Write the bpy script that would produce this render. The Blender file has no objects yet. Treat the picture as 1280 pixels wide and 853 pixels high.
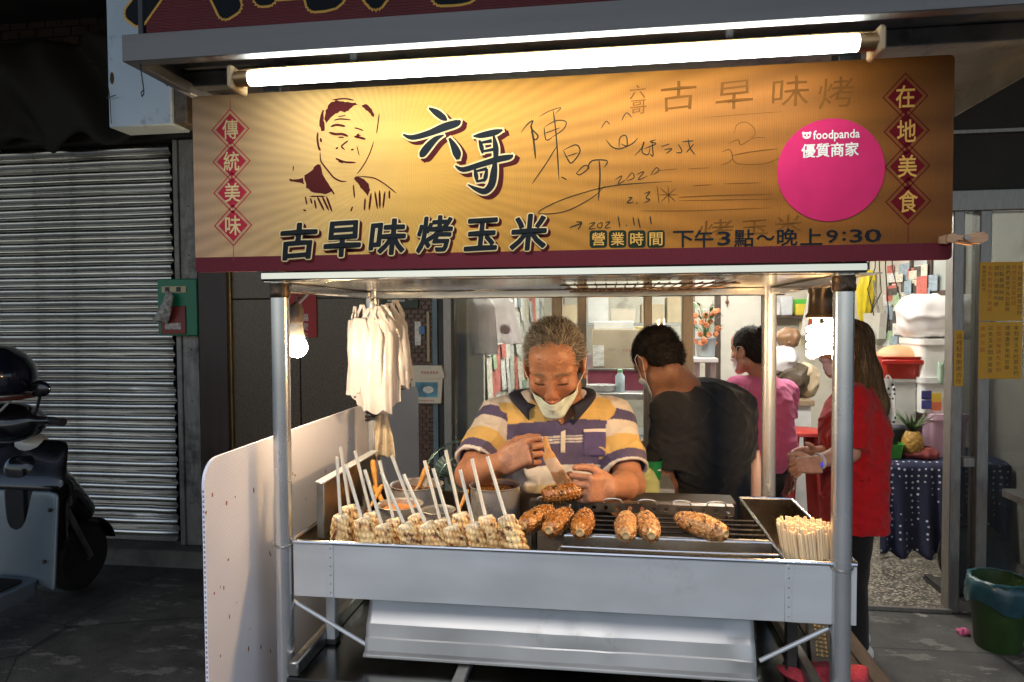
import bpy, math, random
import numpy as np
from mathutils import Vector, Matrix, Quaternion

# ------------------------------------------------------------------ camera
SC = bpy.context.scene
COL = SC.collection
FPX = 1280 * 24.0 / 36.0
YAW, PITCH, ROLL = math.radians(8.0), math.radians(-1.9), math.radians(0.35)
CAM = np.array([0.0, 0.0, 1.5])
cf = np.array([-math.sin(YAW) * math.cos(PITCH), math.cos(YAW) * math.cos(PITCH), math.sin(PITCH)])
cr = np.array([math.cos(YAW), math.sin(YAW), 0.0])
cu = np.cross(cr, cf)
cr, cu = cr * math.cos(ROLL) - cu * math.sin(ROLL), cu * math.cos(ROLL) + cr * math.sin(ROLL)
cd = bpy.data.cameras.new('camera')
cam = bpy.data.objects.new('camera', cd)
COL.objects.link(cam)
cd.lens, cd.sensor_width, cd.clip_start, cd.clip_end = 24.0, 36.0, 0.02, 400.0
cam.matrix_world = Matrix(((cr[0], cu[0], -cf[0], CAM[0]), (cr[1], cu[1], -cf[1], CAM[1]), (cr[2], cu[2], -cf[2], CAM[2]), (0, 0, 0, 1)))
SC.camera = cam

# ------------------------------------------------------------------ sky and sun: late dusk
W = bpy.data.worlds.new('World')
SC.world = W
W.use_nodes = True
nt = W.node_tree
bg = nt.nodes['Background']
sky = nt.nodes.new('ShaderNodeTexSky')
sky.sky_type = 'NISHITA'
sky.sun_disc = False
SUN_EL, SUN_AZ = math.radians(48), math.radians(190)
sky.sun_elevation, sky.sun_rotation = SUN_EL, SUN_AZ
nt.links.new(sky.outputs[0], bg.inputs[0])
bg.inputs[1].default_value = 0.056
sl = bpy.data.lights.new('sun', 'SUN')
sl.energy, sl.angle, sl.color = 0.58, math.radians(22), (1.0, 0.97, 0.93)
sun = bpy.data.objects.new('sun', sl)
COL.objects.link(sun)
sdir = Vector((math.sin(SUN_AZ) * math.cos(SUN_EL), math.cos(SUN_AZ) * math.cos(SUN_EL), math.sin(SUN_EL)))
sun.rotation_euler = sdir.to_track_quat('Z', 'Y').to_euler()
sun.location = (0, -6, 8)
SC.view_settings.view_transform = 'Standard'
SC.view_settings.look = 'None'
SC.view_settings.exposure = 1.35
SC.view_settings.gamma = 1.0
SC.view_settings.use_curve_mapping = False
SC.render.engine = 'CYCLES'
SC.cycles.use_denoising = True
try:
    SC.cycles.denoiser = 'OPENIMAGEDENOISE'
    SC.cycles.denoising_prefilter = 'ACCURATE'
except Exception:
    pass
SC.cycles.max_bounces = 7
SC.cycles.diffuse_bounces = 3
SC.cycles.glossy_bounces = 4
SC.cycles.transparent_max_bounces = 12
SC.cycles.caustics_reflective = False
SC.cycles.caustics_refractive = False
SC.cycles.sample_clamp_indirect = 4.0
SC.cycles.use_light_tree = True

# ------------------------------------------------------------------ pixel -> place
def ray(px, py):
    return cf + (px - 640.0) / FPX * cr - (py - 426.5) / FPX * cu
def atY(px, py, Y):
    r = ray(px, py); return CAM + r * ((Y - CAM[1]) / r[1])
def atX(px, py, X):
    r = ray(px, py); return CAM + r * ((X - CAM[0]) / r[0])
def atZ(px, py, Z):
    r = ray(px, py); return CAM + r * ((Z - CAM[2]) / r[2])
def atD(px, py, d):
    return CAM + ray(px, py) * d
def proj(p):
    q = np.asarray(p, float) - CAM
    d = q @ cf
    return 640 + FPX * (q @ cr) / d, 426.5 - FPX * (q @ cu) / d, d

# ------------------------------------------------------------------ materials
MATS = {}
def mat(name, col=(.5, .5, .5), rough=.5, metal=0.0, var=.12, scale=12.0, bump=0.0, bscale=60.0, spec=.5, emit=None, estr=0.0,
        sub=0.0, stretch=None, alpha=1.0, coat=0.0, trans=0.0, rvar=.12, dirt=None, dscale=5.0, damt=.5, wave=None, sheen=0.0):
    """one procedural Principled material: noise-varied colour and gloss, optional dirt layer, optional relief"""
    if name in MATS: return MATS[name]
    m = bpy.data.materials.new(name); m.use_nodes = True
    n, l = m.node_tree.nodes, m.node_tree.links
    b = n['Principled BSDF']
    tc = n.new('ShaderNodeTexCoord')
    vec = tc.outputs['Object']
    if stretch:
        mp = n.new('ShaderNodeMapping'); mp.inputs['Scale'].default_value = stretch
        l.new(vec, mp.inputs[0]); vec = mp.outputs[0]
    nz = n.new('ShaderNodeTexNoise'); nz.inputs['Scale'].default_value = scale; nz.inputs['Detail'].default_value = 5
    l.new(vec, nz.inputs['Vector'])
    rp = n.new('ShaderNodeValToRGB')
    c = np.array(col[:3])
    rp.color_ramp.elements[0].position = .3; rp.color_ramp.elements[1].position = .7
    rp.color_ramp.elements[0].color = (*np.clip(c * (1 - var), 0, 1), 1)
    rp.color_ramp.elements[1].color = (*np.clip(c * (1 + var), 0, 1), 1)
    l.new(nz.outputs['Fac'], rp.inputs[0])
    out = rp.outputs[0]
    if dirt:
        n2 = n.new('ShaderNodeTexNoise'); n2.inputs['Scale'].default_value = dscale; n2.inputs['Detail'].default_value = 8; n2.inputs['Roughness'].default_value = .7
        l.new(tc.outputs['Object'], n2.inputs['Vector'])
        r2 = n.new('ShaderNodeValToRGB'); r2.color_ramp.elements[0].position = .62 - damt * .25; r2.color_ramp.elements[1].position = .72
        l.new(n2.outputs['Fac'], r2.inputs[0])
        mx = n.new('ShaderNodeMix'); mx.data_type = 'RGBA'
        l.new(r2.outputs[0], mx.inputs[0]); l.new(out, mx.inputs[6]); mx.inputs[7].default_value = (*dirt, 1)
        out = mx.outputs[2]
    l.new(out, b.inputs['Base Color'])
    mr = n.new('ShaderNodeMapRange'); mr.inputs[3].default_value = max(.02, rough - rvar); mr.inputs[4].default_value = min(1, rough + rvar)
    l.new(nz.outputs['Fac'], mr.inputs[0]); l.new(mr.outputs[0], b.inputs['Roughness'])
    b.inputs['Metallic'].default_value = metal
    b.inputs['Specular IOR Level'].default_value = spec
    b.inputs['Coat Weight'].default_value = coat
    b.inputs['Alpha'].default_value = alpha
    b.inputs['Transmission Weight'].default_value = trans
    b.inputs['Sheen Weight'].default_value = sheen
    if sub:
        b.inputs['Subsurface Weight'].default_value = sub
        b.inputs['Subsurface Radius'].default_value = (.012, .005, .003); b.inputs['Subsurface Scale'].default_value = 1.0
    if emit:
        b.inputs['Emission Color'].default_value = (*emit, 1); b.inputs['Emission Strength'].default_value = estr
    if bump or wave:
        bp = n.new('ShaderNodeBump'); bp.inputs['Strength'].default_value = bump or .4; bp.inputs['Distance'].default_value = .004
        if wave:
            w = n.new('ShaderNodeTexWave'); w.bands_direction = wave[0]; w.inputs['Scale'].default_value = wave[1]; w.inputs['Distortion'].default_value = wave[2]
            l.new(tc.outputs['Object'], w.inputs['Vector']); l.new(w.outputs['Fac'], bp.inputs['Height'])
        else:
            n3 = n.new('ShaderNodeTexNoise'); n3.inputs['Scale'].default_value = bscale; n3.inputs['Detail'].default_value = 4
            l.new(vec, n3.inputs['Vector']); l.new(n3.outputs['Fac'], bp.inputs['Height'])
        l.new(bp.outputs[0], b.inputs['Normal'])
    MATS[name] = m
    return m
def vmat(name, rough=.5, bump=.2, bscale=80.0, sub=0.0, spec=.4, var=.12, scale=30.0, sheen=0.0, metal=0.0):
    """material whose colour is the thing's own pattern (attribute 'tint'), broken up by fine noise"""
    if name in MATS: return MATS[name]
    m = bpy.data.materials.new(name); m.use_nodes = True
    n, l = m.node_tree.nodes, m.node_tree.links
    b = n['Principled BSDF']
    at = n.new('ShaderNodeAttribute'); at.attribute_name = 'tint'
    tc = n.new('ShaderNodeTexCoord')
    nz = n.new('ShaderNodeTexNoise'); nz.inputs['Scale'].default_value = scale; nz.inputs['Detail'].default_value = 5
    l.new(tc.outputs['Object'], nz.inputs['Vector'])
    mr = n.new('ShaderNodeMapRange'); mr.inputs[1].default_value = .3; mr.inputs[2].default_value = .7
    mr.inputs[3].default_value = 1 - var; mr.inputs[4].default_value = 1 + var
    l.new(nz.outputs['Fac'], mr.inputs[0])
    mx = n.new('ShaderNodeVectorMath'); mx.operation = 'SCALE'
    l.new(at.outputs['Color'], mx.inputs[0]); l.new(mr.outputs[0], mx.inputs['Scale'])
    l.new(mx.outputs[0], b.inputs['Base Color'])
    b.inputs['Roughness'].default_value = rough; b.inputs['Specular IOR Level'].default_value = spec
    b.inputs['Sheen Weight'].default_value = sheen; b.inputs['Metallic'].default_value = metal
    if sub:
        b.inputs['Subsurface Weight'].default_value = sub
        b.inputs['Subsurface Radius'].default_value = (.012, .005, .003); b.inputs['Subsurface Scale'].default_value = 1.0
    n3 = n.new('ShaderNodeTexNoise'); n3.inputs['Scale'].default_value = bscale; n3.inputs['Detail'].default_value = 4
    l.new(tc.outputs['Object'], n3.inputs['Vector'])
    bp = n.new('ShaderNodeBump'); bp.inputs['Strength'].default_value = bump; bp.inputs['Distance'].default_value = .003
    l.new(n3.outputs['Fac'], bp.inputs['Height']); l.new(bp.outputs[0], b.inputs['Normal'])
    MATS[name] = m
    return m
def glass(name, tint=(.9, .95, .95), gloss=.12, rough=.03, haze=0.0):
    """a pane: mostly clear, with Fresnel reflection and a little grime"""
    if name in MATS: return MATS[name]
    m = bpy.data.materials.new(name); m.use_nodes = True
    n, l = m.node_tree.nodes, m.node_tree.links
    out = n['Material Output']; n.remove(n['Principled BSDF'])
    t = n.new('ShaderNodeBsdfTransparent'); t.inputs[0].default_value = (*tint, 1)
    g = n.new('ShaderNodeBsdfGlossy'); g.inputs['Roughness'].default_value = rough
    d = n.new('ShaderNodeBsdfDiffuse'); d.inputs[0].default_value = (.7, .72, .72, 1)
    fr = n.new('ShaderNodeFresnel'); fr.inputs[0].default_value = 1.45
    mx = n.new('ShaderNodeMixShader'); l.new(fr.outputs[0], mx.inputs[0]); l.new(t.outputs[0], mx.inputs[1]); l.new(g.outputs[0], mx.inputs[2])
    nz = n.new('ShaderNodeTexNoise'); nz.inputs['Scale'].default_value = 6; nz.inputs['Detail'].default_value = 8
    mr = n.new('ShaderNodeMapRange'); mr.inputs[1].default_value = .35; mr.inputs[2].default_value = .8; mr.inputs[4].default_value = haze * 2
    tc = n.new('ShaderNodeTexCoord'); l.new(tc.outputs['Object'], nz.inputs['Vector']); l.new(nz.outputs['Fac'], mr.inputs[0])
    m2 = n.new('ShaderNodeMixShader'); l.new(mr.outputs[0], m2.inputs[0]); l.new(mx.outputs[0], m2.inputs[1]); l.new(d.outputs[0], m2.inputs[2])
    l.new(m2.outputs[0], out.inputs[0])
    MATS[name] = m
    return m

# ------------------------------------------------------------------ meshes
OFF = {}
def prop(o, label=None, cat=None, group=None, kind=None):
    if label: o['label'] = label
    if cat: o['category'] = cat
    if group: o['group'] = group
    if kind: o['kind'] = kind
    return o
def thing(name, label, cat, loc, group=None):
    o = bpy.data.objects.new(name, None); COL.objects.link(o)
    o.empty_display_size = .05
    o.location = [float(x) for x in loc]
    OFF[o] = np.array(loc, float)
    return prop(o, label, cat, group)
def rotm(axis, deg):
    return np.array(Matrix.Rotation(math.radians(deg), 3, axis))
def norm(v):
    v = np.asarray(v, float); return v / (np.linalg.norm(v) + 1e-12)
def frame(z, x=(0, 0, 1)):
    """3x3 whose columns are side, up, z"""
    z = norm(z); x = np.asarray(x, float)
    if abs(z @ norm(x)) > .98: x = np.array([1.0, 0, 0])
    a = norm(np.cross(x, z)); b = np.cross(z, a)
    return np.stack([a, b, z], 1)
class MB:
    def __init__(s): s.v = []; s.f = []; s.n = 0; s.c = []
    def add(s, v, f, c=None):
        v = np.asarray(v, float).reshape(-1, 3)
        s.v.append(v); s.f += [tuple(int(i) + s.n for i in q) for q in f]
        s.n += len(v)
        s.c.append(np.tile(np.array(c if c is not None else (.5, .5, .5), float), (len(v), 1)) if (c is None or np.ndim(c) == 1) else np.asarray(c, float))
        return s
    def box(s, x0, x1, y0, y1, z0, z1, bev=.0015, M=None, o=None, c=None):
        x0, x1 = sorted((x0, x1)); y0, y1 = sorted((y0, y1)); z0, z1 = sorted((z0, z1))
        b = min(bev, .3 * min(x1 - x0, y1 - y0, z1 - z0))
        ctr = np.array([(x0 + x1) / 2, (y0 + y1) / 2, (z0 + z1) / 2]); h = np.array([x1 - x0, y1 - y0, z1 - z0]) / 2
        if b <= 0:
            v = np.array([[i, j, k] for i in (-1, 1) for j in (-1, 1) for k in (-1, 1)]) * h
            f = [(0, 1, 3, 2), (4, 6, 7, 5), (0, 4, 5, 1), (2, 3, 7, 6), (0, 2, 6, 4), (1, 5, 7, 3)]
        else:
            v = []; idx = {}
            for i in (-1, 1):
                for j in (-1, 1):
                    for k in (-1, 1):
                        for a in range(3):
                            p = np.array([i, j, k]) * (h - b); p[a] = (i, j, k)[a] * h[a]
                            idx[(i, j, k, a)] = len(v); v.append(p)
            f = []
            for a in range(3):
                u, w = (a + 1) % 3, (a + 2) % 3
                for sg in (-1, 1):
                    q = []
                    for (p, r) in ((-1, -1), (1, -1), (1, 1), (-1, 1)):
                        t = [0, 0, 0]; t[a] = sg; t[u] = p; t[w] = r; q.append(idx[(*t, a)])
                    f.append(q if sg > 0 else q[::-1])
            for a in range(3):
                u, w = (a + 1) % 3, (a + 2) % 3
                for p in (-1, 1):
                    for r in (-1, 1):
                        t0 = [0, 0, 0]; t0[u] = p; t0[w] = r; t1 = list(t0); t0[a] = -1; t1[a] = 1
                        q = [idx[(*t0, u)], idx[(*t1, u)], idx[(*t1, w)], idx[(*t0, w)]]
                        f.append(q if p * r < 0 else q[::-1])
            for i in (-1, 1):
                for j in (-1, 1):
                    for k in (-1, 1):
                        q = [idx[(i, j, k, 0)], idx[(i, j, k, 1)], idx[(i, j, k, 2)]]
                        f.append(q if i * j * k > 0 else q[::-1])
        v = np.array(v, float)
        if M is not None: v = v @ np.asarray(M).T
        s.add(v + (ctr if o is None else np.asarray(o)), f, c); return s
    def obox(s, ctr, size, M=None, bev=.0015, c=None):
        h = np.array(size, float) / 2
        return s.box(-h[0], h[0], -h[1], h[1], -h[2], h[2], bev, M if M is not None else np.eye(3), ctr, c)
    def tube(s, pts, r, n=8, caps=True, c=None, closed=False):
        P = np.asarray(pts, float); m = len(P)
        r = np.full(m, r, float) if np.ndim(r) == 0 else np.asarray(r, float)
        T = np.gradient(P, axis=0) if not closed else (np.roll(P, -1, 0) - np.roll(P, 1, 0))
        T /= np.linalg.norm(T, axis=1)[:, None] + 1e-12
        fr = frame(T[0]); a = fr[:, 0]; V = []
        for i in range(m):
            a = norm(a - T[i] * (a @ T[i])); b = np.cross(T[i], a)
            th = np.arange(n) * 2 * math.pi / n
            V.append(P[i] + r[i] * (np.cos(th)[:, None] * a + np.sin(th)[:, None] * b))
        f = []
        for i in range(m if closed else m - 1):
            i2 = (i + 1) % m
            for j in range(n):
                k = (j + 1) % n; f.append((i * n + j, i * n + k, i2 * n + k, i2 * n + j))
        if caps and not closed:
            f.append(tuple(range(n))[::-1]); f.append(tuple(range((m - 1) * n, m * n)))
        s.add(np.concatenate(V), f, c); return s
    def lathe(s, prof, n=24, o=(0, 0, 0), M=None, c=None, sx=1.0, sy=1.0):
        V = []; m = len(prof); th = np.arange(n) * 2 * math.pi / n
        for r, z in prof:
            V.append(np.stack([r * np.cos(th) * sx, r * np.sin(th) * sy, np.full(n, z)], 1))
        V = np.concatenate(V); f = []
        for i in range(m - 1):
            for j in range(n):
                k = (j + 1) % n; f.append((i * n + j, i * n + k, (i + 1) * n + k, (i + 1) * n + j))
        if prof[0][0] > 1e-4: f.append(tuple(range(n))[::-1])
        if prof[-1][0] > 1e-4: f.append(tuple(range((m - 1) * n, m * n)))
        if M is not None: V = V @ np.asarray(M).T
        s.add(V + np.asarray(o), f, c); return s
    def grid(s, P, close_u=False, close_v=False, c=None):
        """P: (nu, nv, 3) points"""
        P = np.asarray(P, float); a, b = P.shape[:2]; f = []
        for i in range(a if close_u else a - 1):
            for j in range(b if close_v else b - 1):
                i2, j2 = (i + 1) % a, (j + 1) % b
                f.append((i * b + j, i2 * b + j, i2 * b + j2, i * b + j2))
        s.add(P.reshape(-1, 3), f, None if c is None else (np.asarray(c).reshape(-1, 3) if np.ndim(c) > 1 else c)); return s
    def prism(s, pts, d0, d1, o=(0, 0, 0), ax=(1, 0, 0), ay=(0, 0, 1), c=None):
        """outline pts in the plane ax, ay, swept along ax x ay from d0 to d1"""
        ax, ay, o = np.asarray(ax, float), np.asarray(ay, float), np.asarray(o, float)
        nz = np.cross(ax, ay); p = np.asarray(pts, float); n = len(p)
        A = o + p[:, :1] * ax + p[:, 1:2] * ay
        area = sum(p[i][0] * p[(i + 1) % n][1] - p[(i + 1) % n][0] * p[i][1] for i in range(n))
        V = np.concatenate([A + nz * d0, A + nz * d1]); f = []
        lo, hi = (d0, d1)
        ring = list(range(n)); flip = (area < 0) != (d1 < d0)
        f.append(tuple(ring[::-1] if not flip else ring)); f.append(tuple([n + i for i in (ring if not flip else ring[::-1])]))
        for i in range(n):
            k = (i + 1) % n
            q = (i, k, n + k, n + i); f.append(q if not flip else q[::-1])
        s.add(V, f, c); return s
    def ball(s, o, r, n=12, m=8, c=None, M=None):
        r = np.broadcast_to(np.asarray(r, float), (3,))
        prof = [(math.sin(math.pi * i / m) if 0 < i < m else 0.0, -math.cos(math.pi * i / m)) for i in range(m + 1)]
        th = np.arange(n) * 2 * math.pi / n
        V = np.concatenate([np.stack([p * np.cos(th), p * np.sin(th), np.full(n, z)], 1) for p, z in prof]) * r
        f = []
        for i in range(m):
            for j in range(n):
                k = (j + 1) % n
                q = [i * n + j, i * n + k, (i + 1) * n + k, (i + 1) * n + j]
                if i == 0: q = [q[0], q[2], q[3]]
                elif i == m - 1: q = [q[0], q[1], q[2]]
                f.append(q)
        if M is not None: V = V @ np.asarray(M).T
        s.add(V + np.asarray(o), f, c); return s
    def build(s, name, material, parent=None, smooth=True, angle=38.0, label=None, cat=None, group=None, kind=None, tint=False, base=None):
        V = np.concatenate(s.v); o = mkobj(name, V, s.f, material, parent, smooth, angle, base)
        if tint: set_tint(o, np.concatenate(s.c))
        return prop(o, label, cat, group, kind)
def set_tint(o, c):
    a = o.data.color_attributes.new('tint', 'FLOAT_COLOR', 'POINT')
    a.data.foreach_set('color', np.concatenate([c, np.ones((len(c), 1))], 1).astype(np.float32).ravel())
def mkobj(name, V, F, material, parent=None, smooth=True, angle=38.0, base=None):
    V = np.asarray(V, float)
    if parent is not None: off = OFF[parent]
    elif base is not None: off = np.asarray(base, float)
    else:
        lo, hi = V.min(0), V.max(0); off = np.array([(lo[0] + hi[0]) / 2, (lo[1] + hi[1]) / 2, lo[2]])
    me = bpy.data.meshes.new(name)
    assert max(max(q) for q in F) < len(V), name
    me.from_pydata((V - off).tolist(), [], F if isinstance(F, list) else F.tolist())
    me.update()
    if smooth:
        me.shade_smooth()
        if angle < 179: me.set_sharp_from_angle(angle=math.radians(angle))
    if material is not None: me.materials.append(material)
    o = bpy.data.objects.new(name, me); COL.objects.link(o)
    OFF[o] = off
    if parent is not None: o.parent = parent
    else: o.location = off.tolist()
    return o
def share(src, name, parent=None, loc=None, R=None):
    """another object that shares src's mesh; loc / R are relative to the parent"""
    o = bpy.data.objects.new(name, src.data); COL.objects.link(o)
    o.parent = parent
    if loc is not None: o.location = [float(x) for x in loc]
    if R is not None: o.rotation_euler = Matrix(np.asarray(R).tolist()).to_euler()
    OFF[o] = OFF.get(parent, np.zeros(3)) if parent is not None else np.zeros(3)
    return o
def copy_tree(o, loc=None, rot=None, label=None, parent=None, top=True):
    c = o.copy(); COL.objects.link(c); c.parent = parent
    if top:
        if loc is not None: c.location = [float(x) for x in loc]
        if rot is not None: c.rotation_euler = rot
        if label: c['label'] = label
    for ch in list(o.children): copy_tree(ch, parent=c, top=False)
    return c
def rnd(seed): return random.Random(seed)
def vnoise(P, seed=0, oct=3):
    """cheap smooth noise on points, about -1..1"""
    P = np.asarray(P, float); g = np.random.RandomState(seed); out = np.zeros(P.shape[:-1]); a = 1.0; tot = 0
    for k in range(oct):
        for j in range(3):
            d = g.normal(size=3); d /= np.linalg.norm(d)
            out += a * np.sin(P @ (d * (2 ** k)) * (1 + .3 * g.rand()) + g.rand() * 6.28); tot += a
        a *= .55
    return out / tot * 1.6
TXT = []
def text_geo(body, size=1.0, offset=0.0, shear=0.0, res=2):
    if not TXT:
        c = bpy.data.curves.new('lettering', 'FONT'); TXT.append(bpy.data.objects.new('lettering', c))
    c = TXT[0].data; c.body = body; c.size = size; c.offset = offset; c.resolution_u = res; c.shear = shear
    me = TXT[0].to_mesh()
    V = np.zeros(len(me.vertices) * 3); me.vertices.foreach_get('co', V); V = V.reshape(-1, 3)[:, :2].copy()
    F = [tuple(p.vertices) for p in me.polygons]
    TXT[0].to_mesh_clear()
    return V, F
def text_on(mb, body, o, ax, ay, w=None, h=None, offset=0.0, shear=0.0, c=None, warp=None, lift=0.0, center=True):
    """lettering laid on the plane through o spanned by ax, ay; scaled into w x h (metres)"""
    V, F = text_geo(body, 1.0, offset, shear)
    if len(V) == 0: return mb
    lo, hi = V.min(0), V.max(0); sz = hi - lo
    if center: V = V - (lo + hi) / 2
    else: V = V - lo
    kx = (w / sz[0]) if w else None; ky = (h / sz[1]) if h else None
    if kx is None: kx = ky
    if ky is None: ky = kx
    V = V * np.array([kx, ky])
    if warp: V = warp(V)
    ax, ay = np.asarray(ax, float), np.asarray(ay, float); nz = np.cross(ax, ay)
    mb.add(np.asarray(o) + V[:, :1] * ax + V[:, 1:2] * ay + nz * lift, F, c)
    return mb

# ------------------------------------------------------------------ smooth solid modelling (bodies, cloth): distance fields + surface nets
class SDF:
    def __init__(s): s.p = []
    def cap(s, a, b, ra, rb=None, k=.02, op='u', flat=None):
        a, b = np.asarray(a, np.float32), np.asarray(b, np.float32); rb = ra if rb is None else rb
        ab = b - a; L2 = float(ab @ ab) + 1e-12
        def f(P):
            t = np.clip(((P - a) @ ab) / L2, 0, 1)
            d = P - a - t[..., None] * ab
            if flat is not None:
                nrm, sc = flat; q = d @ nrm; d = d + (q * (sc - 1))[..., None] * nrm
            return np.sqrt((d * d).sum(-1)) - (ra + (rb - ra) * t)
        s.p.append((op, k, f)); return s
    def chain(s, pts, rs, k=.02, op='u', flat=None):
        for i in range(len(pts) - 1): s.cap(pts[i], pts[i + 1], rs[i], rs[i + 1], k, op, flat)
        return s
    def ell(s, c, r, M=None, k=.02, op='u'):
        c = np.asarray(c, np.float32); r = np.asarray(np.broadcast_to(r, (3,)), np.float32)
        M = np.eye(3, dtype=np.float32) if M is None else np.asarray(M, np.float32)
        def f(P):
            q = (P - c) @ M
            k0 = np.sqrt(((q / r) ** 2).sum(-1)); k1 = np.sqrt(((q / (r * r)) ** 2).sum(-1))
            return np.where(k1 > 1e-6, k0 * (k0 - 1) / np.maximum(k1, 1e-6), -r.min())
        s.p.append((op, k, f)); return s
    def rbox(s, c, h, M=None, rad=.01, k=.02, op='u'):
        c = np.asarray(c, np.float32); h = np.asarray(h, np.float32) - rad
        M = np.eye(3, dtype=np.float32) if M is None else np.asarray(M, np.float32)
        def f(P):
            q = np.abs((P - c) @ M) - h
            return np.sqrt((np.maximum(q, 0) ** 2).sum(-1)) + np.minimum(q.max(-1), 0) - rad
        s.p.append((op, k, f)); return s
    def eval(s, P, disp=None):
        d = np.full(P.shape[:-1], 1.0, np.float32)
        for op, k, f in s.p: d = s._mix(d, f(P), op, k)
        return d if disp is None else d + disp(P)
    @staticmethod
    def _mix(d, e, op, k):
        if op == 'u':
            h = np.maximum(k - np.abs(d - e), 0) / k; return np.minimum(d, e) - h * h * k * .25
        e = -e; h = np.maximum(k - np.abs(d - e), 0) / k
        return np.maximum(d, e) + h * h * k * .25
    def mesh(s, lo, hi, h, disp=None, dmax=.02):
        lo, hi = np.asarray(lo, np.float64), np.asarray(hi, np.float64); B = 8
        nb = np.ceil((hi - lo) / (h * B)).astype(int)
        I = np.stack(np.meshgrid(*[np.arange(n) for n in nb], indexing='ij'), -1).reshape(-1, 3)
        ctr = (lo + (I + .5) * h * B).astype(np.float32); rad = h * B * .5 * 1.7321
        d = np.full(len(I), 1.0, np.float32); E = []
        for op, k, f in s.p:
            e = f(ctr); E.append(e); d = s._mix(d, e, op, k)
        keep = np.abs(d) < rad * 1.35 + dmax
        I = I[keep]; E = [e[keep] for e in E]; n = len(I)
        g = np.stack(np.meshgrid(*[np.arange(B + 1)] * 3, indexing='ij'), -1).reshape(-1, 3)
        D = np.full((n, (B + 1) ** 3), 1.0, np.float32)
        P = (lo + (I[:, None, :] * B + g[None]) * h).astype(np.float32)
        for (op, k, f), e in zip(s.p, E):
            rel = np.abs(e) < rad * 1.5 + k + dmax if op != 'u' else e < rad * 1.5 + k + dmax
            if rel.any(): D[rel] = s._mix(D[rel], f(P[rel]), op, k)
        if disp is not None: D = D + disp(P).astype(np.float32)
        D = D.reshape(n, B + 1, B + 1, B + 1)
        cs = [(0, 0, 0), (1, 0, 0), (0, 1, 0), (1, 1, 0), (0, 0, 1), (1, 0, 1), (0, 1, 1), (1, 1, 1)]
        C = np.stack([D[:, a:a + B, b:b + B, c:c + B] for a, b, c in cs], -1)
        neg = C < 0; act = neg.any(-1) & ~neg.all(-1)
        w = np.argwhere(act); C = C[act]; neg = neg[act]
        cell = I[w[:, 0]] * B + w[:, 1:]
        pos = np.zeros((len(cell), 3)); cnt = np.zeros(len(cell))
        for i in range(8):
            for j in range(i + 1, 8):
                a, b = np.array(cs[i]), np.array(cs[j])
                if np.abs(a - b).sum() != 1: continue
                m = neg[:, i] != neg[:, j]
                t = C[m, i] / (C[m, i] - C[m, j])
                pos[m] += a + t[:, None] * (b - a); cnt[m] += 1
        V = lo + (cell + pos / cnt[:, None]) * h
        S = nb * B + 2
        key = (cell[:, 0] * S[1] + cell[:, 1]) * S[2] + cell[:, 2]
        order = np.argsort(key); sk = key[order]
        def look(c):
            k = (c[:, 0] * S[1] + c[:, 1]) * S[2] + c[:, 2]
            p = np.minimum(np.searchsorted(sk, k), len(sk) - 1)
            return np.where(sk[p] == k, order[p], -1)
        Q = []
        for ax, ci in ((0, 1), (1, 2), (2, 4)):
            m = neg[:, 0] != neg[:, ci]; c = cell[m]; sgn = neg[m, 0]
            u = np.zeros(3, int); u[(ax + 1) % 3] = 1; v = np.zeros(3, int); v[(ax + 2) % 3] = 1
            q = np.stack([look(c), look(c - u), look(c - u - v), look(c - v)], 1)
            q[~sgn] = q[~sgn][:, ::-1]
            Q.append(q[(q >= 0).all(1)])
        return V, np.concatenate(Q)

def marks(mb, o, ax, ay, w, h, n, seed=0):
    """a line of writing too small to read: n clusters of short strokes, centred on o"""
    g = random.Random(seed); ax, ay, o = np.asarray(ax, float), np.asarray(ay, float), np.asarray(o, float); cw = w / n
    for i in range(n):
        c = o + ax * (-w / 2 + cw * (i + .5)); q = cw * .40
        for k in range(5):
            hz = k % 2 == 0; L = g.uniform(.5, 1); u, v = g.uniform(-.3, .3), (k - 2) / 2.6
            a, b = (L * q, h * .055) if hz else (q * .10, h * .42 * L)
            p = c + ax * (u * q if hz else v * q) + ay * (v * h * .42 if hz else u * h * .2)
            nz = np.cross(ax, ay) * (k * 1e-5); mb.add([p - ax * a - ay * b + nz, p + ax * a - ay * b + nz, p + ax * a + ay * b + nz, p - ax * a + ay * b + nz], [(0, 1, 2, 3)])
    return mb
# ================================================================== the setting
YF = 3.70          # plane of the shop front
YS = 3.95          # plane of the shutter
def X(px, Y, py=500): return float(atY(px, py, Y)[0])
def Z(py, Y, px=640): return float(atY(px, py, Y)[2])

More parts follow.
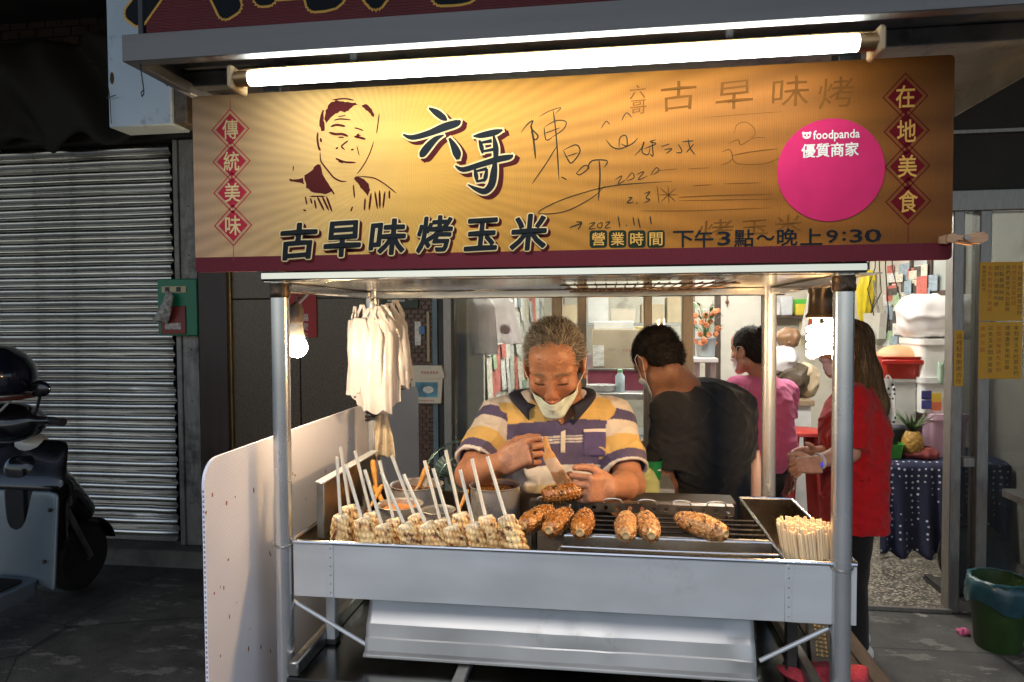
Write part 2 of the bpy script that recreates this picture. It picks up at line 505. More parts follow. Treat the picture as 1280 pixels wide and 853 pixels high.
def road_mat():
    """dark worn concrete: mottles, pale worn patches, grit, a few cracks"""
    m = bpy.data.materials.new('worn_road'); m.use_nodes = True
    n, l = m.node_tree.nodes, m.node_tree.links; b = n['Principled BSDF']; tc = n.new('ShaderNodeTexCoord')
    def nz(sc, det, st=None, rough=.6):
        q = n.new('ShaderNodeTexNoise'); q.inputs['Scale'].default_value = sc; q.inputs['Detail'].default_value = det; q.inputs['Roughness'].default_value = rough
        if st:
            mp = n.new('ShaderNodeMapping'); mp.inputs['Scale'].default_value = st; mp.inputs['Rotation'].default_value = (0, 0, .7); l.new(tc.outputs['Object'], mp.inputs[0]); l.new(mp.outputs[0], q.inputs['Vector'])
        else: l.new(tc.outputs['Object'], q.inputs['Vector'])
        return q.outputs['Fac']
    def ramp(f, p0, p1, c0, c1):
        r = n.new('ShaderNodeValToRGB'); e = r.color_ramp.elements; e[0].position, e[1].position = p0, p1; e[0].color, e[1].color = (*c0, 1), (*c1, 1); l.new(f, r.inputs[0]); return r.outputs[0]
    def mix(f, a, c, op='MIX'):
        x = n.new('ShaderNodeMix'); x.data_type = 'RGBA'; x.blend_type = op
        if isinstance(f, float): x.inputs[0].default_value = f
        else: l.new(f, x.inputs[0])
        for i, v in ((6, a), (7, c)):
            if isinstance(v, tuple): x.inputs[i].default_value = (*v, 1)
            else: l.new(v, x.inputs[i])
        return x.outputs[2]
    base = ramp(nz(6, 8), .3, .7, (.034, .035, .035), (.085, .086, .084))
    base = mix(ramp(nz(3.1, 10, (1, 2.6, 1), .72), .56, .60, (0, 0, 0), (.75, .75, .75)), base, (.17, .17, .165))
    base = mix(ramp(nz(1.7, 6, None, .55), .63, .645, (0, 0, 0), (.9, .9, .9)), base, (.26, .26, .25))
    base = mix(1.0, base, ramp(nz(210, 3), .25, .75, (.55, .55, .55), (1.45, 1.45, 1.45)), 'MULTIPLY')
    v = n.new('ShaderNodeTexVoronoi'); v.feature = 'DISTANCE_TO_EDGE'; v.inputs['Scale'].default_value = 1.1; l.new(tc.outputs['Object'], v.inputs['Vector'])
    cr_ = ramp(v.outputs['Distance'], 0, .006, (.25, .25, .25), (1, 1, 1)); base = mix(1.0, base, cr_, 'MULTIPLY')
    l.new(base, b.inputs['Base Color']); b.inputs['Roughness'].default_value = .62; b.inputs['Specular IOR Level'].default_value = .35
    bp = n.new('ShaderNodeBump'); bp.inputs['Strength'].default_value = .8; bp.inputs['Distance'].default_value = .006; l.new(nz(120, 6), bp.inputs['Height']); l.new(bp.outputs[0], b.inputs['Normal'])
    return m
asphalt = road_mat()
concrete = mat('concrete', (.10, .098, .09), .8, var=.3, scale=9, bump=.4, bscale=50)
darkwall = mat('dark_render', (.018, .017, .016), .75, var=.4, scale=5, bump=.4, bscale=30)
steel = mat('brushed_steel', (.66, .68, .70), .38, .55, var=.10, scale=4, stretch=(1, 1, 2.2), rvar=.16, dirt=(.54, .54, .53), dscale=5, damt=.1, bump=.06, bscale=9)
polem = mat('pole_steel', (.66, .67, .68), .26, .85, var=.06, scale=10, rvar=.06)
polished = mat('polished_steel', (.66, .66, .65), .13, 1.0, var=.06, scale=14, rvar=.07)
zinc = mat('galvanised_sheet', (.42, .42, .41), .42, .7, var=.22, scale=7, rvar=.14, dirt=(.10, .075, .055), dscale=6, damt=.25)
dullsteel = mat('dull_steel', (.30, .30, .29), .42, 1.0, var=.2, scale=18, rvar=.12, dirt=(.05, .045, .04), dscale=9, damt=.3)
black = mat('black_plastic', (.012, .012, .013), .45, var=.2)
rubber = mat('black_rubber', (.012, .012, .012), .75, var=.2)
alu = mat('aluminium_frame', (.26, .25, .235), .42, .7, var=.15, scale=20, stretch=(6, 6, 1))
goldalu = mat('gold_aluminium', (.55, .40, .24), .40, .35, var=.15, scale=20, stretch=(6, 6, 1))
cream = mat('cream_wall', (.58, .55, .48), .8, var=.12, scale=3, dirt=(.30, .27, .22), dscale=2.5, damt=.2)
def quad(name, p, material, parent=None, **kw):
    m = MB(); m.add(p, [tuple(range(len(p)))]); return m.build(name, material, parent, smooth=False, **kw)

quad('ground', [(-60, -60, 0), (60, -60, 0), (60, 60, 0), (-60, 60, 0)], asphalt, kind='structure')
# terrazzo floor of the shop, a little above the street
def terrazzo():
    m = bpy.data.materials.new('terrazzo'); m.use_nodes = True
    n, l = m.node_tree.nodes, m.node_tree.links; b = n['Principled BSDF']
    tc = n.new('ShaderNodeTexCoord'); v = n.new('ShaderNodeTexVoronoi'); v.inputs['Scale'].default_value = 95
    l.new(tc.outputs['Object'], v.inputs['Vector'])
    r = n.new('ShaderNodeValToRGB'); e = r.color_ramp.elements
    e[0].position = .1; e[0].color = (.03, .03, .028, 1); e[1].position = .95; e[1].color = (.38, .36, .30, 1)
    for p, c in ((.45, (.10, .095, .08, 1)), (.6, (.06, .055, .05, 1)), (.75, (.24, .22, .18, 1))):
        x = e.new(p); x.color = c
    s = n.new('ShaderNodeSeparateColor'); l.new(v.outputs['Color'], s.inputs[0]); l.new(s.outputs[0], r.inputs[0])
    l.new(r.outputs[0], b.inputs['Base Color']); b.inputs['Roughness'].default_value = .35
    return m
XL, XR, YB = X(567, YF), 2.45, 7.6
fl = MB(); fl.box(XL - .9, XR + .6, YF - .02, YB + .2, -.2, .012, .004); fl.build('shop_floor', terrazzo(), kind='structure')
pl = MB(); pl.box(-7, X(556, YF), YS - .18, YS + .4, -.2, .10, .012); pl.build('plinth', concrete, kind='structure', label='low concrete step below the shutter')

# --- building front: shutter bay wall, upper wall, side posts
XS0, XS1 = -6.5, X(222, YS)
zs0, zs1 = .105, Z(182, YS, 150)
bw = MB()
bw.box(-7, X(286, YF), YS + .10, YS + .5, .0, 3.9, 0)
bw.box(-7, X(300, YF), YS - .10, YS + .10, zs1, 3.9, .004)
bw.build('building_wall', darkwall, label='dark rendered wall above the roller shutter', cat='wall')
# fine brick courses of the upper wall, joined (each brick only a few pixels)
bk = MB(); r = rnd(4)
zz = zs1 + .42; row = 0
while zz < 3.6:
    x = -4.1 + (.06 if row % 2 else 0)
    while x < X(150, YS):
        bk.box(x, x + .112, YS - .112 - r.random() * .004, YS - .10, zz, zz + .05, .003); x += .12
    zz += .058; row += 1
bw_ob = bpy.data.objects['building_wall']
bk.build('brickwork', mat('dark_brick', (.035, .022, .018), .8, var=.4, scale=25), bw_ob, kind='stuff')
# folded tarp hanging over the shutter box
g = []
for i in range(60):
    u = i / 59; col = []
    for j in range(16):
        v = j / 15
        x = -4.4 + u * (X(225, YS) + 4.35)
        z = zs1 - .02 + v * .62 - .05 * math.sin(u * 23) * (1 - v)
        y = YS - .20 - .06 * math.sin(v * 5 + 2 * math.sin(u * 9)) - .03 * math.sin(u * 31 + v * 8)
        col.append((x, y, z))
    g.append(col)
tp = MB(); tp.grid(g); o = tp.build('tarpaulin', mat('black_tarp', (.012, .0115, .011), .75, var=.3, scale=6), angle=180,
    label='black folded tarpaulin slung above the roller shutter', cat='tarpaulin')
md = o.modifiers.new('thick', 'SOLIDIFY'); md.thickness = .004

# --- roller shutter: every slat a part
sh = thing('roller_shutter', 'closed weathered steel roller shutter with horizontal slats', 'shutter', ((XS0 + XS1) / 2, YS, zs0))
slat_mat = mat('shutter_steel', (.62, .60, .56), .28, 1.0, var=.30, scale=2.2, stretch=(.5, 8, 14), rvar=.12, dirt=(.16, .14, .12), dscale=3, damt=.45, bump=.15, bscale=5)
NS = 34; hs = (zs1 - zs0) / NS; wS = XS1 - XS0
prof = [(.006, 0.0), (.004, .003), (-.003, .005), (-.003, .009), (.004, .011), (-.006, .016), (-.015, .024), (-.020, .034), (-.021, .044), (-.018, .054), (-.010, .063), (.004, .069)]
rr = rnd(8); variants = []
for q in range(5):
    NX = 60; G = []; ph = [rr.uniform(0, 6.28) for _ in range(6)]; dents = [(rr.random(), rr.uniform(.01, .03), rr.uniform(.002, .007)) for _ in range(3)]
    for i in range(NX + 1):
        u = i / NX; dn_ = .0018 * math.sin(u * 19 + ph[0]) + .0012 * math.sin(u * 47 + ph[1]) + sum(a_ * math.exp(-((u - c_) / w_) ** 2) for c_, w_, a_ in dents)
        G.append([(-wS / 2 + u * (wS - .01), dy + dn_ * (1 if dy < 0 else .2), dz / .0705 * hs + .0008 * math.sin(u * 31 + ph[2])) for dy, dz in prof])
    pm = MB(); pm.grid(G); variants.append(pm)
objs = []
for i in range(NS):
    k = rr.randrange(5) if i >= 5 else i
    if i < 5:
        s = variants[i].build('slat', slat_mat, None, smooth=True, angle=40, base=(0, 0, 0)); s.parent = sh; objs.append(s)
    else: s = share(objs[k], 'slat', sh)
    s.location = (0, rr.uniform(-.004, .004), i * hs); s.rotation_euler = (math.radians(rr.uniform(-3.5, 3.5)), 0, 0)
back = MB(); back.box(XS0, XS1, YS + .02, YS + .04, zs0, zs1 + .1, 0); back.build('backing', black, sh)
bt = MB(); bt.box(XS0, XS1 - .01, YS - .02, YS + .012, zs0 - .003, zs0 + .03, .004); bt.build('bottom_bar', alu, sh)
guide = MB()
gx0, gx1 = X(223, YS - .06), X(250, YS - .06)
guide.box(gx0, gx0 + .035, YS - .07, YS + .05, .1, zs1 + .12, .004)
guide.box(gx0 + .035, gx1, YS - .06, YS + .05, .1, zs1 + .12, .004)
for zb in (.6, 1.0, 1.32, 1.9, 2.2): guide.lathe([(.006, 0), (.004, .004), (0, .005)], 8, (gx0 + .09, YS - .06, zb), rotm('X', 90))
gd = guide.build('shutter_guide', mat('grey_channel', (.26, .25, .235), .55, .5, var=.25, scale=8, stretch=(6, 6, 1), dirt=(.07, .055, .045), dscale=7), sh)

# --- dark end post and polished black stone panel
pp = MB(); pp.box(X(250, YF), X(286, YF), YF, YS + .12, 0, 3.2, .006)
pp.build('door_post', mat('dark_brown_paint', (.035, .017, .012), .45, var=.3, scale=6, stretch=(5, 5, .6)), label='dark brown painted post beside the shutter guide', cat='post')
st = thing('stone_cladding', 'polished black stone wall panels beside the brown post', 'wall', (X(380, YF), YF + .05, 0))
granite = mat('black_granite', (.095, .072, .048), .28, var=.35, scale=120, rvar=.05, spec=.5)
xs = [X(287, YF), X(372, YF), X(462, YF)]
for i in range(2):
    for (a, b) in ((.0, .72), (.724, 1.62), (1.624, 3.2)):
        m = MB(); m.box(xs[i] + .003, xs[i + 1] - .003, YF + .04, YF + .2, a, b, .003); m.build('panel', granite, st)
ln = MB(); ln.box(X(287, YF) - .006, X(287, YF) + .004, YF + .022, YF + .05, 0, 3.2, .001); ln.build('edge_strip', mat('brass_strip', (.5, .36, .16), .35, 1.0), st)

# --- brown mosaic pillar
tpil = thing('tiled_pillar', 'brown mosaic tiled pillar between black stone and glass front', 'pillar', (X(510, YF), YF, 0))
x0, x1 = X(463, YF), X(540, YF)
m = MB(); m.box(x0, x1, YF + .045, YF + .25, 0, 3.2, .002); m.build('core', mat('tile_grout', (.24, .21, .18), .9, var=.2), tpil)
m = MB(); zz = .01; row = 0; r = rnd(5)
while zz < 2.35:
    x = x0 + (0 if row % 2 else -.021)
    while x < x1 - .004:
        a, b = max(x, x0) + .002, min(x + .042, x1) - .002
        if b - a > .004: m.box(a, b, YF + .037 - r.random() * .002, YF + .046, zz, zz + .0215, .002)
        x += .042
    zz += .0245; row += 1
m.build('mosaic_tile', mat('brown_tile', (.095, .045, .03), .35, var=.5, scale=30, spec=.6), tpil, kind='stuff')
m = MB(); m.box(X(541, YF), X(547.5, YF), YF + .0, YF + .2, 0, 3.2, .002); m.build('blue_strip', mat('blue_grey_strip', (.13, .20, .25), .5, var=.3, scale=8), tpil)
m = MB(); m.box(X(548, YF), X(555, YF), YF + .01, YF + .2, 0, 3.2, .002); m.build('dark_strip', black, tpil)

# --- upper facade, lintel, unseen soffit extended for shade
lt = thing('facade_band', 'dark facade above the shop doors with grey steel lintel', 'wall', (1.2, YF, 2.1))
zl0, zl1 = Z(264, YF, 1240), Z(238, YF, 1240)
m = MB(); m.box(X(556, YF), 5.5, YF - .03, YF + .1, zl0, zl1, .004); m.build('lintel', alu, lt)
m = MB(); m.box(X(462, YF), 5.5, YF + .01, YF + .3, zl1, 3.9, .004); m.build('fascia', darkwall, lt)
m = MB(); m.box(X(462, YF), 5.5, YF - .012, YF + .01, zl1 + .28, zl1 + .30, .002); m.build('trim_strip', alu, lt)
m = MB(); m.box(X(1425, YF), 8.5, YF - .02, YF + .3, 0, 3.4, .004); m.build('neighbour_wall', darkwall, label='dark rendered wall past the glass sliding door', cat='wall')
m = MB(); m.box(-9, 9, -.35, YS + .4, 3.35, 3.6, .01); m.build('shade_soffit', darkwall, kind='structure', label='dark unseen soffit extended over the cart to shade the shop front')  # out of view; reaches forward over the cart to block sky and sun

# --- shop interior shell
sw = MB()
sw.box(XL - .7, XR + .6, YB, YB + .15, 0, 2.9, .004)
sw.build('shop_back_wall', cream, kind='structure')
sw = MB(); sw.box(XR, XR + .15, YF + .12, YB, 0, 2.9, .004); sw.build('shop_side_wall', cream, kind='structure')
XW = -.70
sw = MB(); sw.box(X(463, YF), XW - .1, YF + .34, YF + .45, 0, 2.9, .004); sw.build('inner_wall', cream, kind='structure')
sw = MB(); sw.box(XW - .1, XW, YF + .12, YB, 0, 2.9, .004); sw.build('shop_party_wall', cream, kind='structure')
sw = MB(); sw.box(XL - .7, XR + .6, YF + .1, YB + .15, 2.62, 2.8, .004); sw.build('shop_ceiling', cream, kind='structure')
for (lx, ly) in ((.1, 4.22), (1.25, 4.4), (.7, 6.3)):
    t = thing('ceiling_lamp', ['lit tube lamp on the shop ceiling above the cartons', 'lit tube lamp on the shop ceiling just inside the open doorway', 'lit tube lamp on the shop ceiling before the cream back door'][int(ly > 6) * 2 + int(lx > 1)], 'lamp', (lx, ly, 2.55), 'shop ceiling lamps')
    m = MB(); m.box(lx - .45, lx + .45, ly - .04, ly + .04, 2.575, 2.622, .004); m.build('housing', mat('white_enamel', (.75, .75, .73), .4), t)
    m = MB(); m.tube([(lx - .42, ly, 2.555), (lx + .42, ly, 2.555)], .015, 10); m.build('tube', mat('shop_tube', (.9, .9, .9), .5, emit=(1.0, .95, .86), estr=165), t)
# ================================================================== the cart
FX0, FX1, FY, BY = -.680, .436, 1.35, 1.88
BX0, BX1 = X(468, BY, 570), X(961, BY, 500)
ZD = .765                                  # deck
ZT, ZB = 1.033, .917                       # trough rim and bottom
ZSH = 1.578                                # shelf under the sign
cart = thing('food_cart', 'stainless steel street food cart with trough, poles, shelf and hood', 'cart', (-.12, 1.7, 0))
pole_r = .0185
for (x, y, top) in ((FX0, FY, 1.95), (FX1, FY, 1.95), (BX0, BY, 1.95), (BX1, BY, 1.95)):
    m = MB(); m.tube([(x, y, .05), (x, y, 1.0), (x, y, top)], pole_r, 20)
    p = m.build('pole', polem, cart)
    if y > 1.5:
        m = MB(); m.lathe([(.03, 0), (.03, .008), (.022, .016), (.020, .05)], 16, (x, y, ZD + .001)); m.build('collar', dullsteel, p)
for x in (FX0, FX1):                       # grimy joint under the shelf and wire tie at the trough rim
    m = MB(); m.lathe([(.0195, 0), (.0212, .004), (.0215, .012), (.0200, .016), (.0212, .024), (.0195, .030)], 16, (x, FY, ZSH - .032))
    m.build('pole_joint', mat('grimy_metal', (.10, .065, .04), .40, .8, var=.7, scale=60, bump=.5, bscale=120), cart)
    a = np.linspace(0, 2 * math.pi, 25)[:-1]
    P = np.stack([x + .0205 * np.cos(a), FY + .0205 * np.sin(a), ZT - .004 + .005 * np.sin(a)], 1)
    m = MB(); m.tube(P, .0018, 6, closed=True); m.tube([(x - .02 * np.sign(x), FY, ZT - .004), (x + .012, FY + .021, ZT), (x + .03 * (-1 if x > 0 else 1), FY + .004, ZT + .004)], .0016, 6)
    m.build('wire_tie', dullsteel, cart)
# deck with raised edge rails and channels
m = MB(); m.box(-.656, .412, 1.30, 1.93, ZD - .02, ZD, .003)
m.build('deck', mat('dark_deck_steel', (.16, .17, .165), .22, 1.0, var=.3, scale=6, rvar=.10, dirt=(.05, .045, .04), dscale=4, damt=.25), cart)
for (x0, x1) in ((-.655, -.632), (.388, .411)):
    m = MB(); m.box(x0, x1, 1.305, 1.925, ZD, ZD + .03, .003); m.build('edge_rail', dullsteel, cart)
m = MB(); m.box(-.31, -.283, 1.29, 1.80, ZD, ZD + .016, .003); m.build('channel', dullsteel, cart)
m = MB(); m.box(.185, .208, 1.29, 1.80, ZD, ZD + .016, .003); m.build('channel', dullsteel, cart)
for (x0, x1, y0, y1) in ((-.656, -.640, 1.30, 1.93), (.396, .412, 1.30, 1.93), (-.640, .396, 1.305, 1.32), (-.640, .396, 1.91, 1.925)):
    m = MB(); m.box(x0, x1, y0, y1, .28, ZD - .02, .003); m.build('skirt_panel', zinc, cart)
for x in (-.55, .30):
    for y in (1.42, 1.80):
        w = MB(); w.lathe([(.0, -.018), (.07, -.018), (.078, -.01), (.078, .01), (.07, .018), (0, .018)], 20, (x, y, .079), rotm('Y', 90)); wo = w.build('wheel', rubber, cart)
        w = MB(); w.box(x - .02, x + .02, y - .02, y + .02, .10, .285, .002); w.build('fork', dullsteel, wo)

# trough: front, ends, back, floor and dividers
tk = .0022
tr = MB(); tr.box(FX0 + .022, .334, FY - .004, FY - .004 + tk, ZB, ZT, .0006)
trough = tr.build('trough', steel, cart)
m = MB(); m.box(.3375, .463, FY - .005, FY - .005 + tk, ZB, ZT, .0006); m.build('end_panel', steel, trough)
m = MB(); m.box(FX0 + .022, .463, FY, 1.80, ZB, ZB + tk, 0); m.build('floor_plate', dullsteel, trough)
brown = mat('burnt_steel', (.26, .20, .14), .30, 1.0, var=.35, scale=10, rvar=.12, dirt=(.06, .035, .02), dscale=9, damt=.5)
m = MB(); m.box(FX0 + .022, FX0 + .022 + tk, FY, 1.80, ZB, ZT + .005, .0006); m.build('side_plate', brown, trough)
m = MB(); m.box(.461, .463, FY, 1.80, ZB, ZT + .002, .0006); m.build('side_plate', brown, trough)
m = MB(); m.box(.334, .336, FY - .003, 1.80, ZB, ZT + .003, .0006); m.build('divider', brown, trough)
m = MB(); m.box(.335, .463, 1.798, 1.80, ZB, ZT + .004, .0006); m.build('back_plate', brown, trough)
m = MB(); m.box(-.095, -.093, 1.45, 1.80, ZB, ZT - .005, .0006); m.build('divider', brown, trough)
m = MB(); m.box(-.095, .334, 1.448, 1.450, ZB, ZT + .002, .0006); m.build('grill_front', dullsteel, trough)
m = MB(); m.box(FX0 + .024, -.095, 1.798, 1.80, ZB, ZT, .0006); m.build('back_plate', brown, trough)
def rim(pts, r=.0035, name='rolled_rim', mt=polished, par=None):
    mm = MB(); mm.tube(pts, r, 8); return mm.build(name, mt, par or trough)
rim([(FX0 + .022, FY - .004, ZT), (.463, FY - .004, ZT)], .0042)
rim([(FX0 + .023, FY, ZT + .005), (FX0 + .023, 1.80, ZT + .005)])
rim([(.335, FY - .003, ZT + .003), (.335, 1.80, ZT + .004)])
rim([(.462, FY - .003, ZT + .003), (.462, 1.80, ZT + .004)])
rim([(.334, 1.799, ZT + .005), (.464, 1.799, ZT + .005)])
rim([(-.095, 1.449, ZT + .002), (.334, 1.449, ZT + .002)], .003)
rim([(-.094, 1.449, ZT + .002), (-.094, 1.80, ZT - .004)], .003)
rim([(-.10, 1.388, ZT - .002), (.1, 1.391, ZT - .004), (.335, 1.388, ZT - .002)], .0028, 'guard_wire')
rim([(-.098, FY, ZT + .002), (-.097, 1.40, ZT + .001), (-.095, 1.449, ZT + .004)], .0022, 'guard_wire', dullsteel)
# seam straps with rivets on the front
for sx in (X(411, FY, 700), .3345):
    m = MB(); m.box(sx - .0015, sx + .012, FY - .0062, FY - .004, ZB + .001, ZT - .005, .0006); s = m.build('seam_strap', steel, trough)
    for i in range(6):
        m = MB(); m.ball((sx + .006, FY - .0065, ZB + .012 + i * .0185), .0017, 8, 5); m.build('rivet', dullsteel, s)
# splash plate at the left end
m = MB(); m.box(-.640, -.634, 1.44, 1.80, ZT - .02, 1.135, .001); sp = m.build('splash_plate', brown, cart)
m = MB(); m.box(-.643, -.626, 1.432, 1.442, ZT - .02, 1.137, .001); m.build('plate_edge', dullsteel, sp)
m = MB(); m.box(-.648, -.625, 1.435, 1.80, 1.135, 1.139, .001); m.build('plate_rim', steel, sp)
soot0 = mat('sooty_post', (.05, .045, .04), .6, .5, var=.4, scale=30)
# short feet under the trough, diagonal stays
for (x, y) in ((-.622, 1.46), (.375, 1.46), (-.62, 1.76), (.375, 1.76)):
    m = MB(); m.box(x - .011, x + .011, y - .011, y + .011, ZD, ZB, .002); f = m.build('foot_post', steel if x < 0 else soot0, cart)
    m = MB(); m.box(x - .014, x + .014, y - .014, y + .014, ZD, ZD + .012, .002); m.build('rubber_foot', rubber, f)
def between(a, b, r, name, mt, par): mm = MB(); mm.tube([a, b], r, 10); return mm.build(name, mt, par)
a, b = atY(366, 751, FY + .01), atY(458, 806, 1.385); between(a, b, .0045, 'stay_rod', steel, cart)
a, b = atY(1036, 785, FY + .01), atY(950, 826, 1.385); between(a, b, .0045, 'stay_rod', steel, cart)
# ash shield: dented sheet hanging below the trough
ax0, ax1 = X(457, 1.385, 780), X(945, 1.385, 800)
pr = [(1.425, ZB), (1.412, .885), (1.398, .856), (1.390, .846), (1.386, .822), (1.3855, .8195), (1.383, .817), (1.378, .793), (1.368, .7885), (1.366, .784)]
G = []
for i in range(80):
    u = i / 79; c = []
    for j, (y, z) in enumerate(pr):
        d = .0012 * math.sin(u * 8 + j * .3) + .0008 * math.sin(u * 17 + j * .4 + 1)
        d += .005 * math.exp(-((u - .56) / .025) ** 2 - ((z - .875) / .02) ** 2) - .003 * math.exp(-((u - .64) / .03) ** 2 - ((z - .83) / .03) ** 2)
        d += .004 * math.exp(-((u - .98) / .03) ** 2) * math.sin(z * 90)
        c.append((ax0 + (ax1 - ax0) * u, y + (d if 0 < j < 8 else d * .2), z))
    G.append(c)
m = MB(); m.grid(G); o = m.build('ash_shield', mat('shield_sheet', (.40, .40, .395), .44, .6, var=.2, scale=4, rvar=.12, dirt=(.22, .18, .14), dscale=5, damt=.25), cart, angle=14)
md = o.modifiers.new('thick', 'SOLIDIFY'); md.thickness = .0015
m = MB()
for px in (468, 478, 530, 556, 592, 645, 700, 760, 850): m.ball(atY(px, 757 + (px - 468) * .045, 1.418), (.004, .0008, .0022), 8, 5)
m.build('rust_spot', mat('rust', (.07, .04, .02), .9), o, kind='stuff')

# lower shelf under the sign
warmshelf = mat('shelf_steel', (.58, .55, .50), .16, 1.0, var=.15, scale=6, rvar=.08)
wx0, wx1, wy0, wy1 = X(715, 1.8, 350), X(890, 1.8, 350), 1.48, 1.86
for (x0, x1, y0, y1) in ((-.71, wx0, FY - .01, BY + .02), (wx1, .50, FY - .01, BY + .02), (wx0, wx1, FY - .01, wy0), (wx0, wx1, wy1, BY + .02)):
    m = MB(); m.box(x0, x1, y0, y1, ZSH, ZSH + .0025, .0006); m.build('shelf_plate', warmshelf, cart)
m = MB(); m.box(FX0 - .022, FX1 + .03, FY - .042, FY - .018, ZSH + .001, ZSH + .021, .004); m.build('front_rail', polished, cart)
m = MB(); m.box(-.69, .46, BY - .012, BY + .012, ZSH - .022, ZSH, .003); m.build('back_rail', polished, cart)
for x in (-.676, .432):
    m = MB(); m.box(x - .012, x + .012, FY + .02, BY, ZSH - .02, ZSH, .003); m.build('side_rail', polished, cart)
wr = MB()
for i in range(17):
    x = wx0 + (wx1 - wx0) * i / 16; wr.tube([(x, wy0 - .01, ZSH - .004), (x, wy1 + .01, ZSH - .004)], .0016, 6)
for y in (wy0, (wy0 + wy1) / 2, wy1): wr.tube([(wx0 - .01, y, ZSH - .007), (wx1 + .01, y, ZSH - .007)], .002, 6)
wr.build('wire_rack', mat('rusty_wire', (.10, .055, .03), .6, .5, var=.4, scale=60), cart)

# hood: folded sheet with a fascia, overhanging the lamp
hx0, hx1 = -.857, .80
HZ = 1.962
m = MB()
m.box(hx0, hx1, 1.125, 1.128, HZ, HZ + .047, .0008)
hoodm = mat('hood_sheet', (.15, .15, .148), .6, .35, var=.18, scale=4, stretch=(.5, 3, 6), rvar=.12, dirt=(.12, .115, .11), dscale=4, damt=.2)
hood = m.build('hood', hoodm, cart)
m = MB(); m.box(hx0, hx1, 1.128, 2.0, HZ + .043, HZ + .047, .0008); m.build('hood_top', dullsteel, hood)
m = MB(); m.box(hx0, hx1, 1.128, 1.150, HZ, HZ + .0025, .0006); m.build('hood_lip', zinc, hood)
m = MB(); m.box(hx0, hx0 + .003, 1.128, 2.0, HZ, HZ + .045, .0006); m.build('hood_end', dullsteel, hood)
m = MB(); m.box(hx1 - .003, hx1, 1.128, 2.0, HZ, HZ + .045, .0006); m.build('hood_end', dullsteel, hood)
m = MB(); m.box(hx0 + .003, hx1 - .003, 1.30, 1.33, HZ + .012, HZ + .043, .002); m.build('hood_beam', dullsteel, hood)
m = MB(); m.box(hx0 + .003, hx0 + .022, 1.15, 2.0, HZ - .002, HZ + .02, .002); m.build('hood_beam', zinc, hood)
for (x, y) in ((FX0, FY), (FX1, FY), (BX0, BY), (BX1, BY)):
    m = MB(); m.box(x - .02, x + .02, y - .02, y + .02, 1.93, HZ + .044, .003); m.build('hood_bracket', dullsteel, hood)
# bent wire hook hanging from the hood's corner
h0 = atY(175, 77, 1.14)
P = [h0 + np.array([0, 0, .01]), h0 + np.array([.002, 0, -.02]), h0 + np.array([.006, 0, -.05]), h0 + np.array([.006, 0, -.058]), h0 + np.array([.001, .002, -.062]), h0 + np.array([-.001, .002, -.055]), h0 + np.array([.004, .002, -.05])]
m = MB(); m.tube(P, .0011, 6); m.build('wire_hook', black, cart)

# fluorescent batten below the hood
tx0, tx1 = -.632, .391
TY, TZ = 1.158, 1.931
tl = thing('fluorescent_lamp', 'long lit fluorescent tube lamp under the cart hood', 'lamp', (-.12, TY, TZ))
m = MB(); m.box(tx0 - .04, tx1 + .045, TY + .012, TY + .045, TZ + .006, TZ + .024, .003); m.build('batten', mat('yellowed_enamel', (.62, .42, .20), .4, var=.15), tl)
m = MB(); m.tube([(tx0, TY, TZ), (tx1, TY, TZ)], .0130, 16); m.build('tube', mat('lamp_tube', (.9, .9, .9), .4, emit=(.93, 1.0, 1.0), estr=12.5), tl)
for s, x in ((-1, tx0), (1, tx1)):
    m = MB(); m.tube([(x, TY, TZ), (x + s * .03, TY, TZ)], .0137, 16); m.build('end_cap', mat('aged_brass', (.30, .19, .09), .35, .8, var=.3, scale=40), tl)
    m = MB(); m.box(x + s * .026, x + s * .038, TY - .015, TY + .04, TZ - .019, TZ + .022, .004); m.build('lamp_holder', mat('yellow_holder', (.5, .36, .20), .4), tl)
for x in (-.45, .2):
    m = MB(); m.box(x - .006, x + .006, TY + .025, TY + .04, TZ + .022, HZ + .044, .002); m.build('bracket', darkwall, tl)
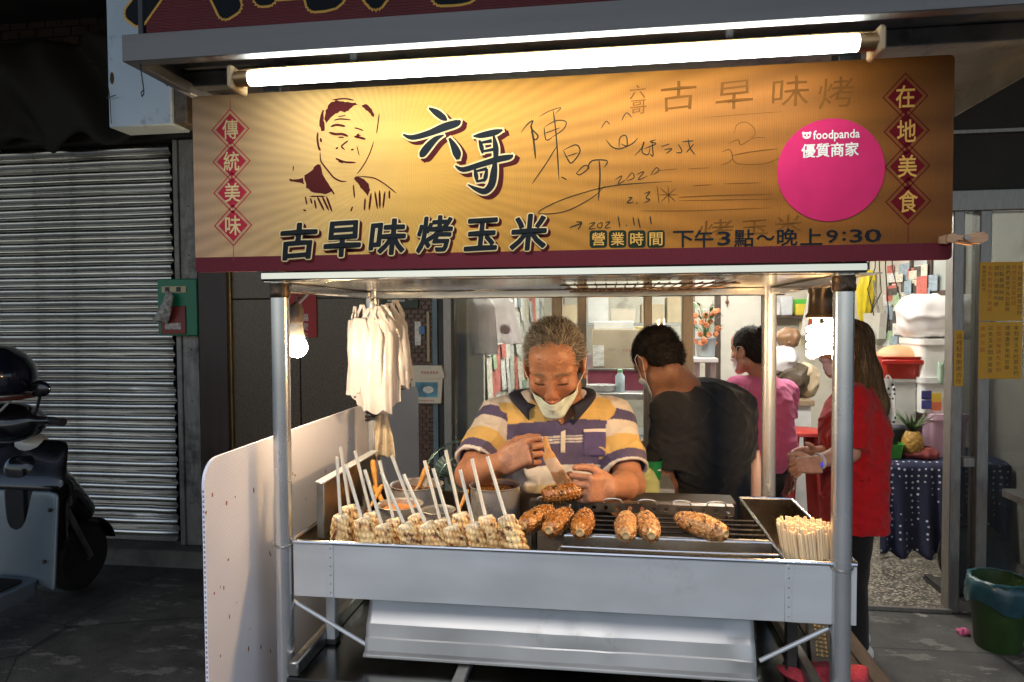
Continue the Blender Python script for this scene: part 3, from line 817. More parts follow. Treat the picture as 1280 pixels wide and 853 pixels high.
# ================================================================== the sign
SYF = 1.296                                # front face of the sign
sx0, sx1, sz0, sz1 = -.834, .597, 1.598, 1.953
sign = thing('sign_board', 'long yellow and orange printed shop sign with portrait and large characters', 'sign', ((sx0 + sx1) / 2, SYF, sz0))
def sign_mat():
    m = bpy.data.materials.new('sign_print'); m.use_nodes = True
    n, l = m.node_tree.nodes, m.node_tree.links; b = n['Principled BSDF']
    tc = n.new('ShaderNodeTexCoord'); sp = n.new('ShaderNodeSeparateXYZ'); l.new(tc.outputs['Object'], sp.inputs[0])
    def mth(op, a, c=None):
        q = n.new('ShaderNodeMath'); q.operation = op
        for i, v in enumerate((a, c)):
            if v is None: continue
            if isinstance(v, (int, float)): q.inputs[i].default_value = v
            else: l.new(v, q.inputs[i])
        return q.outputs[0]
    cx, cz = X(495, SYF, 210) - (sx0 + sx1) / 2, Z(215, SYF, 495) - sz0
    dx, dz = mth('SUBTRACT', sp.outputs[0], cx), mth('SUBTRACT', sp.outputs[2], cz)
    ang = mth('ARCTAN2', dz, dx)
    rays = mth('SINE', mth('MULTIPLY', ang, 84.0))
    rad = mth('SQRT', mth('ADD', mth('MULTIPLY', dx, dx), mth('MULTIPLY', mth('MULTIPLY', dz, dz), 2.0)))
    fade = mth('MINIMUM', mth('MULTIPLY', rad, 2.2), 1.0)
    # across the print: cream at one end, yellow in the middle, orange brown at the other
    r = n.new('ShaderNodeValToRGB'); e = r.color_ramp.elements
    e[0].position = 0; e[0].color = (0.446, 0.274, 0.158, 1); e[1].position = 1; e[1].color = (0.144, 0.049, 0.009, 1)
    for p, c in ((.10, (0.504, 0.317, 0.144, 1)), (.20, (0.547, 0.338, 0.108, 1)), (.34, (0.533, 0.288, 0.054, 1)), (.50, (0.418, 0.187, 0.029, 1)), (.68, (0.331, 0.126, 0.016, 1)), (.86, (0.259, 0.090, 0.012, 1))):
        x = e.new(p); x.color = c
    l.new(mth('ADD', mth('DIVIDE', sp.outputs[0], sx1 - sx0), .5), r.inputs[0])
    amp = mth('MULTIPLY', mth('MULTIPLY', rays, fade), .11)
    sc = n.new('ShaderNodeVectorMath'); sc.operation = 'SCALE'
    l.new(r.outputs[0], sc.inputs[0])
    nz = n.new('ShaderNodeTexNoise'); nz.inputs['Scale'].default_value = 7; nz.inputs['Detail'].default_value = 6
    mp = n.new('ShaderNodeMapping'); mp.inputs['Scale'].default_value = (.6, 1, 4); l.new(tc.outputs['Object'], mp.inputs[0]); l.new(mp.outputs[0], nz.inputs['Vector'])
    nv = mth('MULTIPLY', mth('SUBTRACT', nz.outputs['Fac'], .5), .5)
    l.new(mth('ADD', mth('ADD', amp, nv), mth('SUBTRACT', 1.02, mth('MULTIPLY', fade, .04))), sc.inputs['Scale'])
    # maroon band along the foot
    mx = n.new('ShaderNodeMix'); mx.data_type = 'RGBA'
    l.new(mth('LESS_THAN', sp.outputs[2], .030), mx.inputs[0]); l.new(sc.outputs[0], mx.inputs[6]); mx.inputs[7].default_value = (.11, .012, .020, 1)
    l.new(mx.outputs[2], b.inputs['Base Color'])
    b.inputs['Roughness'].default_value = .6; b.inputs['Specular IOR Level'].default_value = .18
    w = n.new('ShaderNodeTexWave'); w.bands_direction = 'X'; w.inputs['Scale'].default_value = 75
    l.new(tc.outputs['Object'], w.inputs['Vector'])
    bp = n.new('ShaderNodeBump'); bp.inputs['Strength'].default_value = .22; bp.inputs['Distance'].default_value = .001
    l.new(w.outputs['Fac'], bp.inputs['Height']); l.new(bp.outputs[0], b.inputs['Normal'])
    return m
def rrect(x0, x1, z0, z1, r, n=5):
    P = []
    for cx, cz, a in ((x1 - r, z1 - r, 0), (x0 + r, z1 - r, 90), (x0 + r, z0 + r, 180), (x1 - r, z0 + r, 270)):
        for i in range(n + 1):
            t = math.radians(a + 90 * i / n); P.append((cx + r * math.cos(t), cz + r * math.sin(t)))
    return P
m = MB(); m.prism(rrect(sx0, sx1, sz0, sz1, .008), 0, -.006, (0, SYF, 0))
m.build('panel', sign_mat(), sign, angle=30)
AX, AZ = np.array([1.0, 0, 0]), np.array([0, 0, 1.0])
def sp2(px, py): p = atY(px, py, SYF); return np.array([p[0], p[2]])
def on(p2, lift=0.0): return np.array([p2[0], SYF - lift, p2[1]])
inkm = lambda nm, c: mat(nm, c, .85, var=.06, scale=30, spec=.08)
INK, MAROON, CREAMINK = inkm('ink_navy', (.014, .017, .020)), inkm('ink_maroon', (.062, .010, .010)), inkm('ink_cream', (.66, .50, .25))
RED, DRED, GOLD = inkm('ink_red', (.42, .028, .05)), inkm('ink_dark_red', (.125, .008, .012)), inkm('ink_gold', (.62, .34, .08))
PEN, GHOST, GREEN = inkm('pen_ink', (.055, .042, .020)), inkm('faded_ink', (.17, .068, .015)), inkm('ink_green', (.018, .03, .018))
PINK, WHITE = inkm('sticker_pink', (.56, .028, .12)), inkm('ink_white', (.80, .76, .68))
def ribbon(mb, P, w, lift, taper=True, close=False):
    P = np.array(P, float)
    if len(P) < 2: return
    Q = [P[0]]
    for i in range(len(P) - 1):                # Catmull-Rom smoothing
        p0, p1, p2, p3 = P[max(i - 1, 0)], P[i], P[i + 1], P[min(i + 2, len(P) - 1)]
        for t in (.25, .5, .75, 1.0):
            Q.append(.5 * ((2 * p1) + (-p0 + p2) * t + (2 * p0 - 5 * p1 + 4 * p2 - p3) * t * t + (-p0 + 3 * p1 - 3 * p2 + p3) * t ** 3))
    P = np.array(Q); T = np.gradient(P, axis=0); T /= np.linalg.norm(T, axis=1)[:, None] + 1e-12
    N = np.stack([-T[:, 1], T[:, 0]], 1); n = len(P)
    s = np.linspace(0, 1, n); ww = w * (np.minimum(1, .3 + 4 * np.minimum(s, 1 - s)) if taper else np.ones(n))
    A, B = P + N * ww[:, None] / 2, P - N * ww[:, None] / 2
    V = [on(a, lift) for a in A] + [on(b, lift) for b in B]
    mb.add(V, [(i, n + i, n + i + 1, i + 1) for i in range(n - 1)])
def glyph(body, px, py, pw, ph, layers, shear=0.0, warp=None, name='lettering', par=None):
    """characters centred on a pixel of the sign; layers: (material, embolden, shift right, shift down, lift)"""
    c = sp2(px, py); e = sp2(px + pw / 2, py) - sp2(px - pw / 2, py); f = sp2(px, py - ph / 2) - sp2(px, py + ph / 2)
    V0, F0 = text_geo(body, 1.0, 0.0, shear); s0 = V0.max(0) - V0.min(0)
    kx, ky = e[0] / s0[0], f[1] / s0[1]; mid = (V0.max(0) + V0.min(0)) / 2
    for (mt, off, dx, dz, lift) in layers:         # a bold stroke is the plain stroke laid down several times in a small ring
        V = (V0 - mid) * np.array([kx, ky])
        if warp: V = warp(V, e[0], f[1])
        n = 0 if off <= 0 else (8 if off < .03 else 14); mb = MB()
        rr = [(0, 0)] + [(math.cos(2 * math.pi * i / n), math.sin(2 * math.pi * i / n)) for i in range(n)]
        if off > .06: rr += [(.5 * x, .5 * y) for x, y in rr[1:]]
        for i, (x, y) in enumerate(rr):
            mb.add([on(c + v + np.array([dx + x * off * kx, y * off * ky - dz]), lift + i * 1.2e-5) for v in V], F0)
        mb.build(name, mt, par or sign, smooth=False)
# diamonds
def diamonds(cs, hw, hh, chars, fill, line, ink, stem):
    for (px, py), ch in zip(cs, chars):
        c = sp2(px, py); w = sp2(px + hw, py)[0] - c[0]; h = sp2(px, py - hh)[1] - c[1]
        D = lambda k, q=1.0: [c + np.array(v) * k for v in ((w, 0), (0, h), (-w, 0), (0, -h))]
        mb = MB()
        O, I = D(1.0), D(.93); mb.add([on(p, .0004) for p in O + I], [(i, (i + 1) % 4, 4 + (i + 1) % 4, 4 + i) for i in range(4)])
        mb.build('diamond_outline', line, sign, smooth=False)
        mb = MB(); mb.add([on(p, .0004) for p in D(.76)], [(0, 1, 2, 3)]); mb.build('diamond', fill, sign, smooth=False)
        glyph(ch, px, py, hw * .80, hh * .92, [(ink, .012, 0, 0, .0008)])
    mb = MB()
    for (a, b) in stem: ribbon(mb, [sp2(*a), sp2(*b)], .0012, .0004, False); 
    mb.build('diamond_stem', line, sign, smooth=False)
diamonds([(288, 162), (289.5, 202), (290.5, 241), (291.5, 282)], 24, 26, '傳統美味', RED, RED, CREAMINK, [((287.5, 123), (288, 137)), ((292, 308), (292, 326))])
diamonds([(1131.5, 121), (1133, 164), (1134, 208), (1135, 252)], 29, 30, '在地美食', DRED, DRED, GOLD, [((1135, 282), (1135, 303))])
# the name in big brush letters
def brush(sl, wob):
    def f(V, w, h):
        x, y = V[:, 0] / w, V[:, 1] / h
        return np.stack([V[:, 0] + wob * w * np.sin(y * 5 + x * 2) * .5, V[:, 1] + sl * w * x + wob * h * .6 * np.sin(x * 6 + 1)], 1)
    return f
L3 = lambda o1, o2, d: [(MAROON, o2 + .012, d, d * 1.1, .0003), (MAROON, o2 + .008, d * .5, d * .6, .0005), (CREAMINK, o2, 0, 0, .0008), (INK, o1, 0, 0, .0012)]
SCR = {'六': [[(790, 148, 6), (815, 163, 22), (838, 180, 21), (851, 189, 5)], [(704, 236, 6), (735, 246, 17), (790, 232, 21), (840, 212, 27), (884, 198, 23), (895, 188, 4)],
             [(840, 238, 4), (812, 252, 19), (785, 280, 27), (768, 302, 24), (760, 310, 5)], [(858, 248, 8), (872, 272, 21), (884, 300, 28), (887, 320, 11)]],
       '哥': [[(938, 242, 5), (965, 239, 19), (1010, 229, 21), (1036, 221, 6)], [(958, 255, 7), (966, 280, 15), (969, 300, 5)], [(962, 264, 8), (1000, 257, 13)], [(968, 293, 8), (1004, 286, 11)], [(1006, 240, 7), (1013, 280, 19), (1013, 322, 15)],
             [(878, 340, 5), (905, 353, 17), (960, 337, 19), (1020, 319, 21), (1060, 311, 17), (1070, 303, 4)], [(943, 350, 7), (948, 375, 15), (951, 396, 5)], [(946, 359, 7), (984, 350, 12)], [(984, 350, 7), (979, 378, 15), (974, 394, 5)], [(950, 393, 7), (976, 387, 11)],
             [(1012, 318, 9), (1007, 360, 23), (999, 402, 25), (978, 425, 21), (950, 419, 15), (920, 403, 4)]]}
def stroke(mb, pts, grow, lift, dx, dz, k):
    P = np.array([[*sp2(240 + x / 2.667, 80 + y / 2.667), w] for x, y, w in pts]); Q = []
    for i in range(len(P) - 1):
        p0, p1, p2, p3 = P[max(i - 1, 0)], P[i], P[i + 1], P[min(i + 2, len(P) - 1)]
        for t in np.arange(0, 1, .2): Q.append(.5 * ((2 * p1) + (-p0 + p2) * t + (2 * p0 - 5 * p1 + 4 * p2 - p3) * t * t + (-p0 + 3 * p1 - 3 * p2 + p3) * t ** 3))
    Q = np.array(Q + [P[-1]]); T = np.gradient(Q[:, :2], axis=0); T /= np.linalg.norm(T, axis=1)[:, None]
    Q[0, :2] -= T[0] * grow; Q[-1, :2] += T[-1] * grow; N = np.stack([-T[:, 1], T[:, 0]], 1); w = (np.maximum(Q[:, 2], 2) * .00058 / 2 + grow)[:, None]; n = len(Q); sh_ = np.array([dx, -dz])
    mb.add([on(q, lift) for q in Q[:, :2] + N * w + sh_] + [on(q, lift) for q in Q[:, :2] - N * w + sh_], [(i, n + i, n + i + 1, i + 1) for i in range(n - 1)])
for chs in SCR.values():
    for mt, grow, dx, dz, lift in ((MAROON, .0034, .0085, .0065, .0003), (MAROON, .0034, .0045, .0035, .0004), (CREAMINK, .0030, 0, 0, .0008), (INK, .0, 0, 0, .0012)):
        mb = MB()
        for i, st in enumerate(chs): stroke(mb, st, grow, lift + i * 1.5e-5, dx, dz, 1)
        mb.build('lettering', mt, sign, smooth=False)
for ch, px, py in zip('古早味烤玉米', (374, 428, 484, 543, 601, 660), (302, 299, 297, 293, 293, 291)):
    glyph(ch, px, py, 44 if ch != '玉' else 41, 43 if ch != '玉' else 38, L3(.030, .062, .0042), .10, brush(.03, .018))
# opening hours
for ch, px in zip('營業時間', (748, 772, 796, 820)):
    c = sp2(px, 299); h = (sp2(px + 11, 299) - c)[0]
    mb = MB(); mb.add([on(np.array(p), .0004) for p in rrect(c[0] - h, c[0] + h, c[1] - h, c[1] + h, h * .35, 3)], [tuple(range(16))])
    mb.build('rounded_square', GREEN, sign, smooth=False)
    glyph(ch, px, 299, 16, 16, [(GOLD, .012, 0, 0, .0008)])
for ch, px, w, h in (('下', 854, 25, 20), ('午', 880, 23, 21), ('3', 905, 15, 17), ('點', 930, 24, 21), ('～', 957, 22, 7), ('晚', 984, 25, 21), ('上', 1014, 27, 20), ('9', 1040, 14, 16), (':', 1055, 4, 11), ('3', 1070, 15, 16), ('0', 1091, 20, 16)):
    glyph(ch, px, 299 - (px - 854) * .018, w, h, [(INK, .014, 0, 0, .0006)])
# portrait, printed in maroon
pc = lambda x, y: sp2(350 + x / 4.7375, 100 + y / 4.7375)
mb = MB()
for poly in ([(262, 235), (270, 180), (295, 140), (330, 120), (360, 128), (400, 130), (450, 135), (462, 148), (430, 160), (405, 185), (380, 195), (362, 185), (330, 200), (300, 225), (275, 258)],
             [(240, 210), (250, 185), (262, 180), (258, 240), (265, 300), (245, 305), (233, 260)],
             [(485, 150), (515, 145), (545, 175), (560, 205), (558, 222), (540, 210), (520, 185), (495, 165)],
             [(145, 565), (185, 540), (215, 505), (240, 497), (250, 545), (268, 585), (290, 620), (310, 660), (270, 678), (200, 668), (155, 640)],
             [(438, 580), (460, 572), (500, 590), (525, 615), (535, 650), (520, 690), (490, 650), (460, 610)],
             [(55, 588), (90, 590), (135, 580), (145, 618), (110, 608), (60, 602)]):
    r = rnd(len(poly)); P = []
    for i in range(len(poly)):
        a, b = np.array(poly[i], float), np.array(poly[(i + 1) % len(poly)], float)
        for t in (0, .33, .67): P.append(a + (b - a) * t + np.array([r.uniform(-4, 4), r.uniform(-4, 4)]) * (t > 0))
    c = np.mean(P, 0)
    if poly[0] in ((262, 235), (240, 210)):
        mb.add([on(pc(*p), .0004) for p in P], [tuple(range(len(P)))])
    else:
        mb.add([on(pc(*p), .0004) for p in P], [tuple(range(len(P)))])
kp = 1 / 4.7375 / FPX * 1.33
for w, st in ((10, [(300, 278), (330, 268), (360, 270), (388, 276)]), (6, [(320, 240), (360, 232), (420, 238)]), (5, [(345, 218), (390, 212)]), (11, [(290, 312), (330, 322), (370, 322), (405, 335)]),
              (6, [(345, 340), (380, 342)]), (6, [(440, 285), (465, 290), (495, 302)]), (10, [(440, 335), (470, 342), (508, 352)]), (7, [(405, 360), (385, 375), (365, 395), (385, 415)]), (7, [(420, 415), (438, 412)]),
              (7, [(330, 410), (345, 400)]), (8, [(330, 465), (350, 475), (390, 488), (450, 490)]), (6, [(345, 482), (375, 492)]), (5, [(555, 365), (545, 400), (530, 440), (505, 490), (475, 535), (455, 558)]),
              (5, [(588, 200), (582, 250), (572, 320)]), (7, [(238, 430), (242, 480), (262, 510), (290, 545), (320, 580), (360, 600), (395, 602)]), (9, [(225, 310), (222, 350), (230, 400), (240, 420)]),
              (9, [(240, 345), (245, 370)]), (5, [(460, 572), (550, 580), (610, 610), (650, 640), (690, 672)]), (8, [(505, 700), (500, 775)]), (9, [(540, 670), (528, 772)]), (8, [(562, 660), (578, 765)]),
              (9, [(590, 655), (592, 762)]), (8, [(622, 660), (610, 760)]), (8, [(648, 655), (648, 705)]), (7, [(150, 690), (160, 740)]), (7, [(180, 700), (190, 735)]), (8, [(205, 710), (215, 765)]),
              (9, [(220, 690), (262, 775)]), (9, [(250, 690), (290, 775)]), (9, [(275, 690), (308, 780)]), (7, [(138, 770), (155, 776)]), (6, [(175, 690), (270, 690)]), (7, [(435, 620), (442, 700)]), (7, [(430, 750), (420, 780)]),
              (7, [(300, 640), (322, 680)]), (5, [(80, 510), (78, 540)]), (6, [(470, 318), (455, 330), (480, 328)]), (4, [(455, 390), (470, 450)]), (7, [(310, 120), (380, 112), (440, 122)])):
    ribbon(mb, [pc(*p) for p in st], w * 1.4 * kp, .0004)
mb.build('portrait_print', MAROON, sign, smooth=False)
# pen autograph
qc = lambda x, y: sp2(640 + x / 4, 100 + y / 4)
mb = MB(); kq = .25 / FPX * 1.25
for w, st in ((8, [(45, 265), (75, 225), (105, 205), (95, 240), (130, 280), (115, 300), (95, 260)]), (10, [(95, 225), (108, 300), (118, 395)]), (5, [(135, 185), (190, 155), (245, 140), (215, 170)]),
              (6, [(160, 235), (170, 300), (200, 290)]), (6, [(165, 235), (220, 205), (270, 210), (255, 250), (195, 290)]), (7, [(205, 150), (215, 220), (225, 330), (235, 500)]), (6, [(225, 330), (170, 420), (100, 520)]),
              (5, [(160, 270), (240, 240)]), (7, [(255, 350), (280, 400), (300, 415), (340, 360), (320, 325), (260, 350)]), (5, [(270, 385), (330, 365)]), (6, [(245, 485), (275, 500)]), (6, [(320, 470), (360, 430), (385, 440), (340, 475), (320, 465)]),
              (7, [(375, 450), (400, 405), (475, 405), (460, 440)]), (8, [(435, 400), (440, 480), (432, 605)]), (5, [(800, 508), (600, 520), (450, 540), (250, 600), (130, 665), (260, 660), (400, 590), (465, 530)]),
              (5, [(445, 245), (470, 208), (490, 225)]), (5, [(548, 205), (572, 165), (600, 190)]), (6, [(470, 300), (500, 335), (540, 345), (600, 320), (630, 290)]), (6, [(535, 340), (540, 290), (570, 280), (575, 330), (545, 320)]),
              (6, [(612, 380), (650, 340), (660, 310), (650, 360), (680, 375), (690, 340)]), (6, [(660, 345), (720, 320), (690, 310), (720, 300)]), (6, [(700, 310), (705, 380), (690, 370)]), (5, [(745, 335), (790, 320)]), (6, [(760, 350), (800, 345), (770, 370)]),
              (6, [(830, 320), (850, 360), (820, 365)]), (6, [(850, 310), (910, 305)]), (6, [(880, 295), (890, 340), (915, 375)]), (6, [(910, 320), (870, 365)]), (5, [(515, 500), (550, 480), (530, 520), (570, 500)]),
              (5, [(570, 500), (600, 465), (610, 490), (575, 505)]), (5, [(620, 475), (660, 460), (630, 500), (680, 480)]), (5, [(690, 480), (720, 440), (735, 455), (700, 475)]), (6, [(580, 590), (600, 590), (575, 615), (610, 612)]), (6, [(620, 615), (628, 618)]),
              (6, [(660, 570), (690, 560), (670, 590), (690, 600), (660, 615)]), (7, [(285, 740), (350, 715), (320, 710)]), (7, [(350, 715), (330, 750)]), (6, [(385, 720), (415, 715), (385, 745), (420, 742)]), (6, [(430, 720), (450, 715), (445, 740), (428, 735), (430, 720)]),
              (6, [(465, 715), (490, 710), (465, 740), (495, 738)]), (7, [(530, 680), (540, 740)]), (7, [(570, 725), (575, 730)]), (7, [(605, 685), (612, 730)]), (7, [(690, 680), (697, 725)]), (7, [(630, 690), (642, 745)])):
    ribbon(mb, [qc(*p) for p in st], w * kq, .0005)
mb.build('pen_autograph', PEN, sign, smooth=False)
# ghosts of the older print under the repaint
for ch, px, py, w, h in (('六', 797, 115, 20, 17), ('哥', 798, 134, 20, 18), ('古', 848, 120, 44, 36), ('早', 918, 119, 46, 36), ('味', 988, 115, 46, 38), ('烤', 1045, 116, 44, 38), ('烤', 895, 288, 42, 26), ('玉', 943, 284, 34, 18), ('米', 985, 280, 34, 22)):
    glyph(ch, px, py, w, h, [(GHOST, 0.0, 0, 0, .0003)], 0, brush(.04, .03), 'faded_lettering')
mb = MB()
for w, st in ((4, [(1110, 270), (1125, 225), (1165, 212), (1205, 235), (1215, 275), (1180, 290)]), (5, [(1080, 320), (1130, 300), (1145, 325), (1210, 290), (1270, 290)]), (6, [(1095, 380), (1200, 360), (1330, 345)]), (5, [(1100, 385), (1130, 420), (1260, 420), (1340, 390)]),
              (6, [(830, 588), (1000, 580), (1300, 572)]), (4, [(830, 605), (1100, 600), (1320, 596)]), (4, [(640, 655), (900, 655), (1300, 640)]), (5, [(900, 530), (1000, 525)]), (4, [(1060, 520), (1250, 515)]), (4, [(720, 455), (830, 445)]), (4, [(880, 445), (990, 440)]),
              (3, [(950, 190), (1200, 170), (1350, 160)]), (6, [(725, 530), (735, 620)]), (6, [(740, 540), (820, 610)]), (6, [(820, 540), (745, 610)]), (5, [(780, 530), (785, 620)]), (5, [(730, 575), (830, 575)]), (5, [(1050, 360), (1090, 350), (1100, 400), (1040, 430)])):
    ribbon(mb, [qc(*p) for p in st], w * kq, .0003)
mb.build('faded_drawing', GHOST, sign, smooth=False)
# round pink sticker
cst = sp2(1038, 213); rs = (sp2(1106, 213) - cst)[0]
st = thing('round_sticker', 'round pink delivery sticker with white lettering on the sign', 'sticker', on(cst, .001))
n = 72; mb = MB(); mb.lathe([(rs, 0), (rs, .0009), (rs - .0004, .0011)], n, on(cst, 0.0002), rotm('X', 90)); mb.build('disc', PINK, st, angle=20)
glyph('foodpanda', 1045, 170, 58, 14, [(WHITE, .016, 0, 0, .002)], 0, None, 'lettering', st)
glyph('優質商家', 1037, 188, 71, 17, [(WHITE, .020, 0, 0, .002)], 0, None, 'lettering', st)
mb = MB(); c0 = sp2(1008, 170); u = (sp2(1009, 170) - c0)[0]
def blob(cx, cz, rx, rz, lift): mb.add([on(c0 + np.array([cx + rx * math.cos(t), cz + rz * math.sin(t)]) * u, lift) for t in np.linspace(0, 6.2832, 17)[:-1]], [tuple(range(16))])
blob(0, 0, 5.2, 4.4, .002); blob(-4, 3.2, 1.9, 1.9, .0019); blob(4, 3.2, 1.9, 1.9, .0019)
mb.build('logo_mark', WHITE, st, smooth=False)
mb = MB(); blob(-2, .3, 1.2, 1.5, .0023); blob(2, .3, 1.2, 1.5, .0023); blob(0, -1.8, .8, .6, .0023); mb.build('logo_detail', PINK, st, smooth=False)
# wooden peg clipped to the sign's edge
p0 = atY(1176, 300, SYF - .008); pg = thing('clothes_peg', 'brown spring clamp clipped to the edge of the sign', 'clamp', p0)
pt = [(0, .006), (.010, .009), (.016, .005), (.034, .004), (.044, .009), (.056, .010), (.064, .005), (.064, -.004), (.054, -.010), (.040, -.008), (.018, -.003), (.010, -.007), (0, -.006)]
wood = mat('peg_wood', (.42, .24, .13), .5, var=.2, scale=40, stretch=(1, 6, 6))
for s in (0, 1):
    mb = MB(); mb.prism(pt, -.006 + s * .026, .002 + s * .026, p0 + np.array([0, .004 + s * .0, 0])); mb.build('jaw', wood, pg)
mb = MB(); mb.tube([p0 + np.array([.028, -.006, .0]), p0 + np.array([.028, .030 - .06, 0])], .004, 8); mb.build('spring', dullsteel, pg)
# red sign standing on the hood
rx0, rz0 = X(181, 1.19, 38), HZ + .047
rsn = thing('red_sign', 'red shop sign with large gold edged black characters above the hood', 'sign', (-.05, 1.19, rz0))
mb = MB(); mb.box(rx0, .72, 1.19, 1.21, rz0, rz0 + .36, .003)
mb.build('panel', mat('red_print', (.10, .005, .008), .45, var=.15, scale=5, wave=('Z', 60, 0)), rsn)
mb = MB(); mb.box(rx0 - .012, rx0, 1.186, 1.214, rz0, rz0 + .36, .002); mb.build('edge_trim', black, rsn)
SYF_, SYF = SYF, 1.19
cxs = [(rx0 + .085 + .235 * i) for i in range(5)]
for ch, xx in zip('六哥烤玉米', cxs):
    for mt, off, lift in ((GOLD, .075, .0006), (INK, .055, .0012)):
        V, F = text_geo(ch, .23, 0, .12); V = V - (V.max(0) + V.min(0)) / 2; mb = MB()
        for i in range(17):
            d = np.array([math.cos(i * math.pi / 8), math.sin(i * math.pi / 8)]) * off * .23 * (i < 16)
            mb.add([on(np.array([xx, rz0 + .160]) + v + d, lift + i * 1.2e-5) for v in V], F)
        mb.build('lettering', mt, rsn, smooth=False)
SYF = SYF_
# pale blue sheet metal box behind the hood's corner
bx0, bx1 = X(134, 1.62, 80), X(213, 1.62, 80); bz = Z(158, 1.62, 170)
bsn = thing('metal_sign_box', 'pale blue rusty sheet metal box hanging behind the hood corner', 'sign', ((bx0 + bx1) / 2, 1.66, bz))
mb = MB(); mb.box(bx0, bx1, 1.62, 1.70, bz, 3.36, .003)
mb.build('casing', mat('pale_blue_paint', (.42, .52, .60), .5, var=.10, scale=5, dirt=(.12, .10, .10), dscale=9, damt=.12), bsn)
mb = MB(); mb.box(bx1, bx1 + .035, 1.63, 1.72, bz + .005, 3.36, .003); mb.build('side_flange', mat('rusty_flange', (.10, .085, .07), .7, .3, var=.5, scale=30, dirt=(.20, .14, .08), dscale=20), bsn)
mb = MB(); mb.box(bx0, bx1 + .035, 1.63, 2.4, 3.32, 3.355, .003); mb.build('hanger', darkwall, bsn)
rustm = mat('rust', (.07, .03, .02), .9, var=.4, scale=80)
for (px, py, sx, sz) in ((140, 98, .006, .016), (209, 103, .006, .010)):
    p = atY(px, py, 1.6195); mb = MB(); mb.ball(p, (sx, .0012, sz), 12, 6); mb.build('rust_stain', rustm, bsn)
w0 = atY(133, 123, 1.612)
mb = MB(); mb.tube([w0, w0 + np.array([.012, 0, .003]), w0 + np.array([.03, -.003, .006])], .0012, 5); mb.tube([w0 + np.array([.006, 0, .03]), w0 + np.array([.01, 0, 0]), w0 + np.array([.012, 0, -.065])], .0010, 5); mb.build('wire_twist', black, bsn)
# ================================================================== food and the cook's things on the cart
FLOOR = ZB + tk
def corn_mesh(name, seed, L, R, skin, fleck, dark, sesame=0, crust=0.0):
    """a cob with rows of kernels; returns an unparented object, base at z 0, axis +Z"""
    nu, nv = 78, 64
    u = np.linspace(0, 1, nu)[:, None]; a = np.arange(nv)[None] / nv * 2 * math.pi
    rows, along = 16, 20
    g = np.random.RandomState(seed)
    rad = R * (np.clip(np.sin(np.pi * (u * .86 + .07)), 0, 1) ** .34) * (1 - .10 * u)
    rad = np.where((u <= 0) | (u >= 1), rad * .45, rad)
    tw = a * rows / 2 + .6 * u + .25 * np.sin(u * 9 + seed)
    ker = np.abs(np.sin(tw)) ** .6 * np.abs(np.sin(u * along * np.pi / 1 * .5 + np.floor(tw / np.pi) * .8)) ** .5
    P0 = np.stack([np.cos(a) * R + u * 0, np.sin(a) * R + u * 0, u * L + a * 0], -1)
    nz = vnoise(P0 * 260, seed, 3); nb = vnoise(P0 * 90, seed + 3, 2)
    nf = vnoise(P0 * 620, seed + 9, 2)
    r = rad * (1 + .20 * (1 - crust) * (ker - .6) + .045 * nz + crust * (.05 * nf + .05 * nb))
    P = np.stack([np.cos(a) * r, np.sin(a) * r, u * L + a * 0 + .0015 * nb], -1)
    t = np.clip(.12 + .85 * (1 - ker) ** 1.3 + .45 * nb, 0, 1)[..., None]; f2 = (nz > .52)[..., None]
    C = np.array(skin) * (1 - t) + np.array(fleck) * t
    C = np.where(f2, np.array(dark), C)
    if not crust: C = C + (np.array((.86, .78, .62)) - C) * np.clip((u[..., None] - .90) * 6, 0, .5)
    else: C = C * (1 + .35 * crust * nf[..., None])
    m = MB(); m.grid(P, close_v=True, c=C)
    m.f.append(tuple(range(nv))[::-1]); m.f.append(tuple(range((nu - 1) * nv, nu * nv)))
    if sesame:
        for i in range(sesame):
            uu, aa = g.uniform(.04, .96), g.uniform(0, 6.28); j, k = int(uu * (nu - 1)), int(aa / 6.2832 * nv) % nv
            p = P[j, k]; fr = frame([p[0], p[1], 0], [g.normal(), g.normal(), g.normal()])
            m.ball(p * np.array([1.01, 1.01, 1]), (.0011, .0019, .0007), 5, 4, c=(.70, .52, .28) if g.rand() < .7 else (.10, .05, .02), M=fr)
    return m
corn_raw = vmat('parboiled_corn', .38, .25, 300, sub=.12, var=.18, scale=90)
corn_done = vmat('glazed_corn', .22, .35, 350, var=.35, scale=110, spec=.6)
stickm = mat('white_stick', (.80, .74, .62), .5, var=.10, scale=30, stretch=(6, 6, .6))
cc = lambda x, y: (340 + x / 3.765, 540 + y / 3.765)
ears = [((322, 385), (305, 118), 0), ((362, 342), (323, 70), 1), ((420, 402), (346, 153), 0), ((462, 375), (391, 90), 1), ((515, 432), (436, 178), 0), ((570, 405), (506, 135), 1), ((620, 428), (514, 188), 0), ((668, 385), (563, 110), 1),
        ((722, 428), (620, 200), 0), ((790, 408), (718, 136), 1), ((838, 438), (758, 172), 0), ((882, 378), (818, 86), 1), ((945, 426), (886, 178), 0), ((1003, 392), (941, 126), .4), ((1098, 392), (1014, 116), 0)]
place = ['beside the side plate', 'at the back corner by the splash plate', 'second along the front rim', 'behind the front ears near the splash plate', 'third along the front rim', 'behind the third front ear', 'fourth along the front rim', 'in front of the orange sauce pot',
         'fifth along the front rim', 'before the small empty pot', 'sixth along the front rim', 'beside the tall sauce pot', 'seventh along the front rim', 'leaning in front of the tall pot', 'at the end of the row beside the grill']
protos = [corn_mesh('c', 11 + i, .150 + .004 * i, .0265 + .0008 * i, (.80, .60, .30), (.44, .21, .06), (.15, .05, .02)) for i in range(3)]
meshes = []
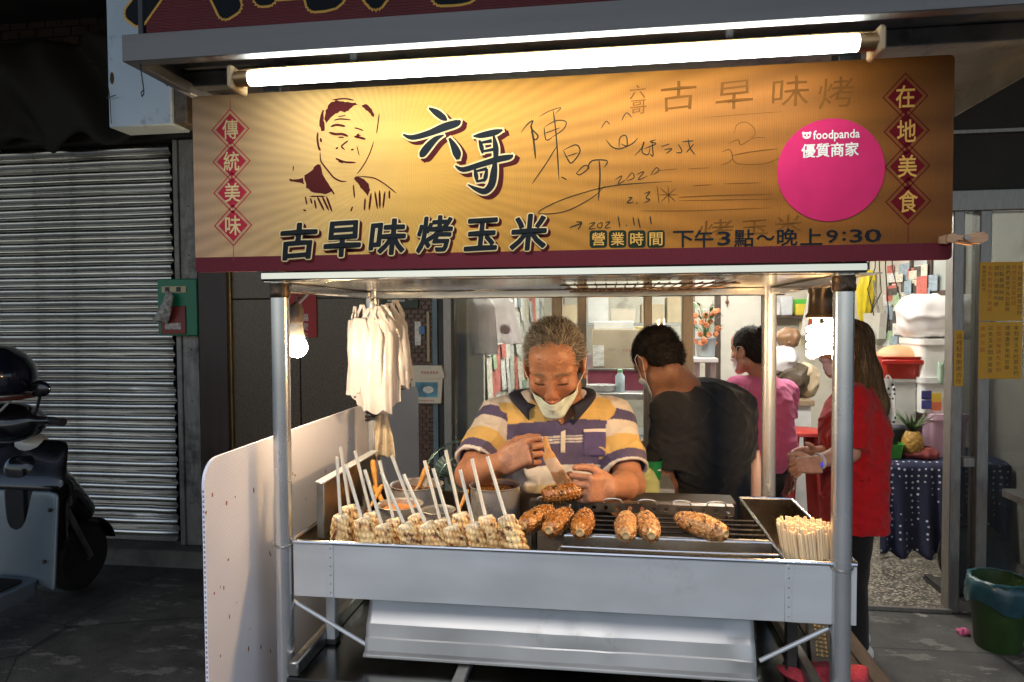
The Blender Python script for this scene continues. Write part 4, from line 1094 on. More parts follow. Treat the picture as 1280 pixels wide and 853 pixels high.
for i, (pt, ps, row) in enumerate(ears):
    Yt = 1.400 + .062 * row
    top = atY(*cc(*pt), Yt); end = atY(*cc(*ps), Yt + .008 + .006 * (i % 3))
    ax = norm(end - top); L = min(.150, (top[2] - FLOOR - .006) / max(ax[2], .3)); base = top - ax * L
    t = thing('corn_ear', 'parboiled corn ear on a white stick, ' + place[i], 'corn', base, 'corn ears standing in the trough')
    M = frame(ax, (0, 1, 0)) @ rotm('Z', i * 47)
    k = i % 3
    if i < 3:
        mb = protos[i]; mb.v = [np.concatenate(mb.v)]
        o = mb.build('cob', corn_raw, None, angle=180, tint=True, base=(0, 0, 0)); o.parent = t; meshes.append(o)
    else: o = share(meshes[k], 'cob', t)
    o.matrix_local = Matrix(np.block([[M * np.array([1, 1, L / (.150 + .004 * k)]), np.zeros((3, 1))], [np.zeros((1, 3)), np.ones((1, 1))]]).tolist())
    mb = MB(); mb.tube([top - ax * .04, top + (end - top) * .5, end], .0038, 8); s = mb.build('stick', stickm, t)
    if i in (4, 10, 12):
        q = top + (end - top) * (.5 if i != 10 else .35); mb = MB(); mb.tube([q, q + ax * .0016], .0034, 8); mb.build('red_band', inkm('ink_red', (.42, .028, .05)), s)
# grilled ears
gp = [corn_mesh('c', 31 + i, .125, .0250, sk, fk, dk, ses, .62) for i, (sk, fk, dk, ses) in enumerate((((.40, .155, .028), (.26, .08, .012), (.05, .018, .008), 190), ((.50, .25, .09), (.36, .16, .055), (.12, .05, .02), 220)))]
gm = []
ZG = ZT + .002
for i, (px, py, az, k, lab) in enumerate(((672, 648, 24, 0, 'glossy sauced corn ear on the grill, beside the tall pot'), (699, 652, 16, 0, 'glossy sauced corn ear on the grill, second from the tall pot'), (729, 654, 4, 0, 'browned sauced corn ear on the grill, third from the tall pot'),
                                      (783, 657, 2, 1, 'dry roasted corn ear on the grill, first past the gap'), (810, 657, -3, 1, 'dry roasted corn ear on the grill, second past the gap'), (876, 657, -42, 1, 'dry roasted corn ear lying askew at the end of the grill'))):
    c = atZ(px, py, ZG + .026)
    ax = np.array([math.sin(math.radians(az)), math.cos(math.radians(az)), .02]); ax /= np.linalg.norm(ax)
    base = c - ax * .0625
    t = thing('grilled_corn', lab, 'corn', base, 'corn ears on the grill')
    if not any(x[0] == k for x in gm):
        mb = gp[k]; o = mb.build('cob', corn_done, None, angle=180, tint=True, base=(0, 0, 0)); o.parent = t; gm.append((k, o))
    else: o = share([x[1] for x in gm if x[0] == k][0], 'cob', t)
    o.rotation_euler = Matrix((frame(ax) @ rotm('Z', 60 * i)).tolist()).to_euler()
    mb = MB(); mb.lathe([(.0, -.002), (.0075, -.004), (.010, .002), (.006, .012)], 12, base, frame(ax)); mb.build('stub', mat('corn_core', (.50, .33, .15), .7, var=.4, scale=150), t)
# grill bars and perforated rest
gr = thing('grill_rack', 'blackened wire grill rack over the trough', 'grill', (.1, 1.55, ZT - .02))
soot = mat('sooty_steel', (.045, .040, .036), .5, .8, var=.5, scale=40)
for y in (1.47, 1.505, 1.54, 1.575, 1.61):
    mb = MB(); mb.tube([(-.093, y, ZT - .001), (.333, y, ZT - .001)], .0026, 8); mb.build('bar', soot if y > 1.48 else dullsteel, gr)
mb = MB(); mb.box(-.09, .33, 1.46, 1.66, ZB + .01, ZB + .05, .004)
mb.build('charcoal_bed', mat('charcoal', (.012, .011, .010), .9, var=.6, scale=60, bump=1.0, bscale=60), gr)
pr_ = thing('perforated_bar', 'perforated steel corn rest behind the grill', 'rest', (.1, 1.66, ZT))
cell = []; hol = [(math.cos(t), math.sin(t)) for t in np.linspace(0, 2 * math.pi, 17)[:-1]]
sqr = [((c / max(abs(c), abs(s))), (s / max(abs(c), abs(s)))) for c, s in hol]
xa, xb = X(662, 1.66, 645), X(918, 1.66, 648); nc = 17; cw = (xb - xa) / nc; chh = .022; hz = ZT + .006
mb = MB()
for i in range(nc):
    cx = xa + cw * (i + .5); V = []
    for yy in (1.658, 1.661):
        V += [(cx + q[0] * cw / 2, yy, hz + q[1] * chh / 2) for q in sqr] + [(cx + q[0] * .0055, yy, hz + q[1] * .0055) for q in hol]
    F = []
    for j in range(16):
        k = (j + 1) % 16
        F += [(j, k, 16 + k, 16 + j), (32 + j, 48 + j, 48 + k, 32 + k), (16 + j, 16 + k, 48 + k, 48 + j)]
    mb.add(V, F)
mb.box(xa, xb, 1.661, 1.69, hz + chh / 2 - .002, hz + chh / 2, .0005)
mb.build('bar', mat('greasy_steel', (.20, .16, .12), .38, .9, var=.5, scale=30), pr_)
for i in range(6):
    x = xa + (xb - xa) * (i + .5) / 6; a = np.linspace(0, math.pi, 9)
    mb = MB(); mb.tube(np.stack([x - .022 * np.cos(a), np.full(9, 1.665), hz + .011 + .010 * np.sin(a) ** .5], 1), .0022, 6); mb.build('loop', dullsteel, pr_)
for x in (xa + .01, xb - .01):
    mb = MB(); mb.box(x - .006, x + .006, 1.656, 1.69, FLOOR, hz - .01, .001); mb.build('leg', soot, pr_)

# pots of sauce
potm = mat('pot_steel', (.60, .58, .55), .30, .65, var=.18, scale=12, rvar=.1, dirt=(.24, .13, .05), dscale=14, damt=.35)
def pot(px, py, Y, r, sauce, label, level=.02):
    c = atY(px, py, Y); z0, z1 = FLOOR, c[2]; h = z1 - z0
    t = thing('sauce_pot', label, 'pot', (c[0], c[1], z0), 'steel sauce pots on the cart')
    mb = MB(); mb.lathe([(r * .9, 0), (r * .98, .006), (r, .02), (r, h - .004), (r + .004, h - .001), (r + .0045, h), (r + .003, h + .001), (r - .002, h - .003), (r - .002, .012), (0, .012)], 36, (c[0], c[1], z0))
    mb.build('body', potm, t)
    if sauce:
        g = []
        for i in range(14):
            rr = (r - .0025) * i / 13; g.append([(c[0] + rr * math.cos(q), c[1] + rr * math.sin(q), z1 - level + .002 * math.sin(rr * 300 + q * 3) + .0015 * math.sin(rr * 500 - q * 5)) for q in np.arange(28) / 28 * 6.2832])
        mb = MB(); mb.grid(g, close_v=True); mb.build('sauce', sauce, t, angle=180)
    return c
s_brown = mat('brown_sauce', (.20, .085, .022), .25, var=.6, scale=120, bump=.6, bscale=160, dirt=(.04, .015, .006), dscale=70, damt=.6)
s_orange = mat('orange_sauce', (.50, .21, .07), .3, var=.3, scale=40, bump=.3, bscale=90)
cA = pot(619, 606, 1.72, .063, s_brown, 'tall steel pot of seeded brown sauce with drips', .014)
cB = pot(521, 605, 1.745, .067, s_brown, 'wide steel pot of brown sauce with an orange brush handle in it')
cC = pot(500, 630, 1.60, .053, s_orange, 'steel pot of orange sauce with brushes resting in it', .014)
cD = pot(548, 637, 1.555, .037, None, 'small empty steel pot between the sauce pots')
cE = pot(435, 640, 1.60, .030, s_brown, 'small sauce stained pot beside the splash plate', .01)
cF = pot(447, 617, 1.72, .034, s_brown, 'small pot of utensils against the splash plate', .02)
hand = mat('orange_wood', (.52, .24, .05), .4, var=.25, scale=30, stretch=(5, 5, 1))
def brush(px0, py0, Y0, px1, py1, Y1, w, label):
    a, b = atY(px0, py0, Y0), atY(px1, py1, Y1); ax = norm(b - a)
    t = thing('basting_brush', label, 'brush', a, 'basting brushes in the pots')
    mb = MB(); mb.tube([a, a + (b - a) * .3, a + (b - a) * .75, b - ax * .004, b], [w * .7, w * .8, w * 1.1, w * .95, w * .4], 10); mb.build('handle', hand, t)
    mb = MB(); mb.tube([a - ax * .03, a - ax * .012, a + ax * .002], [w * 1.5, w * 1.4, w], 10); mb.build('bristle_head', s_brown, t)
brush(523, 610, 1.745, 535, 582, 1.76, .0085, 'orange wooden brush handle standing in the wide brown sauce pot')
brush(470, 610, 1.70, 466, 575, 1.72, .0075, 'yellow wooden brush handle standing against the splash plate')
brush(482, 634, 1.63, 467, 608, 1.70, .0075, 'orange wooden brush resting in the orange sauce pot')
brush(462, 636, 1.62, 478, 606, 1.69, .0055, 'thin wooden brush crossing the orange sauce pot')
brush(573, 640, 1.60, 585, 612, 1.64, .005, 'thin orange brush leaning between small pot and tall pot')
a = np.linspace(0, 2 * math.pi, 21)[:-1]; q = atY(447, 608, 1.70)
lad = MB(); lad.tube(np.stack([q[0] + .014 * np.cos(a) + .01 * np.sin(a), q[1] + 0 * a, q[2] + .022 * np.sin(a)], 1), .0028, 6, closed=True)
lad.tube([q + np.array([.006, 0, -.02]), q + np.array([.014, .004, -.05]), q + np.array([.012, .012, -.075])], .0028, 6); lad.build('ladle_loop', potm, label='bent steel ladle handle loop in the utensil pot', cat='ladle')

# chopsticks crammed in the end box
g = rnd(21); mb = MB(); mb.box(-.0027, .0027, -.0027, .0027, 0, .165, .0009); ch0 = None; nst = 0
for i in range(-9, 10):
    for j in range(-9, 10):
        x, y = (i + .5 * (j % 2)) * .0074, j * .0068
        if x * x + y * y > .0515 ** 2: continue
        b = np.array([.402 + x * .80 + g.uniform(-.001, .001), 1.402 + y * .68, FLOOR + .001]); tpt = np.array([.388 + x * 1.02 + g.uniform(-.002, .002), 1.428 + y * 1.10 + g.uniform(-.002, .002), 0])
        tilt = tpt[:2] - b[:2]; ln = .166 + g.uniform(-.007, .008)
        ax = norm([tilt[0], tilt[1], ln]); R = frame(ax, (0, 1, 0)) @ rotm('Z', g.uniform(0, 90))
        if ch0 is None:
            o = ch0 = mb.build('chopstick', mat('bamboo', (.72, .54, .33), .55, var=.14, scale=40, stretch=(5, 5, .5)), base=(0, 0, 0))
        else: o = share(ch0, 'chopstick')
        o.location = b.tolist(); o.rotation_euler = Matrix(R.tolist()).to_euler(); o.scale = (1, 1, ln / .165)
        prop(o, 'pale bamboo chopstick standing in the crammed end box of the cart', 'chopstick', 'chopsticks crammed in the end box'); nst += 1

# bulbs
def cord(pts, r, name, mt, par): mm = MB(); mm.tube(pts, r, 8); return mm.build(name, mt, par)
c = atY(371, 434, 1.50); lb = thing('light_bulb', 'lit round white bulb hanging by the cart pole', 'lamp', c + np.array([0, 0, -.03]))
r = .0245
mb = MB(); mb.lathe([(r * math.sin(t), -r * math.cos(t)) for t in np.linspace(0, 2.3, 14)] , 24, c); mb.build('globe', mat('lit_globe', (.9, .88, .8), .5, emit=(1.0, .74, .44), estr=235), lb)
mb = MB(); mb.lathe([(r * .745, r * .66), (.0165, .030), (.0145, .052), (.0135, .058)], 20, c); mb.build('neck', mat('bulb_neck', (.85, .80, .70), .4), lb)
mb = MB(); mb.lathe([(.0150, .056), (.0165, .060), (.0165, .088), (.013, .098), (.005, .104)], 16, c); mb.build('socket', mat('brown_socket', (.06, .04, .03), .5), lb)
cord([c + np.array([0, 0, .10]), c + np.array([.004, 0, .116]), c + np.array([-.004, .004, .13]), c + np.array([.004, .01, 1.60 - c[2]])], .0026, 'cord', black, lb)
cord([c + np.array([.0, 0, .106]), c + np.array([.016, .01, .122]), c + np.array([.03, .02, .138])], .0022, 'cord', black, lb)
c = atY(1026, 424, 1.52); lb = thing('spiral_bulb', 'lit spiral fluorescent bulb hanging by the end pole', 'lamp', c + np.array([0, 0, -.045]))
P = []
for i in range(121):
    t = i / 120; th = t * 2 * math.pi * 3.6; P.append(c + np.array([.022 * math.cos(th), .022 * math.sin(th), .028 - t * .062]) * (1, 1, 1))
mb = MB(); mb.tube(P, .0072, 8); mb.tube([c + np.array([.022, 0, .028]), c + np.array([.015, 0, .036]), c + np.array([.010, 0, .05])], .006, 8); mb.tube([P[-1], c + np.array([0, 0, -.030]), c + np.array([-.008, 0, .0]), c + np.array([-.010, 0, .05])], .006, 8)
mb.build('spiral_tube', mat('lit_spiral', (.9, .88, .8), .5, emit=(1.0, .62, .28), estr=190), lb)
brz = mat('bronze_socket', (.10, .065, .035), .35, .5, var=.2)
mb = MB(); mb.lathe([(.012, .044), (.030, .045), (.031, .050), (.026, .056), (.0235, .095), (.026, .10), (.025, .112), (.017, .120), (.012, .135), (.004, .150)], 24, c); mb.build('holder', brz, lb)
cord([c + np.array([0, 0, .145]), c + np.array([.003, 0, .16]), c + np.array([.012, .0, 1.59 - c[2]])], .005, 'cord', black, lb)

# plastic bags bunched on the back pole
bagm = bpy.data.materials.new('thin_plastic'); bagm.use_nodes = True
n_, l_ = bagm.node_tree.nodes, bagm.node_tree.links; b_ = n_['Principled BSDF']
b_.inputs['Base Color'].default_value = (.66, .64, .65, 1); b_.inputs['Roughness'].default_value = .24
tr_ = n_.new('ShaderNodeBsdfTranslucent'); tr_.inputs[0].default_value = (.85, .80, .80, 1); mx_ = n_.new('ShaderNodeMixShader'); mx_.inputs[0].default_value = .42
l_.new(b_.outputs[0], mx_.inputs[1]); l_.new(tr_.outputs[0], mx_.inputs[2]); l_.new(mx_.outputs[0], n_['Material Output'].inputs[0])
def bag(top, w, h, az, seed, label, lean=0.0, mt=None, handles=True, group='plastic bags bunched on the pole', name='plastic_bag'):
    g = np.random.RandomState(seed); ph = g.rand(6) * 6.28
    d, nrm = np.array([math.cos(az), math.sin(az), 0]), np.array([-math.sin(az), math.cos(az), 0])
    rows = []
    nu, nv = 40, 56
    for i in range(nu):
        v = i / (nu - 1); row = []
        wid = w * (.50 + .50 * min(1, v * 5.0) ** .6) * (1 - .08 * v)
        for j in range(nv):
            s = j / (nv - 1) * 2 * math.pi
            x = .5 * wid * math.copysign(abs(math.cos(s)) ** .75, math.cos(s))
            th = .007 + .006 * math.sin(v * 3)
            y = th * math.sin(s) + (.0065 * (1 - 2 * abs(math.sin(x / w * 6 + ph[0] + .6 * v))) + .0028 * (1 - 2 * abs(math.sin(x / w * 13 + ph[1] - v))) + .0009 * (1 - 2 * abs(math.sin(v * 9 + x / w * 6 + ph[3])))) * min(1, v * 2 + .25)
            z = -h * v + .007 * math.sin(x / w * 12 + ph[2]) * v + .016 * (abs(x) / (w * .5)) ** 2 * (1 if v < .12 else 0) * -1 + (.010 * (x / (w * .5)) ** 2 if v < .05 else 0)
            row.append(np.asarray(top) + d * (x + lean * v) + nrm * (y + .008 * math.sin(v * 4 + ph[4])) + np.array([0, 0, z]))
        rows.append(row)
    m2 = MB(); m2.grid(rows, close_v=True)
    m2.f.append(tuple(range((nu - 1) * nv, nu * nv)))
    t = m2.build(name, mt or bagm, None, angle=50, label=label, cat='bag', group=group)
    if handles:
        for sg in (-1, 1):
            G = []
            for i in range(8):
                v = i / 7; c0 = np.asarray(top) + d * (sg * w * .25 * (1 - v * .85)) + np.array([0, 0, -.008 + .045 * v])
                G.append([c0 + d * (.009 * k * (1 - .4 * v)) + nrm * (.003 * math.sin(k * 3 + v * 5)) for k in (-1, -.4, .3, 1)])
            m3 = MB(); m3.grid(G); m3.build('handle', mt or bagm, t, angle=180)
    return t
px_p = np.array([BX0, BY])
for i, (px, py, w, h, az, Y, ln) in enumerate(((443, 400, .085, .205, -.9, 1.815, -.006), (452, 398, .09, .225, -.45, 1.80, -.004), (462, 402, .095, .235, -.2, 1.79, 0), (472, 400, .09, .250, .0, 1.785, 0), (480, 398, .085, .235, .25, 1.795, .004), (487, 396, .10, .195, .55, 1.81, .006), (495, 392, .085, .190, .85, 1.83, .01))):
    bag(atY(px, py, Y), w, h, az, i + 3, ['white plastic carrier bag, outermost of the bunch toward the street', 'white plastic carrier bag folded behind the outermost one', 'white plastic carrier bag with a long fold in the bunch', 'longest white plastic carrier bag in the middle of the bunch', 'white plastic carrier bag beside the longest one',
        'short wide white plastic carrier bag in the bunch', 'white plastic carrier bag of the bunch beside the white meter box'][i], ln)
hk = atY(468, 374, 1.81)
hg = thing('bag_hook', 'wire hook holding the bunch of plastic bags', 'hook', hk)
mb = MB(); mb.tube([(BX0 + .016, BY - .012, hk[2] + .004), hk + np.array([0, .01, .004]), hk + np.array([0, -.03, -.006]), hk + np.array([.0, -.036, .006])], .0022, 6); mb.build('wire', dullsteel, hg)
# towel and tape on the pole
tb = MB(); zt = atY(476, 515, BY - .03)
for k in range(3):
    a = np.linspace(0, 2 * math.pi, 19)[:-1]; mb = tb.tube(np.stack([BX0 + .022 * np.cos(a), BY + .022 * np.sin(a), zt[2] - .012 * k + .006 * np.sin(a + k)], 1), .004, 6, closed=True)
tb.tube([(BX0, BY - .024, zt[2]), (BX0 + .012, BY - .05, zt[2] - .014), (BX0 + .03, BY - .045, zt[2] - .004)], .003, 6)
tb.build('tape_knot', black, label='black tape knotted round the back cart pole', cat='tape')
rows = []
for i in range(26):
    v = i / 25; row = []
    for j in range(22):
        s = j / 21 * 2 - 1; x = s * (.016 + .017 * v); y = .008 * math.sin(s * 7 + v * 3) * (.5 + v)
        row.append((BX0 + .034 + x + .006 * v, BY - .034 + y, zt[2] - .005 - v * .118 - .008 * abs(s) * v + .004 * math.sin(s * 9)))
    rows.append(row)
mb = MB(); mb.grid(rows); o = mb.build('towel', mat('stained_towel', (.50, .42, .30), .9, var=.2, scale=30, dirt=(.22, .12, .05), dscale=25, damt=.5, bump=.5, bscale=200), None, angle=180, label='stained towel hanging on the back cart pole', cat='towel')
md = o.modifiers.new('thick', 'SOLIDIFY'); md.thickness = .003

# white twin-wall plastic screen beside the cart
PXP = -.745
z_a = atX(258, 575, PXP); z_b = atX(522, 496, PXP)
ptop = max(z_a[2], z_b[2]); y0, y1 = float(z_a[1]) - .012, float(z_b[1])
scr = thing('plastic_screen', 'white ribbed plastic screen standing beside the cart', 'screen', (PXP, (y0 + y1) / 2, .02))
pl_m = mat('white_ribbed_plastic', (.76, .75, .83), .38, var=.05, scale=4, wave=('Z', 62, 0), bump=.18)
rc = rrect(y0, y1, .02, ptop, .045, 8)
mb = MB(); mb.prism([(-q[0], q[1]) for q in rc], -.003, .003, (PXP, 0, 0), (0, -1, 0), (0, 0, 1)); mb.build('sheet', pl_m, scr, angle=30)
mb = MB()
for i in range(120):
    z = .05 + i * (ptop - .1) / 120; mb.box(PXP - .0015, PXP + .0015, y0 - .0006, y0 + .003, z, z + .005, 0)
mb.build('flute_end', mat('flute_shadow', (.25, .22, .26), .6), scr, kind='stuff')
g = rnd(77); mb = MB()
for i in range(46):
    y, z = y0 + g.random() ** 1.2 * .75, ptop - .06 - g.random() * .42; s = g.uniform(.0012, .0034)
    mb.ball((PXP + .003, y, z), (.0005, s, s * g.uniform(1, 2.2)), 6, 4)
mb.build('sauce_speck', mat('dried_sauce', (.32, .11, .04), .5), scr, kind='stuff')
for y in (1.35, 2.3):
    mb = MB(); mb.box(PXP + .003, PXP + .03, y - .12, y + .12, .002, .05, .004); mb.build('foot', black, scr)
# ================================================================== people
def face_toward(fwd, up=(0, 0, 1)):
    """columns: side, forward, up"""
    f = norm(fwd); x = norm(np.cross(f, up)); z = np.cross(x, f)
    return np.stack([x, f, z], 1)
def add_head(S, c, M, s, nose=1.0, female=False):
    T = lambda p: np.asarray(c) + M @ (np.asarray(p, float) * s)
    E = lambda p, r, k=.02, op='u', m=None: S.ell(T(p), np.asarray(np.broadcast_to(r, (3,)), float) * s, M if m is None else M @ m, k * s, op)
    C = lambda a, b, ra, rb=None, k=.012, op='u': S.cap(T(a), T(b), ra * s, None if rb is None else rb * s, k * s, op)
    E((0, -.014, .036), (.073, .092, .080)); E((0, .026, -.022), (.060, .062, .080), .03)
    E((0, .048, .055), (.052, .034, .036), .03)
    C((-.050, .002, -.068), (-.012, .066, -.100), .020, .017, .02); C((.050, .002, -.068), (.012, .066, -.100), .020, .017, .02)
    E((0, .074, -.102), (.020, .016, .017), .02)
    for g in (-1, 1):
        E((g * .043, .058, -.026), (.022, .022, .018), .02)
        C((g * .010, .083, .021), (g * .050, .064, .022), .0085, .008, .012)
        E((g * .031, .095, -.002), (.017, .014, .0125), .010, 'd')
        E((g * .031, .071, -.004), (.0150, .0135, .0120), .004)
        C((g * .017, .0835, -.0085), (g * .045, .0775, -.0075), .0022, .0020, .004)
        E((g * .0125, .092, -.040), (.0085, .0105, .0075), .006)
        E((g * .006, .0985, -.0465), (.0036, .0036, .003), .003, 'd')
        C((g * .017, .089, -.038), (g * .030, .078, -.066), .0026, .002, .006, 'd')
        E((g * .079, -.008, -.010), (.009, .020, .032), .008, 'u', rotm('Z', g * -22)); E((g * .088, .000, -.006), (.006, .011, .020), .006, 'd', rotm('Z', g * -22))
        E((g * .081, .002, -.036), (.006, .009, .009), .006)
    C((0, .087, .012), (0, .101 * nose + (1 - nose) * .09, -.026), .0075, .0105, .010); E((0, .102, -.036), (.0115, .0115, .0095), .008)
    C((-.020, .082, -.0655), (0, .0935, -.0615), .0052, .0066, .006); C((.020, .082, -.0655), (0, .0935, -.0615), .0052, .0066, .006)
    C((-.018, .081, -.0760), (0, .0905, -.0785), .0060, .0078, .006); C((.018, .081, -.0760), (0, .0905, -.0785), .0060, .0078, .006)
    C((-.023, .086, -.0695), (.023, .086, -.0695), .0016, .0016, .003, 'd'); C((0, .097, -.0695), (0, .096, -.0696), .0024, .0024, .003, 'd')
    for z in (.050, .063): C((-.03, .0825 - (z - .05) * .3, z), (.03, .0825 - (z - .05) * .3, z + .002), .0013, .0013, .003, 'd')
    for g in (-1, 1): C((g * .006, .094, .020), (g * .008, .092, .034), .0014, .0012, .003, 'd')
    return T
def skin_tint(V, c, M, s, skin, brow, lip=(.33, .11, .08), lash=True):
    p = (V - np.asarray(c)) @ M / s; p = np.where((np.linalg.norm(p, axis=1) < .17)[:, None], p, 9.0); C = np.tile(np.asarray(skin, float), (len(V), 1))
    n = vnoise(V * 120, 3, 3)[:, None]; C = C * (1 + .10 * n) * np.array([1, 1 - 0.02, 1])
    fr = p[:, 1] > .03
    def put(mask, col, a):
        C[mask] = C[mask] * (1 - a[mask][:, None]) + np.asarray(col) * a[mask][:, None]
    red = np.exp(-((np.abs(p[:, 0]) - .038) / .02) ** 2 - ((p[:, 2] + .03) / .02) ** 2) + np.exp(-(p[:, 0] / .016) ** 2 - ((p[:, 2] + .036) / .014) ** 2) + .8 * (np.abs(p[:, 0]) > .074)
    put(np.ones(len(V), bool), np.asarray(skin) * np.array([1.05, .74, .66]), np.clip(red, 0, 1) * .6 * (np.abs(p[:, 2]) < .15))
    ax_ = np.abs(p[:, 0]); zb = .0235 - .9 * np.maximum(ax_ - .033, 0) ** 1.2 * 2
    put(fr, brow, np.clip(1.4 - ((p[:, 2] - zb) / .0050) ** 2, 0, 1) * np.clip((ax_ - .010) / .006, 0, 1) * np.clip((.054 - ax_) / .008, 0, 1) * .85)
    if lash:
        zl = -.0095 + .10 * np.maximum(np.abs(ax_ - .031) - .004, 0)
        put(fr, (.035, .018, .012), np.clip(1.6 - ((p[:, 2] - zl) / .0028) ** 2, 0, 1) * np.clip((.016 - np.abs(ax_ - .031)) / .004, 0, 1) * .95)
    m = fr & (ax_ < .026) & (np.abs(p[:, 2] + .070) < .014)
    put(m, lip, np.clip(1.2 - (ax_ / .025) ** 2, 0, 1) * .75)
    put(fr, np.asarray(skin) * .25, np.clip(1.2 - ((p[:, 2] + .0695) / .0022) ** 2, 0, 1) * (ax_ < .025) * .8)
    return C
FL = [(.044, .026, .021), (.049, .030, .022), (.045, .028, .021), (.036, .021, .019)]
def add_hand(S, w, f, s, n, curls, thumb, k=1.0, spread=.0):
    """w wrist, f toward the knuckles, s toward the thumb, n out of the palm; curls: degrees of the three joints of each finger"""
    f, s, n = norm(f), norm(s), norm(n); w = np.asarray(w, float)
    M = np.stack([f, s, n], 1)
    S.rbox(w + f * .046 * k, np.array([.048, .037, .0135]) * k, M, .012 * k, .014)
    S.ell(w + f * .03 * k + s * .026 * k + n * .008 * k, np.array([.033, .017, .014]) * k, M, .012)
    tips = []
    for i in range(4):
        off = (.030 - .0205 * i) * k; p = w + f * (.090 - .004 * abs(i - 1)) * k + s * off; a = 0.0; r = (.0098, .0100, .0095, .0082)[i] * k
        d0 = norm(f + s * spread * (1.5 - i))
        for j in range(3):
            a += math.radians(curls[i][j]); d = d0 * math.cos(a) + n * math.sin(a); q = p + d * FL[i][j] * k
            S.cap(p, q, r * .97, r * .88, .0022); p = q; r *= .90
        tips.append(p)
    p = w + f * .022 * k + s * .034 * k + n * .006 * k; r = .0125 * k
    for (df, ds, dn), L in zip(thumb, (.036, .032, .024)):
        q = p + norm(f * df + s * ds + n * dn) * L * k; S.cap(p, q, r, r * .88, .006); p = q; r *= .86
    tips.append(p)
    return tips
def hand_joint(a, b, t): return np.asarray(a) * (1 - t) + np.asarray(b) * t
def strands(V, N, keep, comb, n, L, w, cols, seed, jit=.25):
    """short hair as many narrow ribbons rooted on the points V with normals N"""
    g = np.random.RandomState(seed); ids = np.where(keep)[0]; ids = ids[g.randint(0, len(ids), n)]
    P0, nn = V[ids], N[ids]; d = comb(P0, nn) + g.normal(size=(n, 3)) * jit
    d -= nn * (d * nn).sum(1)[:, None] * .8; d /= np.linalg.norm(d, axis=1)[:, None] + 1e-9
    side = np.cross(d, nn); side /= np.linalg.norm(side, axis=1)[:, None] + 1e-9
    ln = L * (.6 + .8 * g.rand(n))[:, None]
    pts = []
    for t in (0, .5, 1):
        c = P0 + d * ln * t + nn * (.001 + .006 * t * (1 - .4 * t) * (.4 + g.rand(n)[:, None])) ; ww = w * (1 - .8 * t)
        pts += [c - side * ww, c + side * ww]
    A = np.stack(pts, 1).reshape(-1, 3); b = np.arange(n)[:, None] * 6
    F = np.concatenate([b + np.array([0, 1, 3, 2]), b + np.array([2, 3, 5, 4])])
    col = np.array(cols)[g.randint(0, len(cols), n)] * (.8 + .4 * g.rand(n, 1)); C = np.repeat(col, 6, 0)
    return A, F, C
def vnormals(V, F):
    a, b, c = V[F[:, 0]], V[F[:, 1]], V[F[:, 2]]; nf = np.cross(b - a, c - a); N = np.zeros_like(V)
    for i in range(F.shape[1]): np.add.at(N, F[:, i], nf)
    return N / (np.linalg.norm(N, axis=1)[:, None] + 1e-12)
def sdf_obj(name, S, lo, hi, h, mt, parent, tint, disp=None):
    V, F = S.mesh(lo, hi, h, disp); o = mkobj(name, V, F.tolist(), mt, parent, True, 180)
    set_tint(o, tint(V) if callable(tint) else np.tile(np.asarray(tint, float), (len(V), 1)))
    return o, V, F
def drape(S, O, D, off):
    """march rays from O along D to the surface, stop off above it"""
    P = np.array(O, np.float32); D = np.asarray(D, np.float32)
    for _ in range(40): P = P + D * ((S.eval(P) - off) * .9)[..., None]
    return P
skinm = vmat('skin', .48, .55, 210, sub=.06, var=.10, scale=90, spec=.45)
clothm = vmat('cotton', .85, .35, 700, var=.07, scale=50, spec=.2, sheen=.15)
hairm = vmat('hair', .65, .3, 500, var=.35, scale=300, spec=.2)
def wrinkle(amp, fx, seed):
    def f(P):
        q = P * np.array(fx, np.float32); a = vnoise(q, seed, 2); b = vnoise(q * 2.3 + 5, seed + 1, 2)
        return (-(amp * (1 - np.abs(a)) ** 3) + amp * .35 * b).astype(np.float32)
    return f
def bounds(pts, m): p = np.array(pts); return p.min(0) - m, p.max(0) + m
def shoe(S, ankle, d):
    a = np.asarray(ankle, float); d = norm([d[0], d[1], 0]); S.cap((*(a[:2] - d[:2] * .03), .045), (*(a[:2] + d[:2] * .15), .030), .042, .030, .02); S.cap(a, (a[0], a[1], .05), .04, .045, .02)

